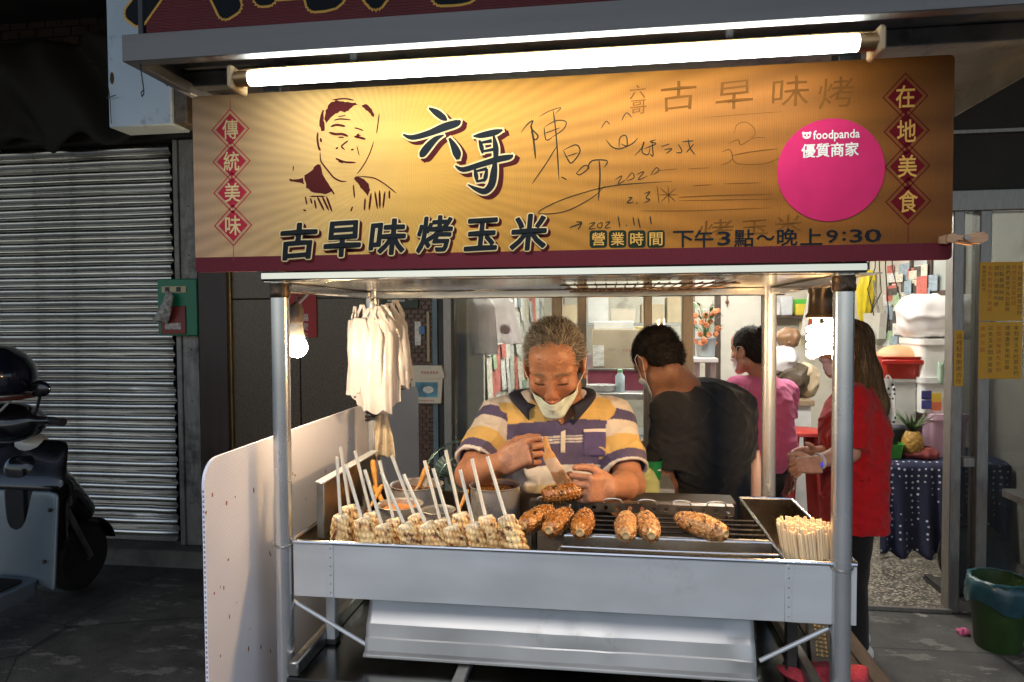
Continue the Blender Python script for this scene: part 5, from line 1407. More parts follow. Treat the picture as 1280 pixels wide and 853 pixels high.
# ------------------------------------------------------------------ the vendor
def vendor():
    hc, hs = atD(693, 456, 1.95), 1.03
    HM = face_toward((-.05, -.87, -.49))
    nb = atD(693, 508, 2.02)
    SL, SR = atD(622, 524, 2.03), atD(767, 524, 2.05)
    EL, ER = atD(588, 594, 1.87), atD(788, 606, 1.90)
    WL, WR = atD(632, 577, 1.70), atD(760, 611, 1.70)
    ch, be = atD(695, 565, 2.06), atD(695, 628, 2.05)
    hip = np.array([be[0], be[1] + .03, .80]); gx = np.array([1.0, 0, 0])
    root = thing('person', 'older man in a striped polo shirt brushing sauce on corn behind the cart', 'person', (hip[0], hip[1], 0))
    S = SDF()
    T = add_head(S, hc, HM, hs)
    S.cap(hc + HM @ np.array([0, -.02, -.06]), nb + np.array([0, .03, -.03]), .056, .062, .03)
    S.ell(ch, (.15, .095, .14)); S.ell(be, (.145, .11, .14), None, .06); S.ell(hip, (.145, .11, .12), None, .06)
    S.cap(SL, SR, .05, .05, .05)
    for Sh, El, Wr in ((SL, EL, WL), (SR, ER, WR)):
        S.cap(Sh, El, .048, .039, .03); S.cap(El, hand_joint(El, Wr, .35), .039, .038, .02); S.cap(hand_joint(El, Wr, .35), Wr, .038, .0255, .02)
    # right hand pinches the brush; left hand grips the end of the cob
    fR = norm(atD(672, 558, 1.655) - WL)
    sR = norm(np.cross(np.cross(fR, (-.25, .35, 1)), fR)); nR = np.cross(sR, fR); nR = nR if nR[1] > 0 else -nR
    tipsR = add_hand(S, WL - fR * .01, fR, sR, nR, [(58, 62, 30), (70, 78, 40), (76, 82, 42), (80, 84, 45)], [(.85, .35, .55), (.95, -.05, .65), (.9, -.25, .45)], .93)
    fL = norm(atD(728, 612, 1.645) - WR)
    sL = norm(np.cross(np.cross(fL, (.2, .25, 1)), fL)); nL = np.cross(fL, sL); nL = nL if nL[1] > 0 else -nL
    add_hand(S, WR - fL * .008, fL, sL, nL, [(52, 62, 35), (58, 68, 38), (62, 72, 40), (66, 74, 40)], [(.80, .45, .40), (.98, .10, .30), (1, -.10, .25)], .92)
    for g in (-1, 1):
        hp = hip + gx * g * .08 + np.array([0, 0, -.03]); kn = np.array([hp[0] + g * .02, hp[1] - .02, .43]); an = np.array([hp[0] + g * .03, hp[1] + .02, .07])
        S.cap(hp, kn, .075, .052, .03); S.cap(kn, an, .05, .035, .02); S.cap(an + np.array([0, .02, -.03]), an + np.array([0, -.13, -.04]), .034, .028, .02)
    skin = (.40, .185, .10)
    def torso(B):
        B.ell(ch + np.array([0, 0, .02]), (.178, .118, .155), None, .06); B.ell(be, (.178, .135, .16), None, .08); B.ell(hip + np.array([0, 0, .06]), (.175, .135, .12), None, .06)
        B.cap(SL + np.array([.015, 0, -.004]), SR + np.array([-.015, 0, -.004]), .056, .056, .06); B.cap(hand_joint(SL, SR, .30) + np.array([0, 0, .02]), hand_joint(SL, SR, .70) + np.array([0, 0, .02]), .058, .058, .05)
        return B
    pV = drape(torso(SDF()), np.array([atD(693, 528, 1.7)]), np.array([[0, 1.0, 0]]), 0)[0]
    S.ell(pV + np.array([0, .034, .0]), (.055, .028, .080), None, .03)
    lo, hi = bounds([hc + [0, 0, .15], hc - [.13, .13, 0], EL - .07, ER + .07, WL - .1, (hip[0], hip[1] + .16, -.01)], .02)
    sdf_obj('body', S, lo, hi, .0024, skinm, root, lambda V: skin_tint(V, hc, HM, hs, skin, (.16, .11, .075)))
    # hair: close grey cap plus strands
    Hs = SDF(); s = hs
    Hs.ell(T((0, -.018, .040)), np.array([.0760, .0955, .0825]) * s, HM, .01); Hs.ell(T((0, -.05, -.01)), np.array([.074, .062, .07]) * s, HM, .03)
    Hs.ell(T((0, .100, .020)), np.array([.074, .078, .072]) * s, HM, .012, 'd')
    for g in (-1, 1): Hs.ell(T((g * .085, .018, -.030)), np.array([.03, .045, .040]) * s, HM, .01, 'd')
    Hs.rbox(T((0, 0, -.115)), np.array([.2, .2, .06]) * s, HM, .01, .01, 'd')
    ho, V, F = sdf_obj('hair', Hs, hc - .16, hc + .18, .0035, hairm, root, lambda V: np.array((.11, .092, .075)) * (1 + .3 * vnoise(V * 160, 5, 3)[:, None]), wrinkle(.004, (90, 90, 90), 9))
    N = vnormals(V, F); comb = lambda P, n: (HM @ np.array([.35, -.55, -.1]))[None] + .8 * n + (P - hc) @ HM[:, :1] * HM[:, 0][None] * 5
    A, Fs, C = strands(V, N, np.ones(len(V), bool), comb, 5200, .014, .0007, [(.20, .17, .14), (.10, .08, .065), (.34, .31, .27), (.07, .055, .045)], 4)
    o = mkobj('hair_strand', A, Fs.tolist(), hairm, ho, True, 180); set_tint(o, C); o['kind'] = 'stuff'
    # shirt
    B = torso(SDF())
    tors = SDF(); tors.p = list(B.p); hems = []
    for Sh, El in ((SL, EL), (SR, ER)):
        e = hand_joint(Sh, El, .80); ax = norm(El - Sh); B.cap(Sh, e, .057, .063, .045); hems.append((Sh, e, ax))
        B.rbox(e + ax * .075, (.12, .12, .075), frame(ax), .004, .004, 'd'); B.cap(e - ax * .05, e + ax * .03, .0505, .0570, .004, 'd')
    B.rbox((hip[0], hip[1], .60), (.4, .4, .12), None, .005, .006, 'd')
    B.cap(nb + np.array([0, .01, .11]), nb + np.array([0, .0, -.01]), .085, .064, .01, 'd')           # neck opening
    B.rbox((pV[0] + .002, pV[1] - .05, pV[2] + .022), (.044, .10, .044), rotm('X', 12) @ np.diag([.62, 1, 1]) @ rotm('Y', 45) if False else rotm('Y', 45), .004, .006, 'd'); B.rbox((pV[0] + .002, pV[1] - .05, pV[2] - .012), (.030, .10, .030), rotm('Y', 45), .004, .006, 'd')
    for p, q, r in ((atD(640, 548, 1.95), atD(668, 600, 1.93), .007), (atD(752, 545, 1.97), atD(735, 600, 1.95), .007), (atD(662, 590, 1.94), atD(730, 606, 1.93), .006), (atD(655, 612, 1.93), atD(735, 624, 1.92), .007), (SL + [.02, -.05, -.02], SL + [.06, -.09, -.09], .008), (SR + [-.02, -.05, -.02], SR + [-.06, -.09, -.09], .008)):
        B.cap(p, q, r, r * .6, .03)
    zpx = lambda py: 1.5 - (py - 397.5) / FPX * 1.95
    WHT, YEL, PUR, BEI, CRM = (.66, .62, .58), (.62, .41, .14), (.085, .070, .150), (.54, .45, .29), (.62, .55, .48)
    bands = [(zpx(502), CRM), (zpx(527), YEL), (zpx(546), PUR), (zpx(548), WHT), (zpx(549.5), PUR), (zpx(551.5), WHT), (zpx(553), PUR), (zpx(555), WHT), (zpx(581), PUR), (zpx(603), WHT), (zpx(626), BEI), (zpx(665), PUR), (-9, BEI)]
    def tint(V):
        C = np.zeros((len(V), 3)); z = V[:, 2] + .006 * np.sin(V[:, 0] * 16) + .02 * (V[:, 1] > ch[1] + .05); prev = 9.0
        for zb, col in bands: C[(z <= prev) & (z > zb)] = col; prev = zb
        dt = tors.eval(V.astype(np.float32))
        for Sh, e, ax in hems:
            L = np.linalg.norm(e - Sh); t = ((V - Sh) @ ax) / L
            m = (dt > .014) & (np.linalg.norm(V - Sh - ((V - Sh) @ ax)[:, None] * ax, axis=1) < .095) & (np.abs(V[:, 0] - ch[0]) > .13)
            for a, b, col in ((-9, .06, CRM), (.06, .26, PUR), (.26, .52, CRM), (.52, .80, YEL), (.80, .965, PUR), (.965, 9, WHT)): C[m & (t > a) & (t <= b)] = col
        g = .5 + .5 * vnoise(V * 14, 8, 3); st = np.clip(g - .55, 0, 1)[:, None] * np.clip((zpx(540) - V[:, 2]) * 6, 0, .6)[:, None]
        return C * (1 - st) + np.array((.42, .30, .15)) * st
    lo, hi = bounds([SL - [.1, .16, 0], SR + [.1, .16, .09], EL - [.06, .09, .05], ER + [.08, 0, 0], (hip[0], hip[1] + .2, .70)], .03)
    so, _, _ = sdf_obj('polo_shirt', B, lo, hi, .0032, clothm, root, tint, wrinkle(.0045, (36, 36, 52), 21))
    # collar: navy band with two turned-down points
    a = np.linspace(-2.52, 2.52, 50); tops, outs, Dt, Do = [], [], [], []
    for t in a:
        f = abs(t) / 2.52; dd = np.array([math.sin(t), math.cos(t), 0])
        tops.append(nb + dd * .16 + np.array([0, .01, .046 - .036 * f ** 3])); Dt.append(-dd)
        D = norm(-dd * .75 + np.array([0, 0, -.7])); Do.append(D)
        outs.append(nb + np.array([.087 * dd[0] * (1 + .10 * f ** 6), .080 * dd[1], .012 - .062 * f ** 3]) - D * .12)
    tops, outs = drape(S, np.array(tops), np.array(Dt), .007), drape(B, np.array(outs), np.array(Do), .007); G = []
    for t, tp, ou in zip(a, tops, outs):
        dd = np.array([math.sin(t), math.cos(t), .6]); G.append([hand_joint(tp, ou, v) + dd * .014 * math.sin(v * math.pi) for v in np.linspace(0, 1, 7)])
    m = MB(); m.grid(G); col = m.build('collar', mat('navy_rib', (.020, .020, .038), .85, var=.15, scale=60), so, angle=180)
    col.modifiers.new('thick', 'SOLIDIFY').thickness = .004
    # placket, pocket with its striped edge
    def patch(u0, u1, v0, v1, name, mt, off, n=10):
        """rectangle of the picture plane in front of the chest, laid on the shirt"""
        O = np.array([[atD(u0 + (u1 - u0) * i / n, v0 + (v1 - v0) * j / n, 1.75) for j in range(n + 1)] for i in range(n + 1)]); D = np.zeros_like(O) + np.array([0, 1.0, 0])
        mm = MB(); mm.grid(drape(B, O, D, off)); o = mm.build(name, mt, so, angle=180); o.modifiers.new('thick', 'SOLIDIFY').thickness = .0015; return o
    patch(694.5, 701, 552, 584, 'placket', mat('cream_placket', (.62, .55, .46), .85), .0025)
    patch(726, 757, 556, 589, 'pocket', mat('pocket_purple', (.085, .065, .17), .85, var=.1, scale=60), .0028)
    patch(726, 757, 552.5, 556.5, 'pocket_edge', mat('pocket_white', (.64, .58, .52), .85), .0042)
    # trousers
    Pn = SDF(); Pn.ell(hip + np.array([0, 0, -.01]), (.165, .125, .11), None, .04)
    for g in (-1, 1):
        hp = hip + gx * g * .08 + np.array([0, 0, -.05]); Pn.cap(hp, (hp[0] + g * .02, hp[1] - .02, .43), .092, .070, .04); Pn.cap((hp[0] + g * .02, hp[1] - .02, .43), (hp[0] + g * .03, hp[1] + .02, .10), .070, .055, .03)
    sdf_obj('trousers', Pn, (hip[0] - .25, hip[1] - .2, .03), (hip[0] + .25, hip[1] + .2, .95), .008, clothm, root, (.05, .05, .06))
    Sh = SDF()
    for g in (-1, 1): shoe(Sh, (hip[0] + g * .11, hip[1] + .02, .08), (0, -1))
    sdf_obj('shoe', Sh, (hip[0] - .2, hip[1] - .25, -.01), (hip[0] + .2, hip[1] + .15, .15), .006, clothm, root, (.03, .03, .03))
    # mask pulled down under the mouth
    n1, n2 = 40, 16; O, D = [], []
    for i in range(n1 + 1):
        u = i / n1 * 2 - 1; th = u * 1.28; r1, r2 = [], []
        for j in range(n2 + 1):
            v = j / n2
            ztop = -.060 + .018 * abs(u) ** 1.6; zbot = -.124 + .062 * abs(u) ** 2.0
            dirv = np.array([math.sin(th) * .75, math.cos(th), -.22 * v]); z = ztop + (zbot - ztop) * v
            o = np.array([math.sin(th) * .14, math.cos(th) * .19 + .0, z + .0 - .02 * v]); d = norm(np.array([0, .0, z]) - o + np.array([0, .010, .012 * v]))
            r1.append(T(o)); r2.append(HM @ d)
        O.append(r1); D.append(r2)
    P = drape(S, np.array(O), np.array(D), .0065)
    for k, zf in enumerate((.25, .5, .75)): P[:, int(n2 * zf)] += (HM @ np.array([0, .0016, -.0008]))
    m = MB(); m.grid(P); mo = m.build('face_mask', mat('mask_green', (.68, .76, .66), .75, var=.06, scale=40, bump=.2, bscale=200), root, angle=180)
    mo.modifiers.new('thick', 'SOLIDIFY').thickness = .0015
    for g, i in ((-1, 0), (1, n1)):
        e = T((g * .088, -.020, .012)); m = MB(); m.tube([P[i, 2], hand_joint(P[i, 2], e, .5) + HM @ np.array([g * .006, .006, 0]), e, T((g * .084, -.03, -.01))], .0013, 6); m.build('ear_loop', mat('white_elastic', (.75, .72, .66), .7), mo)
    return root, tipsR, T, fL, WR
VEN, TIPS, VT, fLh, WRh = vendor()
# brush in his hand: flat wooden handle, split bristle end
b0, b1, b2 = atD(681, 546, 1.655), atD(687, 573, 1.640), atD(705, 604, 1.630)
bt_ = thing('sauce_brush', 'flat wooden sauce brush held in the vendor hand', 'brush', b2)
axb = norm(b1 - b0); sd = norm(np.cross(axb, (0, 1, 0)))
mb = MB(); G = []
for t, w in ((0, .004), (.1, .006), (.35, .0065), (.65, .008), (.85, .014), (1.0, .015)):
    c = b0 + (b1 - b0) * t; G.append([c + sd * w * math.cos(q) + np.array([0, -1, 0]) * .004 * math.sin(q) for q in np.arange(10) / 10 * 6.2832])
mb.grid(G, close_v=True); mb.f.append(tuple(range(10))); mb.build('handle', hand, bt_, angle=60)
mb = MB(); axb2 = norm(b2 - b1)
G = []
for t, w, th in ((0, .0155, .0045), (.5, .0165, .0045), (1.0, .0165, .0035)):
    c = b1 + (b2 - b1) * .55 * t; G.append([c + sd * w * math.cos(q) + np.array([0, -1, 0]) * th * math.sin(q) for q in np.arange(10) / 10 * 6.2832])
mb.grid(G, close_v=True); mb.f.append(tuple(range(10))); mb.f.append(tuple(range(20, 30))); mb.build('ferrule', mat('wet_wood', (.62, .40, .24), .3, var=.2, scale=40), bt_, angle=60)
g = rnd(3); mb = MB(); cm = b1 + (b2 - b1) * .5
for i in range(90):
    o = sd * g.uniform(-.0155, .0155) + np.array([0, -1, 0]) * g.uniform(-.0035, .0035); e = cm + o * 1.15 + (b2 - b1) * g.uniform(.40, .58) + sd * g.uniform(-.003, .003)
    mb.tube([cm + o, hand_joint(cm + o, e, .6) + sd * g.uniform(-.001, .001), e], [.0011, .0010, .0004], 4)
mb.build('bristle', mat('sauced_bristle', (.36, .17, .06), .35, var=.4, scale=60), bt_, kind='stuff')
# the cob he is brushing
cA_, cB_ = atD(678, 620, 1.645), atD(734, 612, 1.672); axc = norm(cB_ - cA_)
t = thing('held_corn', 'sauced corn ear held in the vendor hand above the grill', 'corn', cA_)
o = share([x[1] for x in gm if x[0] == 0][0], 'cob', t); o.rotation_euler = Matrix(frame(axc).tolist()).to_euler(); o.scale = (.98, .98, .84)
mb = MB(); mb.tube([cA_ + axc * .09, cB_ + axc * .004], .008, 10); mb.build('stub', MATS['corn_core'], t)
# ------------------------------------------------------------------ the other people
def figure(label, hc, hs, HM, nb, SL, SR, arms, ch, hip, feet, shirt, trouser, skin, chr_=(.16, .105, .17), sleeve=.8, h=.005, hem=.0, hair=None, wr=.004, tilt=None, neck_r=.05, shoes=(.03, .03, .03), hipr=(.15, .105, .12), long=None):
    feet = [np.array([f[0], f[1], .09]) for f in feet]
    root = thing('person', label, 'person', (float(np.mean([f[0] for f in feet])), float(np.mean([f[1] for f in feet])), 0))
    S = SDF(); T = add_head(S, hc, HM, hs)
    S.cap(hc + HM @ np.array([0, -.022, -.06]) * hs, nb, neck_r, neck_r * 1.1, .03)
    cm = tilt if tilt is not None else np.eye(3)
    S.ell(ch, np.array(chr_) * .86, cm, .04); S.cap(ch, hip, .10, .10, .08); S.ell(hip, np.array(hipr) * .88, None, .05); S.cap(SL, SR, .045, .045, .05)
    pts = [hc + .14, hc - .14, nb, SL, SR, hip]
    for Sh, El, Wr, hand in arms:
        S.cap(Sh, El, .044, .037, .03); S.cap(El, hand_joint(El, Wr, .3), .037, .037, .02); S.cap(hand_joint(El, Wr, .3), Wr, .037, .025, .02)
        add_hand(S, Wr, *hand[:3], hand[3], hand[4], .92); pts += [El, Wr, Wr + norm(hand[0]) * .18]
    fwd = norm([HM[0, 1], HM[1, 1], 0])
    for i, f in enumerate(feet):
        hp = hip + np.array([(f[0] - hip[0]) * .6, (f[1] - hip[1]) * .6, -.02]); kn = hand_joint(hp, f, .5) + fwd * .02; an = np.array([f[0], f[1], .07])
        S.cap(hp, kn, .072, .050, .03); S.cap(kn, an, .048, .034, .02); S.cap(an, an + fwd * .10 + np.array([0, 0, -.03]), .034, .026, .02); pts += [np.array([*f[:2], .0])]
    lo, hi = bounds(pts, .13)
    sdf_obj('body', S, lo, hi, h, skinm, root, lambda V: skin_tint(V, hc, HM, hs, skin, (.04, .03, .025)))
    B = SDF()
    for Sh, El, Wr, hand in arms:
        e = hand_joint(Sh, El, sleeve); ax = norm(El - Sh); B.cap(Sh, e, .054, .063, .04)
        B.rbox(e + ax * .07, (.10, .10, .07), frame(ax), .004, .004, 'd'); B.cap(e - ax * .05, e + ax * .03, .047, .056, .004, 'd')
    B.ell(ch, np.array(chr_) * 1.06, cm, .06)
    if long is None:
        B.cap(ch, hip + np.array([0, 0, .02]), chr_[0] * .74, chr_[0] * .78, .10); B.ell(hip + np.array([0, 0, .05 + hem * .5]), np.array(hipr) * 1.14, None, .08)
        zc = hip[2] - .07 + hem
    else:
        zc, rx, ry = long; M2 = np.stack([np.array([HM[0, 1], HM[1, 1], 0]) / np.hypot(HM[0, 1], HM[1, 1]), np.array([-HM[1, 1], HM[0, 1], 0]) / np.hypot(HM[0, 1], HM[1, 1]), [0, 0, 1]], 1)
        B.rbox((hip[0], hip[1], (ch[2] - .02 + zc) / 2), (rx, ry, (ch[2] + .02 - zc) / 2 + .06), M2, min(rx, ry) * .92, .09)
    B.cap(SL, SR, .056, .056, .06); B.cap(hand_joint(SL, SR, .3) + [0, 0, .012], hand_joint(SL, SR, .7) + [0, 0, .012], .052, .052, .05)
    B.rbox((hip[0], hip[1], zc - .15), (.4, .4, .15), None, .005, .006, 'd')
    B.cap(nb + (hc - nb) * .6, nb + (hc - nb) * .02, neck_r * 1.25, neck_r * 1.12, .008, 'd')
    lo2, hi2 = bounds([SL, SR, ch, hip if long is None else [hip[0], hip[1], long[0]]] + [a[1] for a in arms], .22)
    so, _, _ = sdf_obj('t_shirt', B, lo2, hi2, h, clothm, root, shirt, wrinkle(wr, (30, 30, 42), int(abs(hc[0]) * 100)))
    Pn = SDF(); Pn.ell(hip + np.array([0, 0, -.01]), np.array(hipr) * .99, None, .04)
    for f in feet:
        hp = hip + np.array([(f[0] - hip[0]) * .6, (f[1] - hip[1]) * .6, -.05]); kn = hand_joint(hp, f, .5) + fwd * .02; an = np.array([f[0], f[1], .09])
        Pn.cap(hp, kn, .086, .063, .04); Pn.cap(kn, an, .063, .050, .03)
    sdf_obj('trousers', Pn, (hip[0] - .3, hip[1] - .3, .02), (hip[0] + .3, hip[1] + .3, hip[2] + .15), .007, clothm, root, trouser, wrinkle(.004, (12, 12, 12), 7))
    for f in feet:
        Sh = SDF(); shoe(Sh, (f[0], f[1], .08), fwd); sdf_obj('shoe', Sh, (f[0] - .22, f[1] - .22, -.012), (f[0] + .22, f[1] + .22, .15), .006, clothm, root, shoes)
    return root, S, T, so, B
def cap_hair(root, T, hc, HM, hs, col, cuts, grow=(.0800, .0995, .0865), low=None, n=2500, L=.014, seed=3, cols=None, h=.005, dirn=(0, -.4, -.3)):
    Hs = SDF(); Hs.ell(T((0, -.018, .039)), np.array(grow) * hs, HM, .01)
    if low: Hs.ell(T(low[0]), np.array(low[1]) * hs, HM, .03)
    for c, r in cuts: Hs.ell(T(c), np.array(r) * hs, HM, .012, 'd')
    ho, V, F = sdf_obj('hair', Hs, hc - .2, hc + .2, h, hairm, root, lambda V: np.array(col) * (1 + .3 * vnoise(V * 150, 5, 3)[:, None]), wrinkle(.003, (80, 80, 80), 9))
    A, Fs, C = strands(V, vnormals(V, F), np.ones(len(V), bool), lambda P, nn: (HM @ np.array(dirn))[None] + .5 * nn, n, L, .0009, cols or [col, np.array(col) * 1.5], seed)
    o = mkobj('hair_strand', A, Fs.tolist(), hairm, ho, True, 180); set_tint(o, C); o['kind'] = 'stuff'
    return ho
def ear_mask(root, S, T, HM, mt, off=.004, zt=-.035, zb=-.112):
    O, D = [], []
    for i in range(25):
        u = i / 24 * 2 - 1; th = u * 1.15; r1, r2 = [], []
        for j in range(13):
            v = j / 12; z = (zt + (.0 if abs(u) > .35 else .012 * (1 - abs(u) / .35))) + (zb + .045 * u * u - zt) * v
            o = np.array([math.sin(th) * .15, math.cos(th) * .2, z]); r1.append(T(o)); r2.append(HM @ norm(np.array([0, .01, z]) - o))
        O.append(r1); D.append(r2)
    P = drape(S, np.array(O), np.array(D), off); m = MB(); m.grid(P); o = m.build('face_mask', mt, root, angle=180); o.modifiers.new('thick', 'SOLIDIFY').thickness = .0015
    for g, i in ((-1, 0), (1, 24)):
        m = MB(); m.tube([P[i, 1], T((g * .085, .012, .022)), T((g * .090, -.016, .022)), T((g * .088, -.026, -.008)), T((g * .084, -.006, -.04)), P[i, 10]], .0013, 6); m.build('ear_loop', mat('white_elastic', (.75, .72, .66), .7), o)
    return o
relax = [(12, 22, 14), (16, 26, 16), (20, 30, 18), (24, 32, 20)]; th0 = [(.7, .6, .3), (.95, .25, .2), (1, .1, .1)]
# man in black, bent over his work, back to the street
hc = atD(822, 452, 2.50); HM = face_toward((-.42, .62, -.66))
nb = atD(858, 487, 2.56); SLb, SRb = atD(838, 512, 2.45), atD(922, 508, 2.66)
eL = atD(828, 588, 2.52); wL = atD(846, 640, 2.66); eR = atD(930, 590, 2.82); wR = atD(880, 640, 2.90)
chb = atD(882, 540, 2.60); hpb = np.array([*(atD(893, 660, 2.66)[:2]), .80])
dn = norm(wL - eL); hd = lambda w, e: (norm(w - e), (0, 0, 1), (0, 1, .0))
tl = face_toward((-.55, .75, -.25), (0, 0, 1)); tl = np.stack([tl[:, 0], tl[:, 1], tl[:, 2]], 1)
arms = [(SLb, eL, wL, (norm(wL - eL), np.array([-1, 0, .4]), np.array([.3, 1, 0]), relax, th0)), (SRb, eR, wR, (norm(wR - eR), np.array([0, 0, 1]), np.array([0, 1, 0]), relax, th0))]
MAN, Sm, Tm, so, Bm = figure('man in a plain black T-shirt bending down with his back turned', hc, 1.0, HM, nb, SLb, SRb, arms, chb, hpb, [(hpb[0] - .06, hpb[1] - .06), (hpb[0] + .08, hpb[1] + .06)], (.034, .033, .034), (.02, .02, .022), (.36, .17, .095), chr_=(.185, .125, .19), h=.0045, wr=.0085, tilt=tl, neck_r=.054, sleeve=.82)
cap_hair(MAN, Tm, hc, HM, 1.0, (.016, .012, .010), [((0, .105, .012), (.080, .085, .075)), ((.085, .012, -.03), (.03, .05, .045)), ((-.085, .012, -.03), (.03, .05, .045)), ((0, -.06, -.125), (.09, .07, .055))], low=((0, -.05, -.015), (.066, .058, .06)), n=4200, L=.010, cols=[(.016, .012, .010), (.04, .03, .022)], h=.004)
ear_mask(MAN, Sm, Tm, HM, mat('mask_white', (.68, .68, .68), .75))
# woman in pink, hair in a bun, back turned
hc = atD(936, 438, 3.55); HM = face_toward((-.70, .68, -.14))
nb = atD(952, 474, 3.58); SLw, SRw = atD(923, 487, 3.50), atD(981, 490, 3.70)
eL = atD(917, 535, 3.52); wL = atD(905, 575, 3.42); eR = atD(982, 538, 3.72); wR = atD(985, 582, 3.66)
chw = atD(951, 512, 3.60); hpw = np.array([*(atD(954, 570, 3.62)[:2]), .76])
arms = [(SLw, eL, wL, (norm(wL - eL), np.array([0, 0, 1.0]), np.array([0, 1.0, 0]), relax, th0)), (SRw, eR, wR, (norm(wR - eR), np.array([-.8, .5, .1]), np.array([-.5, -.8, 0]), relax, th0))]
def pink(V):
    C = np.tile(np.array((.72, .17, .34)), (len(V), 1)); return C
WOM, Sw, Tw, sow, Bw = figure('woman in a pink T-shirt with her dark hair in a bun, standing in the shop', hc, .98, HM, nb, SLw, SRw, arms, chw, hpw, [(hpw[0] - .05, hpw[1] - .05), (hpw[0] + .06, hpw[1] + .06)], pink, (.012, .012, .014), (.46, .24, .15), chr_=(.150, .105, .16), h=.006, wr=.006, neck_r=.045, sleeve=.66, hipr=(.150, .115, .12))
ho = cap_hair(WOM, Tw, hc, HM, .98, (.014, .010, .008), [((0, .118, -.03), (.066, .075, .085)), ((.085, .03, -.04), (.03, .045, .045)), ((-.085, .03, -.04), (.03, .045, .045)), ((0, -.05, -.13), (.09, .08, .05))], grow=(.079, .099, .086), low=((0, -.055, -.02), (.064, .05, .06)), n=1800, L=.02, cols=[(.014, .010, .008), (.05, .035, .025)], h=.005)
Hb = SDF(); Hb.ell(Tw((0, -.098, .085)), (.034, .032, .034), None, .01); sdf_obj('hair_bun', Hb, Tw((0, -.098, .085)) - .05, Tw((0, -.098, .085)) + .05, .004, hairm, ho, (.02, .014, .011), wrinkle(.004, (120, 120, 120), 4))
ear_mask(WOM, Sw, Tw, HM, mat('mask_white', (.68, .68, .68), .75))
ws = wR + norm(eR - wR) * .03; a = np.linspace(0, 6.2832, 19)[:-1]; fr = frame(norm(wR - eR))
m = MB(); m.tube(np.stack([ws + fr[:, 0] * .030 * math.cos(t) + fr[:, 1] * .030 * math.sin(t) for t in a]), .008, 6, closed=True); m.build('watch', black, WOM)
O = np.array([[atD(926 + 27 * i / 12, 482 + 8 * j / 5, 3.2) for j in range(6)] for i in range(13)])
m = MB(); c0, e1, e2 = atD(940, 487, 3.3), cr * 1.0, np.array([0, 0, 1.0])
mm_ = marks(MB(), (0, 0, 0), (1, 0, 0), (0, 1, 0), .12, .03, 5, 4); V = np.concatenate(mm_.v)[:, :2]; F = mm_.f
P = drape(Bw, c0 + V[:, :1] * e1 + V[:, 1:2] * e2, np.tile(norm(cf), (len(V), 1)), .0045); m.add(P, F); m.build('print', mat('faded_print', (.72, .35, .50), .8), sow, smooth=False)
# woman in red, long hair, side on, hands held out in front
gx, gy = 1.08, 2.98
hc = atD(1056, 436, 2.98); HM = face_toward((-.98, -.12, -.12))
nb = atD(1068, 478, 3.0); SLr, SRr = atD(1066, 500, 2.86), atD(1076, 496, 3.14)
eL = atD(1062, 566, 2.84); wL = atD(1016, 579, 2.76); eR = atD(1064, 560, 3.10); wR = atD(1018, 566, 2.98)
chr2 = atD(1066, 530, 3.0); hpr = np.array([*(atD(1068, 620, 3.0)[:2]), .76])
flat = [(6, 10, 8), (24, 20, 12), (34, 26, 14), (40, 30, 16)]
arms = [(SLr, eL, wL, (norm(wL - eL), np.array([0, .5, .8]), np.array([0, .8, -.5]), [(50, 45, 20), (54, 48, 24), (56, 50, 25), (58, 50, 26)], th0)), (SRr, eR, wR, (norm(wR - eR + np.array([0, 0, .02])), np.array([0, -.6, .75]), np.array([0, -.7, -.6]), flat, [(.6, .8, .1), (.9, .5, .0), (1, .3, 0)]))]
RED_W, Sr, Tr, sor, Br = figure('woman with long brown hair in an oversized red T-shirt, gesturing with her hands', hc, .98, HM, nb, SLr, SRr, arms, chr2, hpr, [(hpr[0] - .01, hpr[1] - .07), (hpr[0] + .03, hpr[1] + .08)], (.50, .010, .016), (.010, .010, .011), (.56, .31, .21), chr_=(.106, .140, .16), h=.0048, wr=.0065, neck_r=.045, sleeve=.90, long=(.575, .118, .15), hipr=(.098, .125, .11), shoes=(.55, .55, .55))
hr = SDF(); hr.ell(Tr((0, -.02, .04)), np.array([.084, .104, .088]), HM, .01); hr.ell(Tr((0, .118, -.035)), (.066, .075, .09), HM, .012, 'd')
hp_ = [Tr((0, -.06, .0)), Tr((.0, -.085, -.12)), Tr((.0, -.115, -.26)), Tr((0, -.11, -.40))]
hr.chain(hp_, [.070, .066, .055, .022], .03, 'u', (HM[:, 1], 1.35)); hr.chain([Tr((-.07, -.03, .02)), Tr((-.082, -.03, -.12)), Tr((-.09, .0, -.22)), Tr((-.10, .05, -.36))], [.030, .030, .022, .007], .02); hr.chain([Tr((.07, -.03, .02)), Tr((.082, -.03, -.12)), Tr((.09, -.02, -.26)), Tr((.09, .0, -.36))], [.030, .032, .026, .009], .02)
def brown(V):
    t = np.clip((hc[2] - V[:, 2]) / .45, 0, 1)[:, None]; n = (.5 + .5 * vnoise(V * np.array([220, 220, 12]), 3, 2))[:, None]
    return (np.array((.07, .042, .022)) * (1 - t) + np.array((.26, .17, .085)) * t) * (.55 + .9 * n)
ho, V, F = sdf_obj('hair', hr, hc - [.25, .25, .52], hc + [.25, .25, .18], .0045, hairm, RED_W, brown, wrinkle(.005, (110, 110, 8), 13))
N = vnormals(V, F); A, Fs, C = strands(V, N, np.ones(len(V), bool), lambda P, nn: np.array([[0, 0, -1.0]]) + .10 * nn, 2600, .06, .0010, [(.08, .05, .026), (.16, .10, .05), (.26, .17, .09)], 8, .10)
o = mkobj('hair_strand', A, Fs.tolist(), hairm, ho, True, 180); set_tint(o, C); o['kind'] = 'stuff'
ear_mask(RED_W, Sr, Tr, HM, mat('mask_pink', (.72, .48, .52), .75))
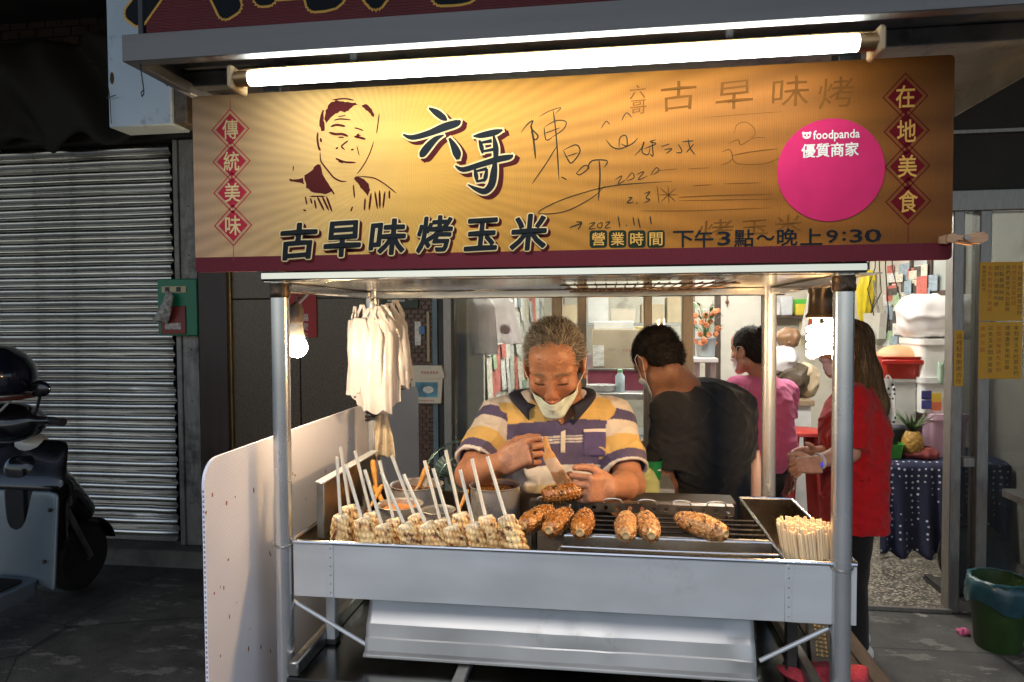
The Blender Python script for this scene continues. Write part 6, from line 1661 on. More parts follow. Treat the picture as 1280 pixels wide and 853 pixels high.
ws = wL + norm(eL - wL) * .035; fr = frame(norm(wL - eL)); m = MB(); m.tube(np.stack([ws + fr[:, 0] * .029 * math.cos(t) + fr[:, 1] * .029 * math.sin(t) for t in a]), .007, 6, closed=True); w_ = m.build('wristwatch', mat('pale_strap', (.60, .58, .66), .5), RED_W)
m = MB(); m.obox(ws + np.array([-.002, -.029, -.006]), (.018, .006, .018), None, .003); m.build('watch_face', mat('watch_screen', (.02, .02, .06), .1, emit=(.10, .08, .9), estr=.25), w_)
m = MB(); c0 = atD(1027, 535, 2.6)
for k in range(9):
    m.ball(drape(Br, np.array([atD(1022 + k * 1.4, 530 + 5 * math.sin(k * 2.1), 2.6)]), np.array([norm(cf)]), .001)[0], (.007, .003, .007), 7, 5)
m.build('print', mat('shirt_print_white', (.70, .62, .60), .8), sor, kind='stuff')
# ================================================================== shop front and what stands in the shop
pane = glass('shop_glass', (.93, .96, .95), haze=.05); darkpane = glass('dark_glass', (.45, .47, .47), haze=.015)
def post(name, label, px0, px1, mt, y0=YF - .03, y1=YF + .05, z1=zl0, par=None):
    m = MB(); m.box(X(px0, YF - .03), X(px1, YF - .03), y0, y1, .0, z1, .004); return m.build(name, mt, par, label=label, cat=None if par else 'post')
post('steel_post', 'tall grey steel post between the tiled pillar and the glass', 556, 566.5, alu, YF - .06, YF + .12, 2.9)
sf = thing('glass_front', 'glazed shop front with beige and gold metal frames behind the vendor', 'shop front', (X(715, YF), YF, 0))
for a, b, mt in ((690, 703, goldalu), (722, 733, goldalu), (805, 815, goldalu), (853, 867, goldalu)):
    post('mullion', None, a, b, mt, par=sf)
for a, b in ((567, 690), (703, 722), (733, 805), (815, 853)):
    m = MB(); m.box(X(a, YF) + .001, X(b, YF) - .001, YF + .005, YF + .010, .08, zl0 - .002, 0); m.build('pane', pane, sf)
    m = MB(); m.box(X(a, YF - .03) + .002, X(b, YF - .03) - .002, YF - .02, YF + .035, .012, .08, .003); m.build('bottom_rail', alu, sf)
    m = MB(); m.box(X(a, YF - .03) + .002, X(b, YF - .03) - .002, YF - .02, YF + .035, .80 if a > 700 else .74, .84 if a > 700 else .775, .003); m.build('middle_rail', goldalu if a > 700 else alu, sf)
rf = thing('sliding_door', 'dark glass sliding door with grey posts and yellow notices', 'door', (X(1240, YF), YF, 0))
for a, b in ((1189, 1203), (1222, 1237)):
    post('door_stile', None, a, b, alu, par=rf)
for a, b in ((1203, 1222), (1237, 1420)):
    m = MB(); m.box(X(a, YF) + .001, X(b, YF) - .001, YF + .005, YF + .010, .06, zl0 - .002, 0); m.build('pane', darkpane, rf)
m = MB(); m.box(X(1203, YF) + .002, X(1222, YF) - .002, YF - .015, YF + .03, .74, .79, .003); m.build('middle_rail', alu, rf)
m = MB(); m.box(X(1189, YF), X(1420, YF), YF - .02, YF + .04, .002, .06, .003); m.build('bottom_rail', alu, rf)
m = MB(); m.box(X(868, YF), X(1189, YF), YF - .045, YF - .022, .0, .022, .003); m.build('threshold', alu, kind='structure', label='metal threshold of the open shop doorway')
# yellow notices
ypap = mat('yellow_paper', (.62, .34, .025), .6, var=.08, scale=8)
yk = [mat('notice_black', (.05, .04, .02), .6), mat('notice_red', (.40, .09, .02), .6)]
NT = [[(.93, '各位親愛的顧客您好', 0, .86), (.79, '現烤玉米需要時間', 1, .70), (.65, '我們會依序為您服務', 0, .80), (.51, '已點餐請稍候', 0, .62), (.39, '請耐心等候叫號', 0, .72), (.24, '未取餐者恕不保留', 1, .80), (.10, '謝謝您的配合', 0, .45)],
      [(.86, '拿到烤玉米的朋友們', 0, .90), (.66, '建議盡早食用完畢', 0, .80), (.46, '如需加辣請先告知', 1, .84), (.27, '以免玉米間接變質', 0, .86), (.09, '謝謝光臨', 1, .5)], [(.5, '這裡點餐謝謝合作', 0, .92)]]
for k, (a, b, c, d, lab) in enumerate(((1225, 1278, 328, 401, 'upper yellow handwritten notice on the dark glass door'), (1224, 1277, 403, 474, 'lower yellow handwritten notice on the dark glass door'), (1193.5, 1204, 413, 483, 'narrow yellow strip notice on the grey door post'))):
    p0, p1 = atY(a, c, YF - .036), atY(b, d, YF - .036); yy = YF - .034
    t = thing('notice', lab, 'notice', ((p0[0] + p1[0]) / 2, yy, p1[2]), 'yellow notices on the door')
    m = MB(); m.box(p0[0], p1[0], yy - .0012, yy, p1[2], p0[2], .0003); m.build('sheet', ypap, t)
    wS_, hS_ = p1[0] - p0[0], p0[2] - p1[2]
    for fx, s, red, fh in NT[k]:
        m = MB(); n = len(s); hh = hS_ * fh / n; cs = min(hh * .82, wS_ * (.11 if k < 2 else .62))
        for j, chh in enumerate(s): text_on(m, chh, (p0[0] + wS_ * fx, yy - .0016, p0[2] - hS_ * .05 - hh * (j + .5)), AX, AZ, w=cs, h=cs)
        m.build('handwriting', yk[red], t, smooth=False, kind='stuff')

# ---- generic stocked things
def carton(label, px0, px1, py0, py1, Y, dep, col, name='carton', cat='box', tape=True, rough=.8, group=None):
    a, b = atY(px0, py0, Y), atY(px1, py1, Y); t = thing(name, label, cat, ((a[0] + b[0]) / 2, Y + dep / 2, b[2]), group)
    mt = mat('card_%d_%d_%d' % tuple(int(c * 100) for c in col), col, rough, var=.08, scale=6)
    m = MB(); m.box(a[0], b[0], Y, Y + dep, b[2], a[2], .004); m.build('body', mt, t)
    if tape:
        m = MB(); mx = (a[0] + b[0]) / 2; m.box(mx - .02, mx + .02, Y - .001, Y + dep + .001, a[2] - .05, a[2] + .001, .0004); m.build('tape', mat('packing_tape', (.55, .42, .25), .35), t)
    return t, a, b
def slab(label, name, cat, px0, px1, py, Y0, Y1, th, col, legs=True, rough=.35, metal=0.0, kind=None):
    a, b = atY(px0, py, Y0), atY(px1, py, Y0); zt = (a[2] + b[2]) / 2
    t = thing(name, label, cat, ((a[0] + b[0]) / 2, (Y0 + Y1) / 2, 0)); mt = mat('slab_%d_%d' % (int(col[0] * 100), int(col[2] * 100)), col, rough, metal, var=.1)
    m = MB(); m.box(a[0], b[0], Y0, Y1, zt - th, zt, .004); m.build('table_top', mt, t)
    if legs:
        for x in (a[0] + .03, b[0] - .03):
            for y in (Y0 + .03, Y1 - .03):
                m = MB(); m.box(x - .018, x + .018, y - .018, y + .018, .012, zt - th, .003); m.build('leg', alu, t)
    return zt
# notices and papers plastered on the party wall
nw = thing('paper_wall', 'wall plastered with white papers and flyers behind the glass', 'notices', (XW, 5.2, .8))
g = rnd(12); pcs = [(.72, .72, .68), (.68, .70, .70), (.62, .62, .55), (.55, .15, .12), (.35, .50, .30), (.70, .66, .55), (.30, .38, .45)]
pm_ = [mat('paper_%d' % i, c, .7, var=.28, scale=26, stretch=(1, 1, 3)) for i, c in enumerate(pcs)]
y = YF + .16
while y < 7.3:
    w = g.uniform(.10, .26); z = .55 + g.random() * .2
    while z < 2.3:
        hh = g.uniform(.12, .38); k = g.choice([0, 0, 0, 1, 1, 2, 5, 5, 3, 4, 6]); lf = g.uniform(.003, .012); curl = g.uniform(0, .02)
        G = [[(XW + lf + curl * (v ** 2) + .004 * math.sin(u * 3), y + u * w, z + hh * (1 - v)) for v in (0, .33, .66, 1)] for u in (0, .5, 1)]
        m = MB(); m.grid(G); m.build('paper', pm_[k], nw, angle=180)
        z += hh + g.uniform(-.03, .05)
    y += w + g.uniform(-.02, .03)
# carrier bag hanging before the glass
pb = thing('hook', 'small steel hook on the post holding a carrier bag', 'hook', atY(597, 362, YF + .09))
q = atY(597, 366, YF + .10); m = MB(); m.tube([(X(566, YF - .06) - .005, YF + .09, q[2] + .02), (q[0] - .05, q[1] + .01, q[2] + .015), q], .003, 6); m.build('wire', dullsteel, pb)
clearbag = bagm.copy(); clearbag.name = 'clear_bag_plastic'; [setattr(x.inputs[0], 'default_value', .72) for x in clearbag.node_tree.nodes if x.type == 'MIX_SHADER']
bag(atY(600, 372, YF + .10), .16, .32, .1, 41, 'large white carrier bag hanging behind the glass before the papered wall', .03, clearbag, True, None)
bt2 = bag(atY(622, 370, YF + .14), .18, .27, -.2, 44, 'white carrier bag with a pink print beside the larger one', .07, clearbag, False, None)
m = MB(); q = atY(632, 412, YF + .112); m.ball(q, (.035, .004, .028), 14, 6); m.build('pink_print', mat('faded_pink', (.62, .30, .36), .5), bt2)
# counter and cartons behind the middle panes
zc = slab('steel counter with cartons behind the gold framed glass', 'counter', 'counter', 728, 862, 492, 4.35, 5.05, .04, (.60, .60, .58), True, .3, .5)
m = MB(); p = atY(735, 463, 4.52); p2 = atY(850, 479, 4.52); t = thing('maroon_board', 'maroon board standing on the counter behind the glass', 'board', ((p[0] + p2[0]) / 2, 4.53, zc)); m.box(p[0], p2[0], 4.52, 4.545, zc, p[2], .002); m.build('panel', mat('maroon_board', (.22, .03, .06), .6, var=.15), t)
m = MB(); m.box(p[0], p2[0], 4.515, 4.55, p[2], p[2] + .012, .002); m.build('edge_strip', alu, t)
def on_counter(label, px0, px1, py0, Y, dep, col, z0=None, **k):
    a, b = atY(px0, py0, Y), atY(px1, py0, Y); z0 = zc if z0 is None else z0
    t = thing(k.get('name', 'carton'), label, k.get('cat', 'box'), ((a[0] + b[0]) / 2, Y + dep / 2, z0)); mt = mat('card_%d_%d_%d' % tuple(int(c * 100) for c in col), col, .8, var=.08, scale=6)
    m = MB(); m.box(a[0], b[0], Y, Y + dep, z0, a[2], .004); m.build('body', mt, t)
    return t, a, b
tC, a, b = on_counter('large beige carton with a white label on the counter behind glass', 740, 800, 412, 4.62, .32, (.46, .38, .26))
m = MB(); q0, q1 = atY(741, 432, 4.618), atY(755, 458, 4.618); m.box(q0[0], q1[0], 4.6165, 4.6205, q1[2], q0[2], .0004); m.build('label', pm_[0], tC)
m = MB(); marks(m, atY(785, 438, 4.618) - [0, .002, 0], AX, AZ, .075, .02, 4, 1); m.build('lettering', mat('carton_red', (.45, .10, .08), .7), tC, smooth=False)
m = MB(); marks(m, atY(765, 437, 4.618) - [0, .002, 0], AX, AZ, .05, .02, 3, 2); m.build('lettering', mat('carton_grey', (.20, .18, .15), .7), tC, smooth=False)
on_counter('white foam box standing on the beige carton', 742, 792, 402, 4.64, .28, (.74, .74, .71), a[2], name='foam_box')
on_counter('yellow carton beside the beige carton on the counter', 797, 828, 409, 4.66, .3, (.55, .42, .16))
t = thing('spray_bottle', 'pale blue bottle with green cap on the counter behind glass', 'bottle', atY(775, 490, 4.42)); c = np.array([X(775, 4.42), 4.42, zc]); kz = atY(775, 462, 4.42)[2] - zc
m = MB(); m.lathe([(.028, 0), (.03, .01), (.03, kz * .7), (.014, kz * .86), (.013, kz * .9)], 18, c); m.build('body', mat('pale_blue_bottle', (.50, .62, .66), .3), t); m = MB(); m.lathe([(.016, kz * .88), (.016, kz), (.010, kz * 1.02)], 14, c); m.build('cap', mat('green_cap', (.25, .55, .30), .4), t)
for i, px in enumerate((745, 757, 843)):
    c = np.array([X(px, 4.44), 4.44, zc]); m = MB(); m.lathe([(.05, 0), (.065, .015), (.07, .045), (.066, .045), (.06, .018), (0, .012)], 24, c); m.build('foam_tray', mat('foam_white', (.76, .76, .74), .6), label=['white bowl at the end of the counter before the cartons', 'white bowl beside the pale blue bottle', 'white bowl at the far end of the counter by the gold frame'][i], cat='bowl', group='white bowls on the counter')
# shelf rack further back, stocked
rk = thing('shelf_rack', 'grey metal shelf rack stocked with boxes behind the counter', 'shelf', (.55, 6.0, .012))
rx0, rx1 = X(700, 6.0), X(866, 6.0)
for z in (.5, 1.0, 1.45, 1.86, 2.25):
    m = MB(); m.box(rx0, rx1, 5.9, 6.3, z - .02, z, .003); m.build('shelf_board', mat('grey_shelf', (.40, .42, .44), .5), rk)
for x in (rx0 + .01, rx1 - .01):
    for y in (5.91, 6.29): m = MB(); m.box(x - .015, x + .015, y - .015, y + .015, .012, 2.35, .003); m.build('upright', alu, rk)
g = rnd(31); cols = [(.70, .70, .68), (.52, .42, .28), (.40, .45, .52), (.62, .55, .45), (.30, .20, .22), (.66, .68, .72)]
tint_n = ['white', 'tan', 'grey blue', 'beige', 'dark maroon', 'pale']; seen_l = {}
for si, z in enumerate((1.0, 1.45, 1.86)):
    x = rx0 + .03
    while x < rx1 - .12:
        w = g.uniform(.10, .24); k = g.randrange(6)
        if x + w > rx1 - .02: break
        hh = g.uniform(.12, .34); m = MB(); m.box(x, x + w, 5.93 + g.random() * .05, 6.22, z, z + hh, .006)
        lab = '%s storage box on the %s board of the shelf rack' % (tint_n[k], ('lower', 'middle', 'upper')[si]); seen_l[lab] = seen_l.get(lab, 0) + 1
        if seen_l[lab] > 1: lab += ', %s from papered wall' % ('second', 'third', 'fourth', 'fifth')[seen_l[lab] - 2]
        m.build('storage_box', mat('card_%d_%d_%d' % tuple(int(c * 100) for c in cols[k]), cols[k], .7, var=.1, scale=6), label=lab, cat='box', group='boxes on the shelf rack')
        x += w + g.uniform(.01, .05)
# cream door in the back wall
dr = thing('back_door', 'cream inner door with dark frame in the back wall', 'door', (X(923, YB), YB, 0)); dx0, dx1, dz = X(893, YB - .03), X(953, YB - .03), Z(352, YB - .03, 920)
m = MB(); m.box(dx0 + .06, dx1 - .02, YB - .035, YB - .006, .012, dz, .004); m.build('leaf', mat('cream_door', (.62, .60, .54), .5, var=.05), dr)
for x0_, x1_ in ((dx0, dx0 + .06), (dx1 - .02, dx1 + .03)): m = MB(); m.box(x0_, x1_, YB - .05, YB - .004, .012, dz + .05, .004); m.build('jamb', mat('dark_wood', (.06, .04, .03), .5), dr)
m = MB(); m.box(dx0, dx1 + .03, YB - .052, YB - .004, dz, dz + .05, .004); m.build('head', mat('dark_wood', (.06, .04, .03), .5), dr)
m = MB(); m.tube([atY(909, 358, YB - .06), atY(909, 384, YB - .06)], .006, 6); m.ball(atY(909, 362, YB - .06), .035, 10, 8); m.ball(atY(909, 378, YB - .06), .02, 8, 6); m.build('door_charm', mat('brown_charm', (.15, .06, .03), .5), dr)
# potted flowers by the frame
zs_ = slab('small white side cabinet holding the flower pot', 'side_cabinet', 'cabinet', 866, 898, 448, 4.7, 5.0, .03, (.62, .62, .60))
fp = thing('flower_pot', 'grey pot of orange flowers and green leaves on the white cabinet', 'plant', (X(882, 4.85), 4.85, zs_)); c = np.array([X(882, 4.85), 4.85, zs_])
m = MB(); m.lathe([(.045, 0), (.06, .005), (.065, .10), (.07, .13), (.066, .135), (.06, .12), (0, .118)], 22, c); m.build('pot', mat('grey_pot', (.30, .34, .36), .5), fp)
g = rnd(6); m, m2 = MB(), MB()
for i in range(60):
    a, b = g.uniform(0, 6.28), g.uniform(.1, 1); r_ = .085 * math.sqrt(b); p = c + np.array([r_ * math.cos(a), r_ * math.sin(a), .15 + g.random() * .24])
    if i < 34:
        d = norm([math.cos(a), math.sin(a), g.uniform(-.3, .8)]); fr = frame(d); m.add([p, p + d * .03 + fr[:, 0] * .013, p + d * .06, p + d * .03 - fr[:, 0] * .013 + fr[:, 1] * .006], [(0, 1, 2, 3)])
        m.tube([c + [0, 0, .11], hand_joint(c + [0, 0, .11], p, .5) + [0, 0, .02], p], .0016, 4)
    else:
        for q_ in range(5): a2 = q_ * 1.2566; d2 = np.array([math.cos(a2), -.4, math.sin(a2)]); m2.ball(p + [0, -.02, -.06] + d2 * .010, (.011, .006, .011), 6, 4)
m.build('leaves', mat('leaf_green', (.06, .16, .04), .5, var=.4), fp, kind='stuff'); m2.build('blossoms', mat('orange_petal', (.62, .22, .10), .6, var=.5, scale=30), fp, kind='stuff')
# white cabinet with wooden top, red stool
wc = thing('low_cabinet', 'low white cabinet with a wooden top behind the woman in pink', 'cabinet', (X(1000, 5.2), 5.4, 0)); a, b = atY(968, 502, 5.2), atY(1014, 502, 5.2)
m = MB(); m.box(a[0], b[0], 5.2, 5.7, .012, a[2] - .03, .004); m.build('body', mat('white_laminate', (.66, .67, .66), .45), wc); m = MB(); m.box(a[0] - .02, b[0] + .02, 5.18, 5.72, a[2] - .03, a[2] + .01, .004); m.build('top', mat('brown_top', (.30, .22, .14), .5), wc)
zt_ = a[2] + .01
rs = thing('plastic_stool', 'red plastic stool beside the white cabinet', 'stool', (X(1001, 4.75), 4.75, .012)); cx, cy, zt2 = X(1002, 4.75), 4.75, Z(536, 4.75, 1002)
redp = mat('red_plastic', (.34, .025, .02), .35, var=.12)
m = MB(); m.lathe([(.0, -.004), (.13, -.004), (.145, -.012), (.148, -.03), (.14, -.035), (.0, -.016)], 24, (cx, cy, zt2)); m.build('seat', redp, rs)
for k in range(4):
    a_ = math.pi / 4 + k * math.pi / 2; u = np.array([math.cos(a_), math.sin(a_), 0]); m = MB(); pts_ = [np.array([cx, cy, zt2 - .02]) + u * .125, np.array([cx, cy, .012]) + u * .185]
    G = [[hand_joint(pts_[0], pts_[1], v) + np.cross(u, [0, 0, 1]) * w_ * (1.1 - .3 * v) + u * dpt for (w_, dpt) in ((-.05, -.012), (-.02, .0), (.02, 0), (.05, -.012))] for v in np.linspace(0, 1, 6)]
    m.grid(G); o = m.build('leg', redp, rs, angle=180); o.modifiers.new('thick', 'SOLIDIFY').thickness = .005
# things heaped on the cabinet
g = rnd(9)
for i, (px, py, r_, col, lab) in enumerate(((975, 488, .10, (.70, .68, .66), 'crumpled white plastic bag on the wooden cabinet top'), (990, 478, .13, (.08, .06, .04), 'dark brown cloth bag on the wooden cabinet top'), (975, 455, .11, (.68, .68, .70), 'crumpled white bag on top of the other white bag'), (1006, 470, .09, (.55, .45, .30), 'tan paper bag beside the dark cloth bag'), (985, 425, .07, (.22, .12, .06), 'brown pouch heaped on the white bags'))):
    c = atY(px, py, 5.4); z0 = min(c[2] - r_ * .8, zt_ if i in (0, 1, 3) else 9); Sb = SDF(); hh = max(r_, (c[2] + r_ - z0) / 2)
    Sb.ell((c[0], c[1], z0 + hh), (r_ * 1.1, r_ * .9, hh)); Sb.ell((c[0] + r_ * .4, c[1], z0 + hh * 1.3), (r_ * .5, r_ * .5, hh * .5), None, .05)
    V, F = Sb.mesh(np.array([c[0], c[1], z0 + hh]) - hh * 1.6, np.array([c[0], c[1], z0 + hh]) + hh * 1.9, .011, wrinkle(.016, (26, 26, 26), 40 + i)); o = mkobj('bag', V, F.tolist(), mat('sack_%d' % i, col, .45, var=.12, scale=12), None, True, 180); prop(o, lab, 'bag')
sh_ = thing('wall_shelf', 'narrow wooden wall shelf of odds and ends on the back wall', 'shelf', (X(990, YB), YB - .1, 1.6)); a, b = atY(962, 395, YB - .2), atY(1060, 395, YB - .2)
m = MB(); m.box(a[0], XR - .002, YB - .22, YB, a[2] - .03, a[2], .004); m.build('board', mat('dark_wood', (.06, .04, .03), .5), sh_)
for i, (px, w, hh, col, lab) in enumerate(((968, .10, .14, (.66, .66, .66), 'white tin on the narrow wall shelf'), (982, .12, .20, (.60, .62, .66), 'pale grey box on the narrow wall shelf'), (1000, .11, .12, (.70, .55, .06), 'yellow tub on the narrow wall shelf'), (1014, .09, .25, (.55, .50, .45), 'tall beige carton on the narrow wall shelf'))):
    c = atY(px, 395, YB - .12); m = MB(); m.box(c[0] - w / 2, c[0] + w / 2, YB - .18, YB - .04, a[2], a[2] + hh, .012); m.build('tin', mat('tin_%d' % i, col, .5, var=.1), label=lab, cat='box')
# things hung on the side wall: umbrella, dustpan, scoop, strip, pictures, flyers
def wallp(px, py, off=.02): return atX(px, py, XR - off)
um = thing('folded_umbrella', 'folded bright yellow umbrella hanging on the shop side wall', 'umbrella', wallp(1084, 405)); a, b = wallp(1086, 338, .06), wallp(1079, 405, .06)
pr2 = [(0, .02), (.06, .055), (.35, .075), (.8, .05), (1.0, .018)]; G = []
for v, r_ in pr2:
    c = hand_joint(a, b, v); G.append([c + np.array([math.cos(q) * (1 + .18 * math.cos(q * 7)), math.sin(q) * (1 + .18 * math.cos(q * 7)), 0]) * r_ for q in np.arange(42) / 42 * 6.2832])
m = MB(); m.grid(G, close_v=True); m.build('canopy', mat('yellow_nylon', (.72, .58, .03), .5, var=.1), um, angle=60); m = MB(); m.tube([a + [0, 0, .12], a, a - [0, 0, .02]], .008, 8); m.build('handle', black, um)
m = MB(); m.tube([b, b - [0, 0, .04]], .006, 6); m.build('tip', dullsteel, um); m = MB(); m.tube([a + [.0, 0, .11], a + [.05, 0, .12]], .006, 6); m.build('hook', dullsteel, um)
dp = thing('dustpan', 'off white long handled dustpan hanging on the shop side wall', 'dustpan', wallp(1098, 422)); a, b = wallp(1094, 393, .05), wallp(1104, 423, .05)
m = MB(); q = [wallp(1087, 392, .05), wallp(1110, 391, .05), wallp(1107, 424, .05), wallp(1091, 423, .05)]; q = [np.array(v) for v in q]; m.add(q + [v - np.array([.06, 0, 0]) for v in q], [(0, 1, 2, 3), (4, 7, 6, 5), (0, 4, 5, 1), (1, 5, 6, 2), (2, 6, 7, 3), (3, 7, 4, 0)]); m.build('pan', mat('offwhite_plastic', (.60, .58, .52), .45), dp); m = MB(); m.tube([(q[0] + q[1]) / 2, wallp(1092, 352, .05)], .01, 8); m.build('handle', alu, dp); m = MB(); m.tube([wallp(1092, 352, .05), wallp(1092, 350, 0)], .006, 6); m.build('hook', dullsteel, dp)
sc_ = thing('plastic_scoop', 'bright green plastic scoop hanging on the back wall', 'scoop', atY(1001, 392, YB - .1)); c = atY(1001, 383, YB - .10); m = MB(); m.obox(c, (.20, .03, .15), None, .012); m.build('blade', mat('green_plastic', (.12, .50, .08), .4), sc_); m = MB(); m.tube([c - [0, 0, .05], c - [0, 0, .42]], .014, 8); m.build('handle', mat('pale_stick', (.6, .5, .3), .5), sc_); m = MB(); m.tube([c, c + [0, .11, .02]], .006, 6); m.build('hook', dullsteel, sc_)
bn = thing('striped_banner', 'slanting red and white striped banner on the shop back wall', 'banner', atY(1010, 410, YB - .06))
for i, (dx_, mt) in enumerate(((0, mat('banner_white', (.7, .68, .64), .7)), (7, mat('banner_red', (.55, .07, .03), .6)))):
    P = [atY(1014 + dx_, 352, YB - .26), atY(1021 + dx_, 352, YB - .26), atY(1008 + dx_, 420, YB - .26), atY(1000 + dx_, 420, YB - .26)]; m = MB(); m.add(P + [p + np.array([0, .03, 0]) for p in P], [(0, 1, 2, 3), (4, 7, 6, 5), (0, 4, 5, 1), (1, 5, 6, 2), (2, 6, 7, 3), (3, 7, 4, 0)]); m.build('stripe', mt, bn, smooth=False)
for i, (a0, a1, b0, b1, lab) in enumerate(((1138, 1160, 322, 346, 'small framed certificate on the shop side wall'), (1162, 1200, 318, 366, 'large dark framed picture leaning on the side wall'))):
    q = [wallp(a0, b0, .03), wallp(a1, b0 - 4, .03), wallp(a1, b1, .03), wallp(a0, b1, .03)]; t = thing('picture_frame', lab, 'picture', (q[0] + q[2]) / 2, 'framed pictures on the side wall'); c = sum(q) / 4
    hy, hz = abs(q[1][1] - q[0][1]) / 2, abs(q[0][2] - q[3][2]) / 2
    m = MB(); m.box(XR - .012, XR - .002, c[1] - hy, c[1] + hy, c[2] - hz, c[2] + hz, .002); m.build('picture', mat('picture_%d' % i, (.45, .50, .52) if i == 0 else (.42, .46, .44), .3, var=.2, scale=4), t)
    for sy, sz, ly, lz in ((0, 1, hy + .02, .02), (0, -1, hy + .02, .02), (1, 0, .02, hz - .02), (-1, 0, .02, hz - .02)): m = MB(); m.obox((XR - .016, c[1] + sy * hy, c[2] + sz * hz), (.03, ly * 2, lz * 2), None, .003); m.build('frame', mat('dark_wood', (.06, .04, .03), .5), t)
fw = thing('flyer_board', 'patch of overlapping coloured flyers on the shop side wall', 'flyers', wallp(1138, 440)); g = rnd(15)
for i in range(120):
    px, py = g.uniform(1108, 1168), g.uniform(340, 445); c = wallp(px, py, .004 + i * .0004); m = MB(); w_, h_ = g.uniform(.05, .12), g.uniform(.03, .08)
    m.box(c[0] - .001, c[0] + .001, c[1] - w_, c[1] + w_, c[2] - h_, c[2] + h_, 0); k = g.randrange(7); m.build('flyer', pm_[k] if g.random() < .7 else mat('flyer_dark', (.10, .09, .08), .7, var=.5, scale=20), fw, smooth=False)
m = MB()
for i in range(4):
    a = wallp(g.uniform(1090, 1130), 335, .05); m.tube([a + [0, 0, .3], a, a + [g.uniform(-.1, 0), g.uniform(-.3, .3), -g.uniform(.1, .4)], a + [g.uniform(-.1, 0), g.uniform(-.5, .5), -g.uniform(.3, .6)]], .005, 5)
m.build('cable', black, label='tangle of dark cables hanging on the shop side wall', cat='cables', kind='stuff')
# navy dotted table and what is stacked on it
ty0, ty1 = 4.50, 5.3; tx0 = X(1098, ty0, 590); tz = Z(577, ty0, 1140); tx1 = XR - .03
tb = thing('side_table', 'table under a navy dotted cloth inside the doorway', 'table', ((tx0 + tx1) / 2, 4.9, .012))
m = MB(); m.box(tx0 + .02, tx1, ty0 + .02, ty1, tz - .03, tz - .004, .003); m.build('table_top', mat('brown_top', (.30, .22, .14), .5), tb)
for x_ in (tx0 + .06, tx1 - .04):
    for y_ in (ty0 + .06, ty1 - .06): m = MB(); m.box(x_ - .02, x_ + .02, y_ - .02, y_ + .02, .012, tz - .03, .003); m.build('leg', alu, tb)
def dotted():
    m = bpy.data.materials.new('navy_dotted_cloth'); m.use_nodes = True; n, l = m.node_tree.nodes, m.node_tree.links; b = n['Principled BSDF']
    tc = n.new('ShaderNodeTexCoord'); v = n.new('ShaderNodeTexVoronoi'); v.inputs['Scale'].default_value = 26; v.inputs['Randomness'].default_value = .25; l.new(tc.outputs['Object'], v.inputs['Vector'])
    r = n.new('ShaderNodeValToRGB'); r.color_ramp.interpolation = 'CONSTANT'; e = r.color_ramp.elements; e[0].color = (.55, .60, .70, 1); e[1].position = .19; e[1].color = (.012, .016, .05, 1); l.new(v.outputs['Distance'], r.inputs[0]); l.new(r.outputs[0], b.inputs['Base Color']); b.inputs['Roughness'].default_value = .85; return m
G = []
for i in range(70):
    u = i / 69; row = []
    for j in range(26):
        v = j / 25
        if v < .3: x_, y_, z_ = 0, ty1 - (ty1 - ty0) * v / .3, tz + .002
        else: w_ = (v - .3) / .7; x_, y_, z_ = 0, ty0 - .012 - .03 * w_ * math.sin(u * 42 + 1.2 * math.sin(u * 13)) - .035 * w_, tz - w_ * (tz - .03 - .02 * math.sin(u * 30))
        row.append((tx0 + (tx1 - tx0) * u, y_, z_))
    G.append(row)
m = MB(); m.grid(G); o = m.build('tablecloth', dotted(), None, angle=180, label='navy tablecloth with white dots hanging to the floor', cat='tablecloth'); o.modifiers.new('thick', 'SOLIDIFY').thickness = .003
def tub(label, px0, px1, py0, Y, dep, col, z0, name, lid=None, cat='tub', taper=.93):
    a, b = atY(px0, py0, Y), atY(px1, py0, Y); c = np.array([(a[0] + b[0]) / 2, Y + dep / 2, z0]); t = thing(name, label, cat, c); w_, h_ = (b[0] - a[0]) / 2, a[2] - z0; mt = mat('tub_%d_%d_%d' % tuple(int(q * 100) for q in col), col, .4, var=.06)
    G = []
    for k_, v in ((taper, 0), (1, 1), (1.04, 1.0), (1.04, .96)):
        G.append([c + np.array([(p[0]) * k_, p[1] * k_, h_ * v]) for p in rrect(-w_, w_, -dep / 2, dep / 2, .03, 4)])
    m = MB(); m.grid(G, close_v=True); m.f.append(tuple(range(20))[::-1]); m.build('body', mt, t, angle=50)
    if lid is not None: m = MB(); m.prism(rrect(-w_ * 1.06, w_ * 1.06, -dep / 2 * 1.05, dep / 2 * 1.05, .03, 4), h_ * .97, h_ + .03, c, (1, 0, 0), (0, 1, 0)); m.build('lid', mat('lid_%d_%d' % (int(lid[0] * 100), int(lid[2] * 100)), lid, .4, var=.06), t, angle=40)
    return t, a, b, c, h_
t1, a, b, c, h_ = tub('pink plastic tub with a lid on the dotted table', 1164, 1212, 524, 4.62, .4, (.55, .36, .48), tz + .005, 'plastic_tub', (.62, .42, .54))
zz1 = a[2] + .03
t2, a, b, c2, h2 = tub('white cooler box with a colourful label standing on the pink tub', 1152, 1206, 478, 4.66, .36, (.72, .74, .73), zz1 + .0, 'cooler_box', (.74, .76, .75), 'cooler', .98)
for i, (px, py, col) in enumerate(((1158, 494, (.04, .04, .18)), (1170, 497, (.62, .42, .04)), (1158, 506, (.05, .06, .25)), (1170, 508, (.55, .15, .06)))): q = atY(px, py, 4.655); m = MB(); m.box(q[0] - .03, q[0] + .03, 4.650, 4.656, q[2] - .028, q[2] + .028, .001); m.build('label', mat('cooler_label_%d' % i, col, .5), t2)
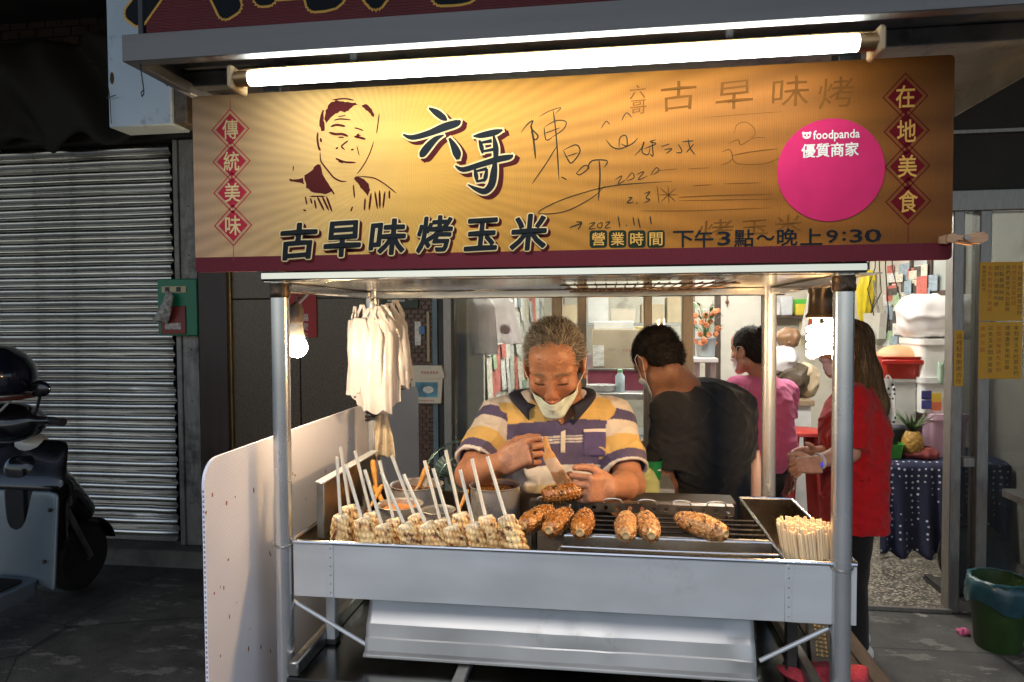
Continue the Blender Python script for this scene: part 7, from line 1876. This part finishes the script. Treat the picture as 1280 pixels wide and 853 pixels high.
t3, a3, b3, c3, h3 = tub('white cooler box with a grey green cloth on it, topmost of its stack', 1152, 1204, 430, 4.68, .34, (.74, .74, .71), a[2] + .03, 'cooler_box', (.76, .76, .73), 'cooler', .98)
m = MB(); G = [[np.array([X(1172 + 14 * u, 4.66, 470), 4.655 - .012 * math.sin(u * 8), Z(452 + 26 * v + 3 * math.sin(u * 6), 4.66, 1178)]) for v in np.linspace(0, 1, 8)] for u in np.linspace(0, 1, 12)]; m.grid(G); o = m.build('rag', mat('grey_green_rag', (.36, .50, .40), .9), None, angle=180, label='grey green rag hanging on the topmost cooler', cat='rag'); o.modifiers.new('thick', 'SOLIDIFY').thickness = .004
Sb = SDF(); zp = a3[2] + .03; q = atY(1176, 398, 4.85); Sb.rbox((q[0], 4.87, zp + .14), (.23, .15, .14), None, .09, .05); V, F = Sb.mesh((q[0] - .3, 4.6, zp - .03), (q[0] + .3, 5.15, zp + .35), .012, wrinkle(.018, (14, 14, 18), 66)); o = mkobj('wrapped_bundle', V, F.tolist(), mat('white_wrap', (.70, .68, .68), .35, var=.06), None, True, 180); prop(o, 'large white plastic wrapped bundle on top of the coolers', 'bundle')
t4, a, b, c4, h4 = tub('tall white bin under the red basket', 1108, 1148, 474, 4.72, .36, (.70, .70, .66), tz + .005, 'white_bin', None, 'bin', .96)
t5, a5, b5, c5, h5 = tub('red plastic basket on the tall white bin', 1104, 1156, 446, 4.70, .36, (.50, .035, .02), a[2] + .002, 'red_basket', None, 'basket', .86)
m = MB(); m.prism(rrect(-.0, .0001, 0, .0001, .00001, 1), 0, .0001, c5); 
m = MB(); m.box(a5[0] - .01, b5[0] + .01, 4.685, 4.70, a5[2] - .05, a5[2] - .02, .006); m.build('rim_band', mat('red_rim', (.42, .02, .012), .4), t5)
q = atY(1124, 440, 4.86); m = MB(); m.ball((q[0], 4.88, a5[2] - .02), (.14, .12, .09), 20, 12); m.build('pumpkin', mat('pale_orange', (.60, .33, .17), .5, var=.15, scale=10), label='pale orange pumpkin sitting in the red basket', cat='pumpkin')
q0 = atY(1110, 476, 4.60); bg_ = bag(q0, .10, .26, .05, 52, 'white shopping bag with black polka dots hanging on the bin', 0, None, True, None)
dm = bpy.data.materials.new('polka'); dm.use_nodes = True; n, l = dm.node_tree.nodes, dm.node_tree.links; v = n.new('ShaderNodeTexVoronoi'); v.inputs['Scale'].default_value = 34; v.inputs['Randomness'].default_value = .35; tc = n.new('ShaderNodeTexCoord'); l.new(tc.outputs['Object'], v.inputs['Vector']); r_ = n.new('ShaderNodeValToRGB'); r_.color_ramp.interpolation = 'CONSTANT'; r_.color_ramp.elements[0].color = (.02, .02, .02, 1); r_.color_ramp.elements[1].position = .33; r_.color_ramp.elements[1].color = (.72, .71, .68, 1); l.new(v.outputs['Distance'], r_.inputs[0]); l.new(r_.outputs[0], n['Principled BSDF'].inputs['Base Color'])
bg_.data.materials[0] = dm
# pineapple
q = np.array([X(1142, 4.58, 560), 4.60, tz + .004]); pa = thing('pineapple', 'ripe pineapple with leafy crown standing on the dotted table', 'pineapple', q)
nu, nv = 40, 40; G = []
for i in range(nu):
    u = i / (nu - 1); row = []
    for j in range(nv):
        a_ = j / nv * 6.2832; r_ = .062 * max(.02, math.sin(math.pi * (u * .8 + .1))) ** .5 * (1 + .07 * (abs(math.sin(a_ * 4 + u * 12)) * abs(math.sin(a_ * 4 - u * 12)))); row.append(q + np.array([r_ * math.cos(a_), r_ * math.sin(a_), u * .17]))
    G.append(row)
m = MB(); m.grid(G, close_v=True); m.build('fruit', mat('pineapple_skin', (.34, .19, .035), .6, var=.5, scale=60), pa, angle=180)
g = rnd(2)
for i in range(26):
    a_, tl_ = g.uniform(0, 6.28), g.uniform(.3, 1.2); L_ = g.uniform(.09, .17); d = norm([math.cos(a_) * tl_, math.sin(a_) * tl_, 1.3]); s_ = np.cross(d, [math.cos(a_), math.sin(a_), .01]); s_ = norm(s_); p = q + [0, 0, .165]; o_ = np.array([math.cos(a_), math.sin(a_), 0])
    m = MB(); m.add([p - s_ * .008, p + s_ * .008, p + d * L_ * .6 + s_ * .007 + o_ * .01, p + d * L_ * .6 - s_ * .007 + o_ * .01, p + d * L_ + o_ * .035 * tl_], [(0, 1, 2, 3), (3, 2, 4)]); o = m.build('leaf', mat('pineapple_leaf', (.07, .12, .045), .5, var=.4), pa, angle=180); o.modifiers.new('thick', 'SOLIDIFY').thickness = .002
tub('green plastic basket on the dotted table beside the pineapple', 1104, 1132, 556, 4.53, .2, (.06, .36, .05), tz + .005, 'green_basket', None, 'basket', .85)
Sb = SDF(); q = atY(1154, 572, 4.56); Sb.ell((q[0], 4.60, tz + .03), (.11, .07, .04)); V, F = Sb.mesh((q[0] - .16, 4.48, tz - .01), (q[0] + .16, 4.72, tz + .10), .009, wrinkle(.014, (30, 30, 30), 71)); o = mkobj('crumpled_cloth', V, F.tolist(), mat('maroon_cloth', (.20, .04, .04), .9, var=.2), None, True, 180); prop(o, 'crumpled maroon cloth on the dotted table', 'cloth')
q = atY(1126, 535, 4.66); m = MB(); m.obox((q[0], 4.72, tz + .10), (.2, .14, .19), rotm('Z', 12), .02); m.build('dark_pouch', mat('dark_grey_pouch', (.04, .045, .055), .7, var=.2), label='dark grey pouch between pineapple and white bin', cat='pouch')
# things behind the vendor: green crate on a stand, cloths, desk fan
zg = .93; gc = atY(812, 600, 2.42)
stn = thing('stand', 'small steel stand carrying the green crate behind the vendor', 'stand', (gc[0], 2.5, 0)); m = MB(); m.box(gc[0] - .10, gc[0] + .075, 2.30, 2.66, zg - .03, zg, .003); m.build('table_top', steel, stn)
for x_ in (gc[0] - .08, gc[0] + .055):
    for y_ in (2.33, 2.63): m = MB(); m.box(x_ - .012, x_ + .012, y_ - .012, y_ + .012, .0, zg - .03, .002); m.build('leg', steel, stn)
t6, a, b, c6, h6 = tub('green plastic crate lined with white paper behind the vendor', 797, 829, 577, 2.40, .20, (.015, .26, .07), zg, 'green_crate', None, 'crate', .86)
m = MB(); m.box(a[0] + .006, b[0] - .006, 2.41, 2.59, a[2] - .035, a[2] - .028, .002); m.build('paper', mat('white_paper', (.74, .72, .70), .7), t6)
for i, (px, py, col, lab, sx_, hh) in enumerate(((806, 622, (.55, .58, .24), 'pale yellow green cloth draped before the green crate', .045, .10), (828, 648, (.52, .62, .42), 'pale green cloth lying behind the perforated bar', .05, .03))):
    q = atY(px, py, 2.27 if i == 0 else 1.86); Sb = SDF(); Sb.ell(q, (sx_, .03, hh)); V, F = Sb.mesh(q - hh - .06, q + hh + .06, .005, wrinkle(.010, (45, 45, 30), 81 + i)); o = mkobj('cloth', V, F.tolist(), mat('cloth_%d' % i, col, .9, var=.12), None, True, 180); prop(o, lab, 'cloth')
Sb = SDF(); q = atY(782, 636, 1.80); Sb.ell(q, (.055, .05, .018)); V, F = Sb.mesh(q - .08, q + .08, .0045, wrinkle(.010, (60, 60, 60), 91)); o = mkobj('brown_rag', V, F.tolist(), mat('brown_rag', (.14, .06, .03), .9, var=.3), None, True, 180); prop(o, 'burnt brown rag behind the perforated bar', 'rag')
m = MB(); m.box(-.05, .33, 1.81, 1.90, FLOOR - .02, ZT - .014, .003); m.build('back_ledge', soot0, cart)
ft = atY(578, 600, 1.98); fn = thing('desk_fan', 'small desk fan with a round wire guard beside the vendor', 'fan', (ft[0], 1.98, 0)); FR = frame((.25, -1, .12))
def disc(o_, r_, a_): return np.asarray(o_) + FR[:, 0] * r_ * math.cos(a_) + FR[:, 1] * r_ * math.sin(a_)
gm_ = mat('fan_wire', (.10, .16, .15), .35, .6)
m = MB()
for k in range(48): a_ = k / 48 * 6.2832; m.tube([disc(ft + FR[:, 2] * .03, .02, a_), disc(ft + FR[:, 2] * .028, .07, a_), disc(ft, .112, a_)], .0010, 4)
for r_, z_ in ((.112, 0), (.115, -.02), (.07, .028), (.022, .03)): m.tube([disc(ft + FR[:, 2] * z_, r_, a_) for a_ in np.arange(32) / 32 * 6.2832], .0018, 5, closed=True)
m.build('guard', gm_, fn); m = MB(); m.lathe([(0, .034), (.018, .032), (.02, .02), (.02, -.03), (.045, -.05), (.045, -.10), (0, -.11)], 20, ft, FR); m.build('hub', mat('fan_grey', (.25, .28, .28), .4), fn)
for k in range(3):
    m = MB(); a0 = k * 2.0944; m.grid([[disc(ft + FR[:, 2] * (.012 - .02 * v), r_, a0 + v * .9) for v in (0, .5, 1)] for r_ in (.02, .06, .095)]); o = m.build('blade', mat('fan_blade', (.12, .20, .20), .4), fn, angle=180); o.modifiers.new('thick', 'SOLIDIFY').thickness = .002
m = MB(); m.tube([ft - FR[:, 2] * .07 - [0, 0, .03], (ft[0], 2.05, .5), (ft[0], 2.05, .02)], .012, 10); m.build('stem', mat('fan_grey', (.25, .28, .28), .4), fn); m = MB(); m.lathe([(.15, 0), (.15, .012), (.06, .03), (.014, .04)], 28, (ft[0], 2.05, 0)); m.build('base', mat('fan_grey', (.25, .28, .28), .4), fn)
# ================================================================== street side: letter box, signs on the wall, scooter, bin
# green letter box on the shutter guide
p0, p1 = atY(196, 349, YS - .13), atY(236, 420, YS - .13); gb = thing('letter_box', 'green letter box with a red door fixed beside the shutter', 'letter box', ((p0[0] + p1[0]) / 2, YS - .1, p1[2]))
grn = mat('green_enamel', (.012, .19, .10), .4, var=.12, scale=8)
m = MB(); m.box(p0[0], p1[0] + .06, YS - .13, YS - .062, p1[2], p0[2], .006); m.build('case', grn, gb)
q0, q1 = atY(200, 383, YS - .14), atY(232, 418, YS - .14); m = MB(); m.box(q0[0], q1[0], YS - .138, YS - .129, q1[2], q0[2], .003); dd_ = m.build('door', mat('red_enamel', (.22, .025, .02), .45, var=.15), gb)
m = MB(); v0, v1 = atY(206, 404, YS - .14), atY(226, 412, YS - .14); m.box(v0[0], v1[0], YS - .1395, YS - .137, v1[2], v0[2], .0005); m.build('name_plate', mat('pale_plate', (.45, .38, .36), .5, var=.5, scale=60), dd_)
q0, q1 = atY(201, 358, YS - .14), atY(232, 366, YS - .14); m = MB(); m.box(q0[0], q1[0], YS - .136, YS - .129, q1[2], q0[2], .002); m.build('slot_flap', mat('cream_plate', (.55, .48, .30), .5), gb)
for px in (209, 223): c = atY(px, 362, YS - .137); m = MB(); m.box(c[0] - .014, c[0] + .014, YS - .139, YS - .134, c[2] - .014, c[2] + .014, .001); m.build('slot', black, gb)
G = []
for i in range(12):
    u = i / 11; row = []
    for j in range(8): v = j / 7; c = atY(213 - 14 * u + (v - .5) * (10 + 8 * u), 366 + 37 * u + (v - .5) * 5, YS - .16 - .03 * math.sin(u * 3)); row.append(c + np.array([0, .012 * math.sin(v * 6 + u * 3), 0]))
    G.append(row)
m = MB(); m.grid(G); o = m.build('newspaper', mat('newsprint', (.42, .40, .37), .8, var=.7, scale=45), None, angle=180, label='rolled newspaper stuck in the green letter box', cat='newspaper'); o.modifiers.new('thick', 'SOLIDIFY').thickness = .006
# red scroll on the black stone
p0, p1 = atY(361, 362, YF + .03), atY(396, 422, YF + .03); rb = thing('red_scroll', 'red paper scroll with white characters on the black stone', 'scroll', ((p0[0] + p1[0]) / 2, YF + .03, p1[2]))
m = MB(); m.box(p0[0], p1[0], YF + .030, YF + .0335, p1[2], p0[2] + .06, .001); m.build('paper', mat('red_paper', (.36, .03, .03), .6, var=.1), rb)
m = MB()
for i, ch in enumerate('福虎生'): text_on(m, ch, atY(381, 397 + i * 11.5, YF + .0285), AX, AZ, w=.042)
m.build('lettering', pm_[0], rb, smooth=False)
q = [atY(368, 386, YF + .028), atY(391, 362, YF + .028)]; m = MB(); m.tube(q, .006, 4); m.build('ribbon_print', pm_[0], rb)
# plates and stickers on the tiled pillar
p0, p1 = atY(477, 346, YF + .02), atY(523, 386, YF + .02); t = thing('green_plate', 'dark green plate with white round stickers on the tiled pillar', 'plate', ((p0[0] + p1[0]) / 2, YF, p1[2]))
m = MB(); m.box(p0[0], p1[0], YF + .022, YF + .036, p1[2], p0[2] + .1, .003); m.build('plate', mat('dark_green_plate', (.035, .055, .04), .5, var=.15), t)
for px, py, r_ in ((481, 367, .026), (513, 369, .028)): c = atY(px, py, YF + .021); m = MB(); m.lathe([(r_, 0), (r_, .001), (r_ * .9, .0015)], 24, c, rotm('X', 90)); m.build('sticker', pm_[0], t)
c = atY(495, 375, YF + .0205); m = MB(); m.box(c[0] - .05, c[0] + .05, YF + .0195, YF + .022, c[2] - .010, c[2] + .010, .0005); m.build('strip_label', pm_[1], t)
m = MB(); marks(m, c - [0, .003, 0], AX, AZ, .09, .012, 7, 3); m.build('lettering', black, t, smooth=False)
for (a, b, c_, d, mt, nm, lab) in ((518, 526, 402, 432, pm_[0], 'price_tag', 'small white tag with a red head on the tiled pillar'), (533, 537, 390, 452, mat('beige_strip', (.45, .38, .24), .6), 'wooden_strip', 'thin beige strip fixed upright on the tiled pillar'), (524, 531, 408, 418, mat('blue_tag', (.10, .22, .45), .5), 'blue_tag', 'small blue tag on the tiled pillar')):
    q0, q1 = atY(a, c_, YF + .02), atY(b, d, YF + .02); y_ = .022 if nm != 'blue_tag' else .017; m = MB(); m.box(q0[0], q1[0], YF + y_, YF + .038, q1[2], q0[2], .001); o = m.build(nm, mt, label=lab, cat='tag')
# white plastic box with a picture label
p0, p1 = atY(512, 470, YF - .08), atY(553, 505, YF - .08); t = thing('plastic_box', 'white plastic lidded box with a blue label hanging on the pillar', 'box', ((p0[0] + p1[0]) / 2, YF - .02, p1[2]))
wpl = mat('ivory_plastic', (.66, .63, .52), .4, var=.06)
V = []; zt_b, zb_b = p0[2], p1[2]; cx_ = (p0[0] + p1[0]) / 2; hw = (p1[0] - p0[0]) / 2
m = MB(); m.prism([(-hw * .9, zb_b), (hw * .86, zb_b), (hw, zt_b), (-hw, zt_b)], -.10, .0, (cx_, YF + .035 - .10, 0)); m.build('body', wpl, t, angle=40)
l0, l1 = atY(509, 457, YF - .08), atY(557, 472, YF - .08); m = MB(); m.prism([(-hw * 1.08, zt_b - .012), (hw * 1.14, zt_b - .012), (hw * 1.10, zt_b + .012), (hw * .95, l0[2]), (-hw * .95, l0[2]), (-hw * 1.05, zt_b + .02)], -.115, .004, (cx_, YF + .035 - .112, 0)); m.build('lid', wpl, t, angle=40)
q0, q1 = atY(519, 478, YF - .07), atY(547, 497, YF - .07); yl = YF - .0675
m = MB(); m.box(q0[0], q1[0], yl, yl + .004, q1[2], q0[2], .0005); lb_ = m.build('picture_label', mat('label_blue_green', (.10, .30, .42), .5, var=.6, scale=14), t)
m = MB(); m.ball(((q0[0] + q1[0]) / 2 + .01, yl - .0005, (q0[2] + q1[2]) / 2), (.03, .001, .02), 14, 6); m.build('label_figure', pm_[0], lb_)
m = MB(); marks(m, atY(537, 466, YF - .083), AX, AZ, .10, .018, 6, 5); m.build('lettering', mat('label_red', (.45, .04, .04), .6), t, smooth=False); m = MB(); marks(m, atY(533, 501, YF - .070), AX, AZ, .09, .011, 7, 6); m.build('lettering', mat('label_red', (.45, .04, .04), .6), t, smooth=False)
# waste bin with blue liner, pink scrap, steel table
bc = atZ(1247, 808, 0); wb = thing('waste_bin', 'green waste bin lined with a blue plastic bag beside the glass door', 'bin', bc)
zt3 = Z(728, bc[1] - .05, 1247); m = MB(); m.lathe([(.085, 0), (.09, .006), (.118, zt3 - .01), (.123, zt3), (.115, zt3), (.085, .02), (0, .015)], 32, bc); m.build('body', mat('olive_green_plastic', (.022, .055, .012), .5, var=.2), wb)
G = []
for v, r_ in ((0, .105), (.0, .121), (.3, .128), (.7, .129), (1, .124)):
    G.append([bc + np.array([(r_ + .004 * math.sin(a_ * 11 + v * 4)) * math.cos(a_), (r_ + .004 * math.sin(a_ * 11 + v * 4)) * math.sin(a_), zt3 + (.006 if v == 0 else .002) - .11 * v * (1 + .2 * math.sin(a_ * 3))]) for a_ in np.arange(60) / 60 * 6.2832])
m = MB(); m.grid(G, close_v=True); m.build('liner_bag', mat('blue_liner', (.015, .055, .07), .3, var=.2), wb, angle=180)
q = atZ(1204, 790, 0.012); Sb = SDF(); Sb.ell(q, (.028, .02, .014)); V, F = Sb.mesh(q - .05, q + .05, .004, wrinkle(.008, (90, 90, 90), 3)); o = mkobj('scrap_paper', V, F.tolist(), mat('pink_scrap', (.45, .08, .20), .7), None, True, 180); prop(o, 'crumpled pink scrap lying on the ground beside the bin', 'scrap')
a = atY(1252, 612, 3.42); tt = thing('steel_table', 'steel prep table edge in front of the dark glass door', 'table', (a[0] + .4, 3.3, 0)); m = MB(); m.prism(rrect(a[0], a[0] + .8, 3.02, 3.44, .03, 5), a[2] - .03, a[2], (0, 0, 0), (1, 0, 0), (0, 1, 0)); m.build('table_top', dullsteel, tt)
for x_ in (a[0] + .16, a[0] + .74):
    for y_ in (3.1, 3.44): m = MB(); m.tube([(x_, y_, 0), (x_, y_, a[2] - .03)], .016, 10); m.build('leg', dullsteel, tt)
q = atY(1203, 655, YF + .18); m = MB(); m.lathe([(.0, .0), (.10, .005), (.17, .03), (.19, .06), (.185, .06), (.165, .035), (0, .012)], 32, (q[0] + .06, YF + .22, .20), rotm('X', 78)); m.build('steel_basin', dullsteel, label='round steel basin leaning behind the glass door post', cat='basin')
m = MB(); m.box(q[0] - .1, q[0] + .25, YF + .15, YF + .40, .012, .03, .004); m.box(q[0] - .1, q[0] - .06, YF + .16, YF + .38, .03, .05, .003); m.build('floor_mat', rubber, label='black rubber mat behind the glass door', cat='mat')
# dark crate with gold script and a red towel beside the cart
kx0, kx1, ky0, ky1, kz1 = .425, .585, 1.44, 1.80, .74
kt = thing('wooden_crate', 'dark wooden crate standing at the end of the cart', 'crate', ((kx0 + kx1) / 2, 1.62, 0)); wd = mat('blackened_wood', (.045, .035, .028), .6, var=.5, scale=9, stretch=(6, 1, 6), bump=.3, bscale=30)
for i in range(4): x_ = kx0 + (kx1 - kx0) * i / 4; m = MB(); m.box(x_ + .0015, x_ + (kx1 - kx0) / 4 - .0015, ky0, ky1, kz1 - .018, kz1, .002); m.build('plank', wd, kt)
for i in range(5):
    z_ = .05 + i * .13; m = MB(); m.box(kx0, kx1, ky0 + .002, ky0 + .016, z_, z_ + .122, .002); m.build('plank', wd, kt); m = MB(); m.box(kx1 - .016, kx1 - .002, ky0 + .018, ky1, z_, z_ + .122, .002); m.build('plank', wd, kt); m = MB(); m.box(kx0 + .002, kx0 + .016, ky0 + .018, ky1, z_, z_ + .122, .002); m.build('plank', wd, kt)
m = MB()
for x_ in (kx0 + .02, kx1 - .02):
    for y_ in (ky0 + .03, ky1 - .03): mm = MB(); mm.box(x_ - .012, x_ + .012, y_ - .012, y_ + .012, 0, kz1 - .018, .002); mm.build('corner_post', wd, kt)
pq = thing('black_case', 'black case with gold lettering lying on the dark crate', 'case', ((kx0 + kx1) / 2, 1.6, kz1)); m = MB(); R_ = rotm('Z', -14); m.obox((.478, 1.60, kz1 + .014), (.062, .26, .028), R_, .006); m.build('body', mat('black_leatherette', (.012, .012, .012), .4), pq)
m = MB(); marks(m, (.475, 1.60, kz1 + .0295), R_ @ np.array([0, -1.0, 0]), R_ @ np.array([1.0, 0, 0]), .17, .030, 8, 7); m.build('lettering', mat('gold_foil', (.65, .48, .16), .3, .7), pq, smooth=False)
q = atY(1018, 846, 1.42); Sb = SDF(); zz_ = kz1
Sb.ell((q[0] + .02, 1.47, kz1 + .014), (.075, .05, .022)); Sb.cap((q[0] - .03, 1.44, kz1 + .012), (q[0] + .09, 1.455, kz1 + .02), .018, .022, .02); V, F = Sb.mesh((q[0] - .13, 1.37, kz1 - .03), (q[0] + .18, 1.58, kz1 + .09), .004, wrinkle(.010, (34, 34, 34), 23)); o = mkobj('red_towel', V, F.tolist(), mat('red_terry', (.36, .03, .045), .95, var=.25, scale=120, bump=.8, bscale=300), None, True, 180); prop(o, 'crumpled red towel lying on the dark crate', 'towel')
# strap / bottle shapes beside the back pole: pale bottle
q = atY(946, 560, 2.30); t = thing('squeeze_bottle', 'pale tall squeeze bottle standing behind the back pole', 'bottle', (q[0], 2.30, 0)); 
zq = Z(569, 2.30, 945); m = MB(); m.lathe([(.018, .90), (.022, .905), (.022, zq - .03), (.008, zq - .01), (.005, zq + .015), (.0, zq + .016)], 18, (q[0] + .004, 2.30, 0)); m.build('body', mat('pale_pink_plastic', (.62, .42, .36), .4), t); m = MB(); m.box(q[0] - .03, q[0] + .05, 2.26, 2.36, 0, .90, .004); m.build('stand_block', mat('white_laminate', (.66, .67, .66), .45), t)

# scooter parked by the shutter, front wheel toward the wall
w0 = atZ(99, 736, 0); fw_ = norm(np.array([.02, 1.0, 0])); sd_ = np.array([fw_[1], -fw_[0], 0]); SO = np.array([w0[0], w0[1], 0])
def L_(f, s, z): return SO + fw_ * f + sd_ * s + np.array([0, 0, z])
sc = thing('scooter', 'parked dark scooter with a grey leg shield in front of the shutter', 'scooter', L_(-.6, 0, 0))
SM = np.stack([fw_, sd_, [0, 0, 1]], 1)
greyp = mat('scooter_grey', (.16, .20, .235), .32, .25, var=.06, scale=4); blkp = mat('scooter_black', (.008, .008, .01), .18, var=.2, coat=.4)
def wheel(f, par):
    t_ = MB(); WM = np.stack([fw_, np.array([0, 0, 1.0]), sd_], 1)
    t_.lathe([(.125, -.045), (.16, -.05), (.183, -.03), (.19, 0), (.183, .03), (.16, .05), (.125, .045)], 36, L_(f, 0, .19), WM); ty = t_.build('wheel', rubber, par)
    t_ = MB(); t_.lathe([(.125, -.035), (.13, -.02), (.12, 0), (.13, .02), (.125, .035)], 30, L_(f, 0, .19), WM)
    for k in range(5):
        a_ = k * 1.2566; u = fw_ * math.cos(a_) + np.array([0, 0, 1]) * math.sin(a_); t_.tube([L_(f, 0, .19) + u * .02, L_(f, 0, .19) + u * .125], .016, 8)
    t_.tube([L_(f, -.07, .19), L_(f, .07, .19)], .022, 12); t_.build('rim', dullsteel, ty)
wheel(0, sc); wheel(-1.22, sc)
for s_ in (-1, 1): m = MB(); m.tube([L_(0, s_ * .075, .19), L_(-.16, s_ * .075, .50), L_(-.30, s_ * .05, .80)], .018, 10); m.build('fork', dullsteel, sc)
def shell(rows, name, mt, th=.012, par=None):
    m = MB(); m.grid(rows); o = m.build(name, mt, par or sc, angle=60); md = o.modifiers.new('thick', 'SOLIDIFY'); md.thickness = th; sb = o.modifiers.new('smooth', 'SUBSURF'); sb.levels = sb.render_levels = 2; return o
a_ = np.linspace(.2, 2.6, 9); shell([[L_(.215 * math.cos(t), s, .19 + .215 * math.sin(t)) for s in (-.07, -.06, 0, .06, .07)] for t in a_], 'front_fender', blkp)
shell([[L_(-.42 - .06 * (1 - v) + .08 * (abs(s) < .16), s, .20 + .46 * v) for s in (-.31 + .02 * v, -.29 + .02 * v, -.12, .12, .29 - .02 * v, .31 - .02 * v)] for v in (0, .08, .3, .6, .85, 1)], 'leg_shield', greyp, .02)
shell([[L_(-.39 + .12 * v, s * (1 - .25 * v), .65 + .24 * v) for s in (-.30, -.16, 0, .16, .30)] for v in (0, .3, .7, 1)], 'front_cowl', blkp, .03)
m = MB(); m.prism(rrect(-1.06, -.44, -.19, .19, .05, 4), .17, .235, SO, fw_, -sd_); m.build('floorboard', greyp, sc); m = MB(); m.prism(rrect(-1.0, -.48, -.14, .14, .04, 4), .235, .243, SO, fw_, -sd_); m.build('floor_mat', rubber, sc)
Sb = SDF(); Sb.rbox(L_(-.26, 0, .55), (.13, .11, .28), SM, .08, .05); Sb.cap(L_(-.14, 0, .60), L_(.02, 0, .44), .10, .075, .05); V, F = Sb.mesh(L_(-.2, 0, .5) - .45, L_(-.2, 0, .5) + .5, .014); o = mkobj('nose_cowl', V, F.tolist(), blkp, sc, True, 180)
Sb = SDF(); Sb.rbox(L_(-1.15, 0, .52), (.34, .17, .20), SM, .10, .05); Sb.ell(L_(-1.45, 0, .62), (.22, .13, .10), SM, .08); V, F = Sb.mesh(L_(-1.2, 0, .5) - .75, L_(-1.2, 0, .5) + .75, .018); o = mkobj('rear_body', V, F.tolist(), greyp, sc, True, 180)
Sb = SDF(); Sb.rbox(L_(-1.12, 0, .76), (.40, .15, .06), SM, .05, .05); V, F = Sb.mesh(L_(-1.12, 0, .76) - .6, L_(-1.12, 0, .76) + .6, .015); o = mkobj('seat', V, F.tolist(), rubber, sc, True, 180)
Sb = SDF(); Sb.ell(L_(-.42, 0, 1.00), (.14, .19, .10), SM); Sb.cap(L_(-.46, -.30, 1.02), L_(-.46, .30, 1.02), .022, .022, .05); V, F = Sb.mesh(L_(-.42, 0, 1.00) - .45, L_(-.42, 0, 1.00) + .45, .012); mkobj('handlebar_cover', V, F.tolist(), blkp, sc, True, 180)
for s_ in (-1, 1): m = MB(); m.tube([L_(-.46, s_ * .28, 1.02), L_(-.49, s_ * .38, 1.02)], .018, 10); m.build('grip', rubber, sc); m = MB(); m.tube([L_(-.42, s_ * .16, 1.04), L_(-.42, s_ * .18, 1.10), L_(-.43, s_ * .20, 1.14)], .007, 8); st_ = m.build('mirror_stem', black, sc); m = MB(); m.ball(L_(-.43, s_ * .20, 1.17), (.02, .06, .04), 16, 10, M=SM); m.build('mirror', blkp, st_)
for f_, s_, z_ in ((-.465, .255, .58), (-.505, .255, .34), (-.465, -.255, .58), (-.505, -.255, .34)): m = MB(); m.ball(L_(f_ + .015, s_, z_), .010, 10, 6); m.build('screw_cap', black, sc)
for s_ in (-1, 1): m = MB(); m.tube([L_(-1.0, s_ * .1, .3), L_(-1.02, s_ * .16, .02)], .014, 8); m.build('stand_leg', dullsteel, sc)
m = MB(); m.ball(L_(-.28, 0, .86), (.05, .10, .07), 18, 10, M=SM); m.build('headlight', mat('lamp_glass', (.5, .5, .5), .1), sc)
# helmet hung on the handlebar
hc_ = atD(-2, 471, float((L_(-.45, .1, 1.2) - CAM) @ cf)); he = thing('helmet', 'dark navy open face helmet hanging on the scooter handlebar', 'helmet', hc_ - [0, 0, .16])
Sb = SDF(); Sb.ell(hc_, (.15, .17, .155)); Sb.rbox(hc_ - [0, 0, .19], (.3, .3, .09), None, .01, .02, 'd'); Sb.ell(hc_ - [0, 0, .08], (.12, .14, .13), None, .01, 'd'); V, F = Sb.mesh(hc_ - .22, hc_ + .22, .009); mkobj('shell', V, F.tolist(), mat('navy_gloss', (.008, .010, .022), .15, var=.2, coat=.5), he, True, 180)
a_ = np.arange(40) / 40 * 6.2832; m = MB(); m.tube(np.stack([hc_[0] + .143 * np.cos(a_), hc_[1] + .162 * np.sin(a_), np.full(40, hc_[2] - .098)], 1), .010, 8, closed=True); m.build('edge_trim', mat('red_brown_trim', (.10, .025, .018), .5), he)
m = MB(); m.tube([hc_ + [.12, -.05, -.10], hc_ + [.10, -.09, -.15], hc_ + [.02, -.10, -.20]], .006, 6); m.build('strap', mat('grey_strap', (.3, .3, .3), .6), he)
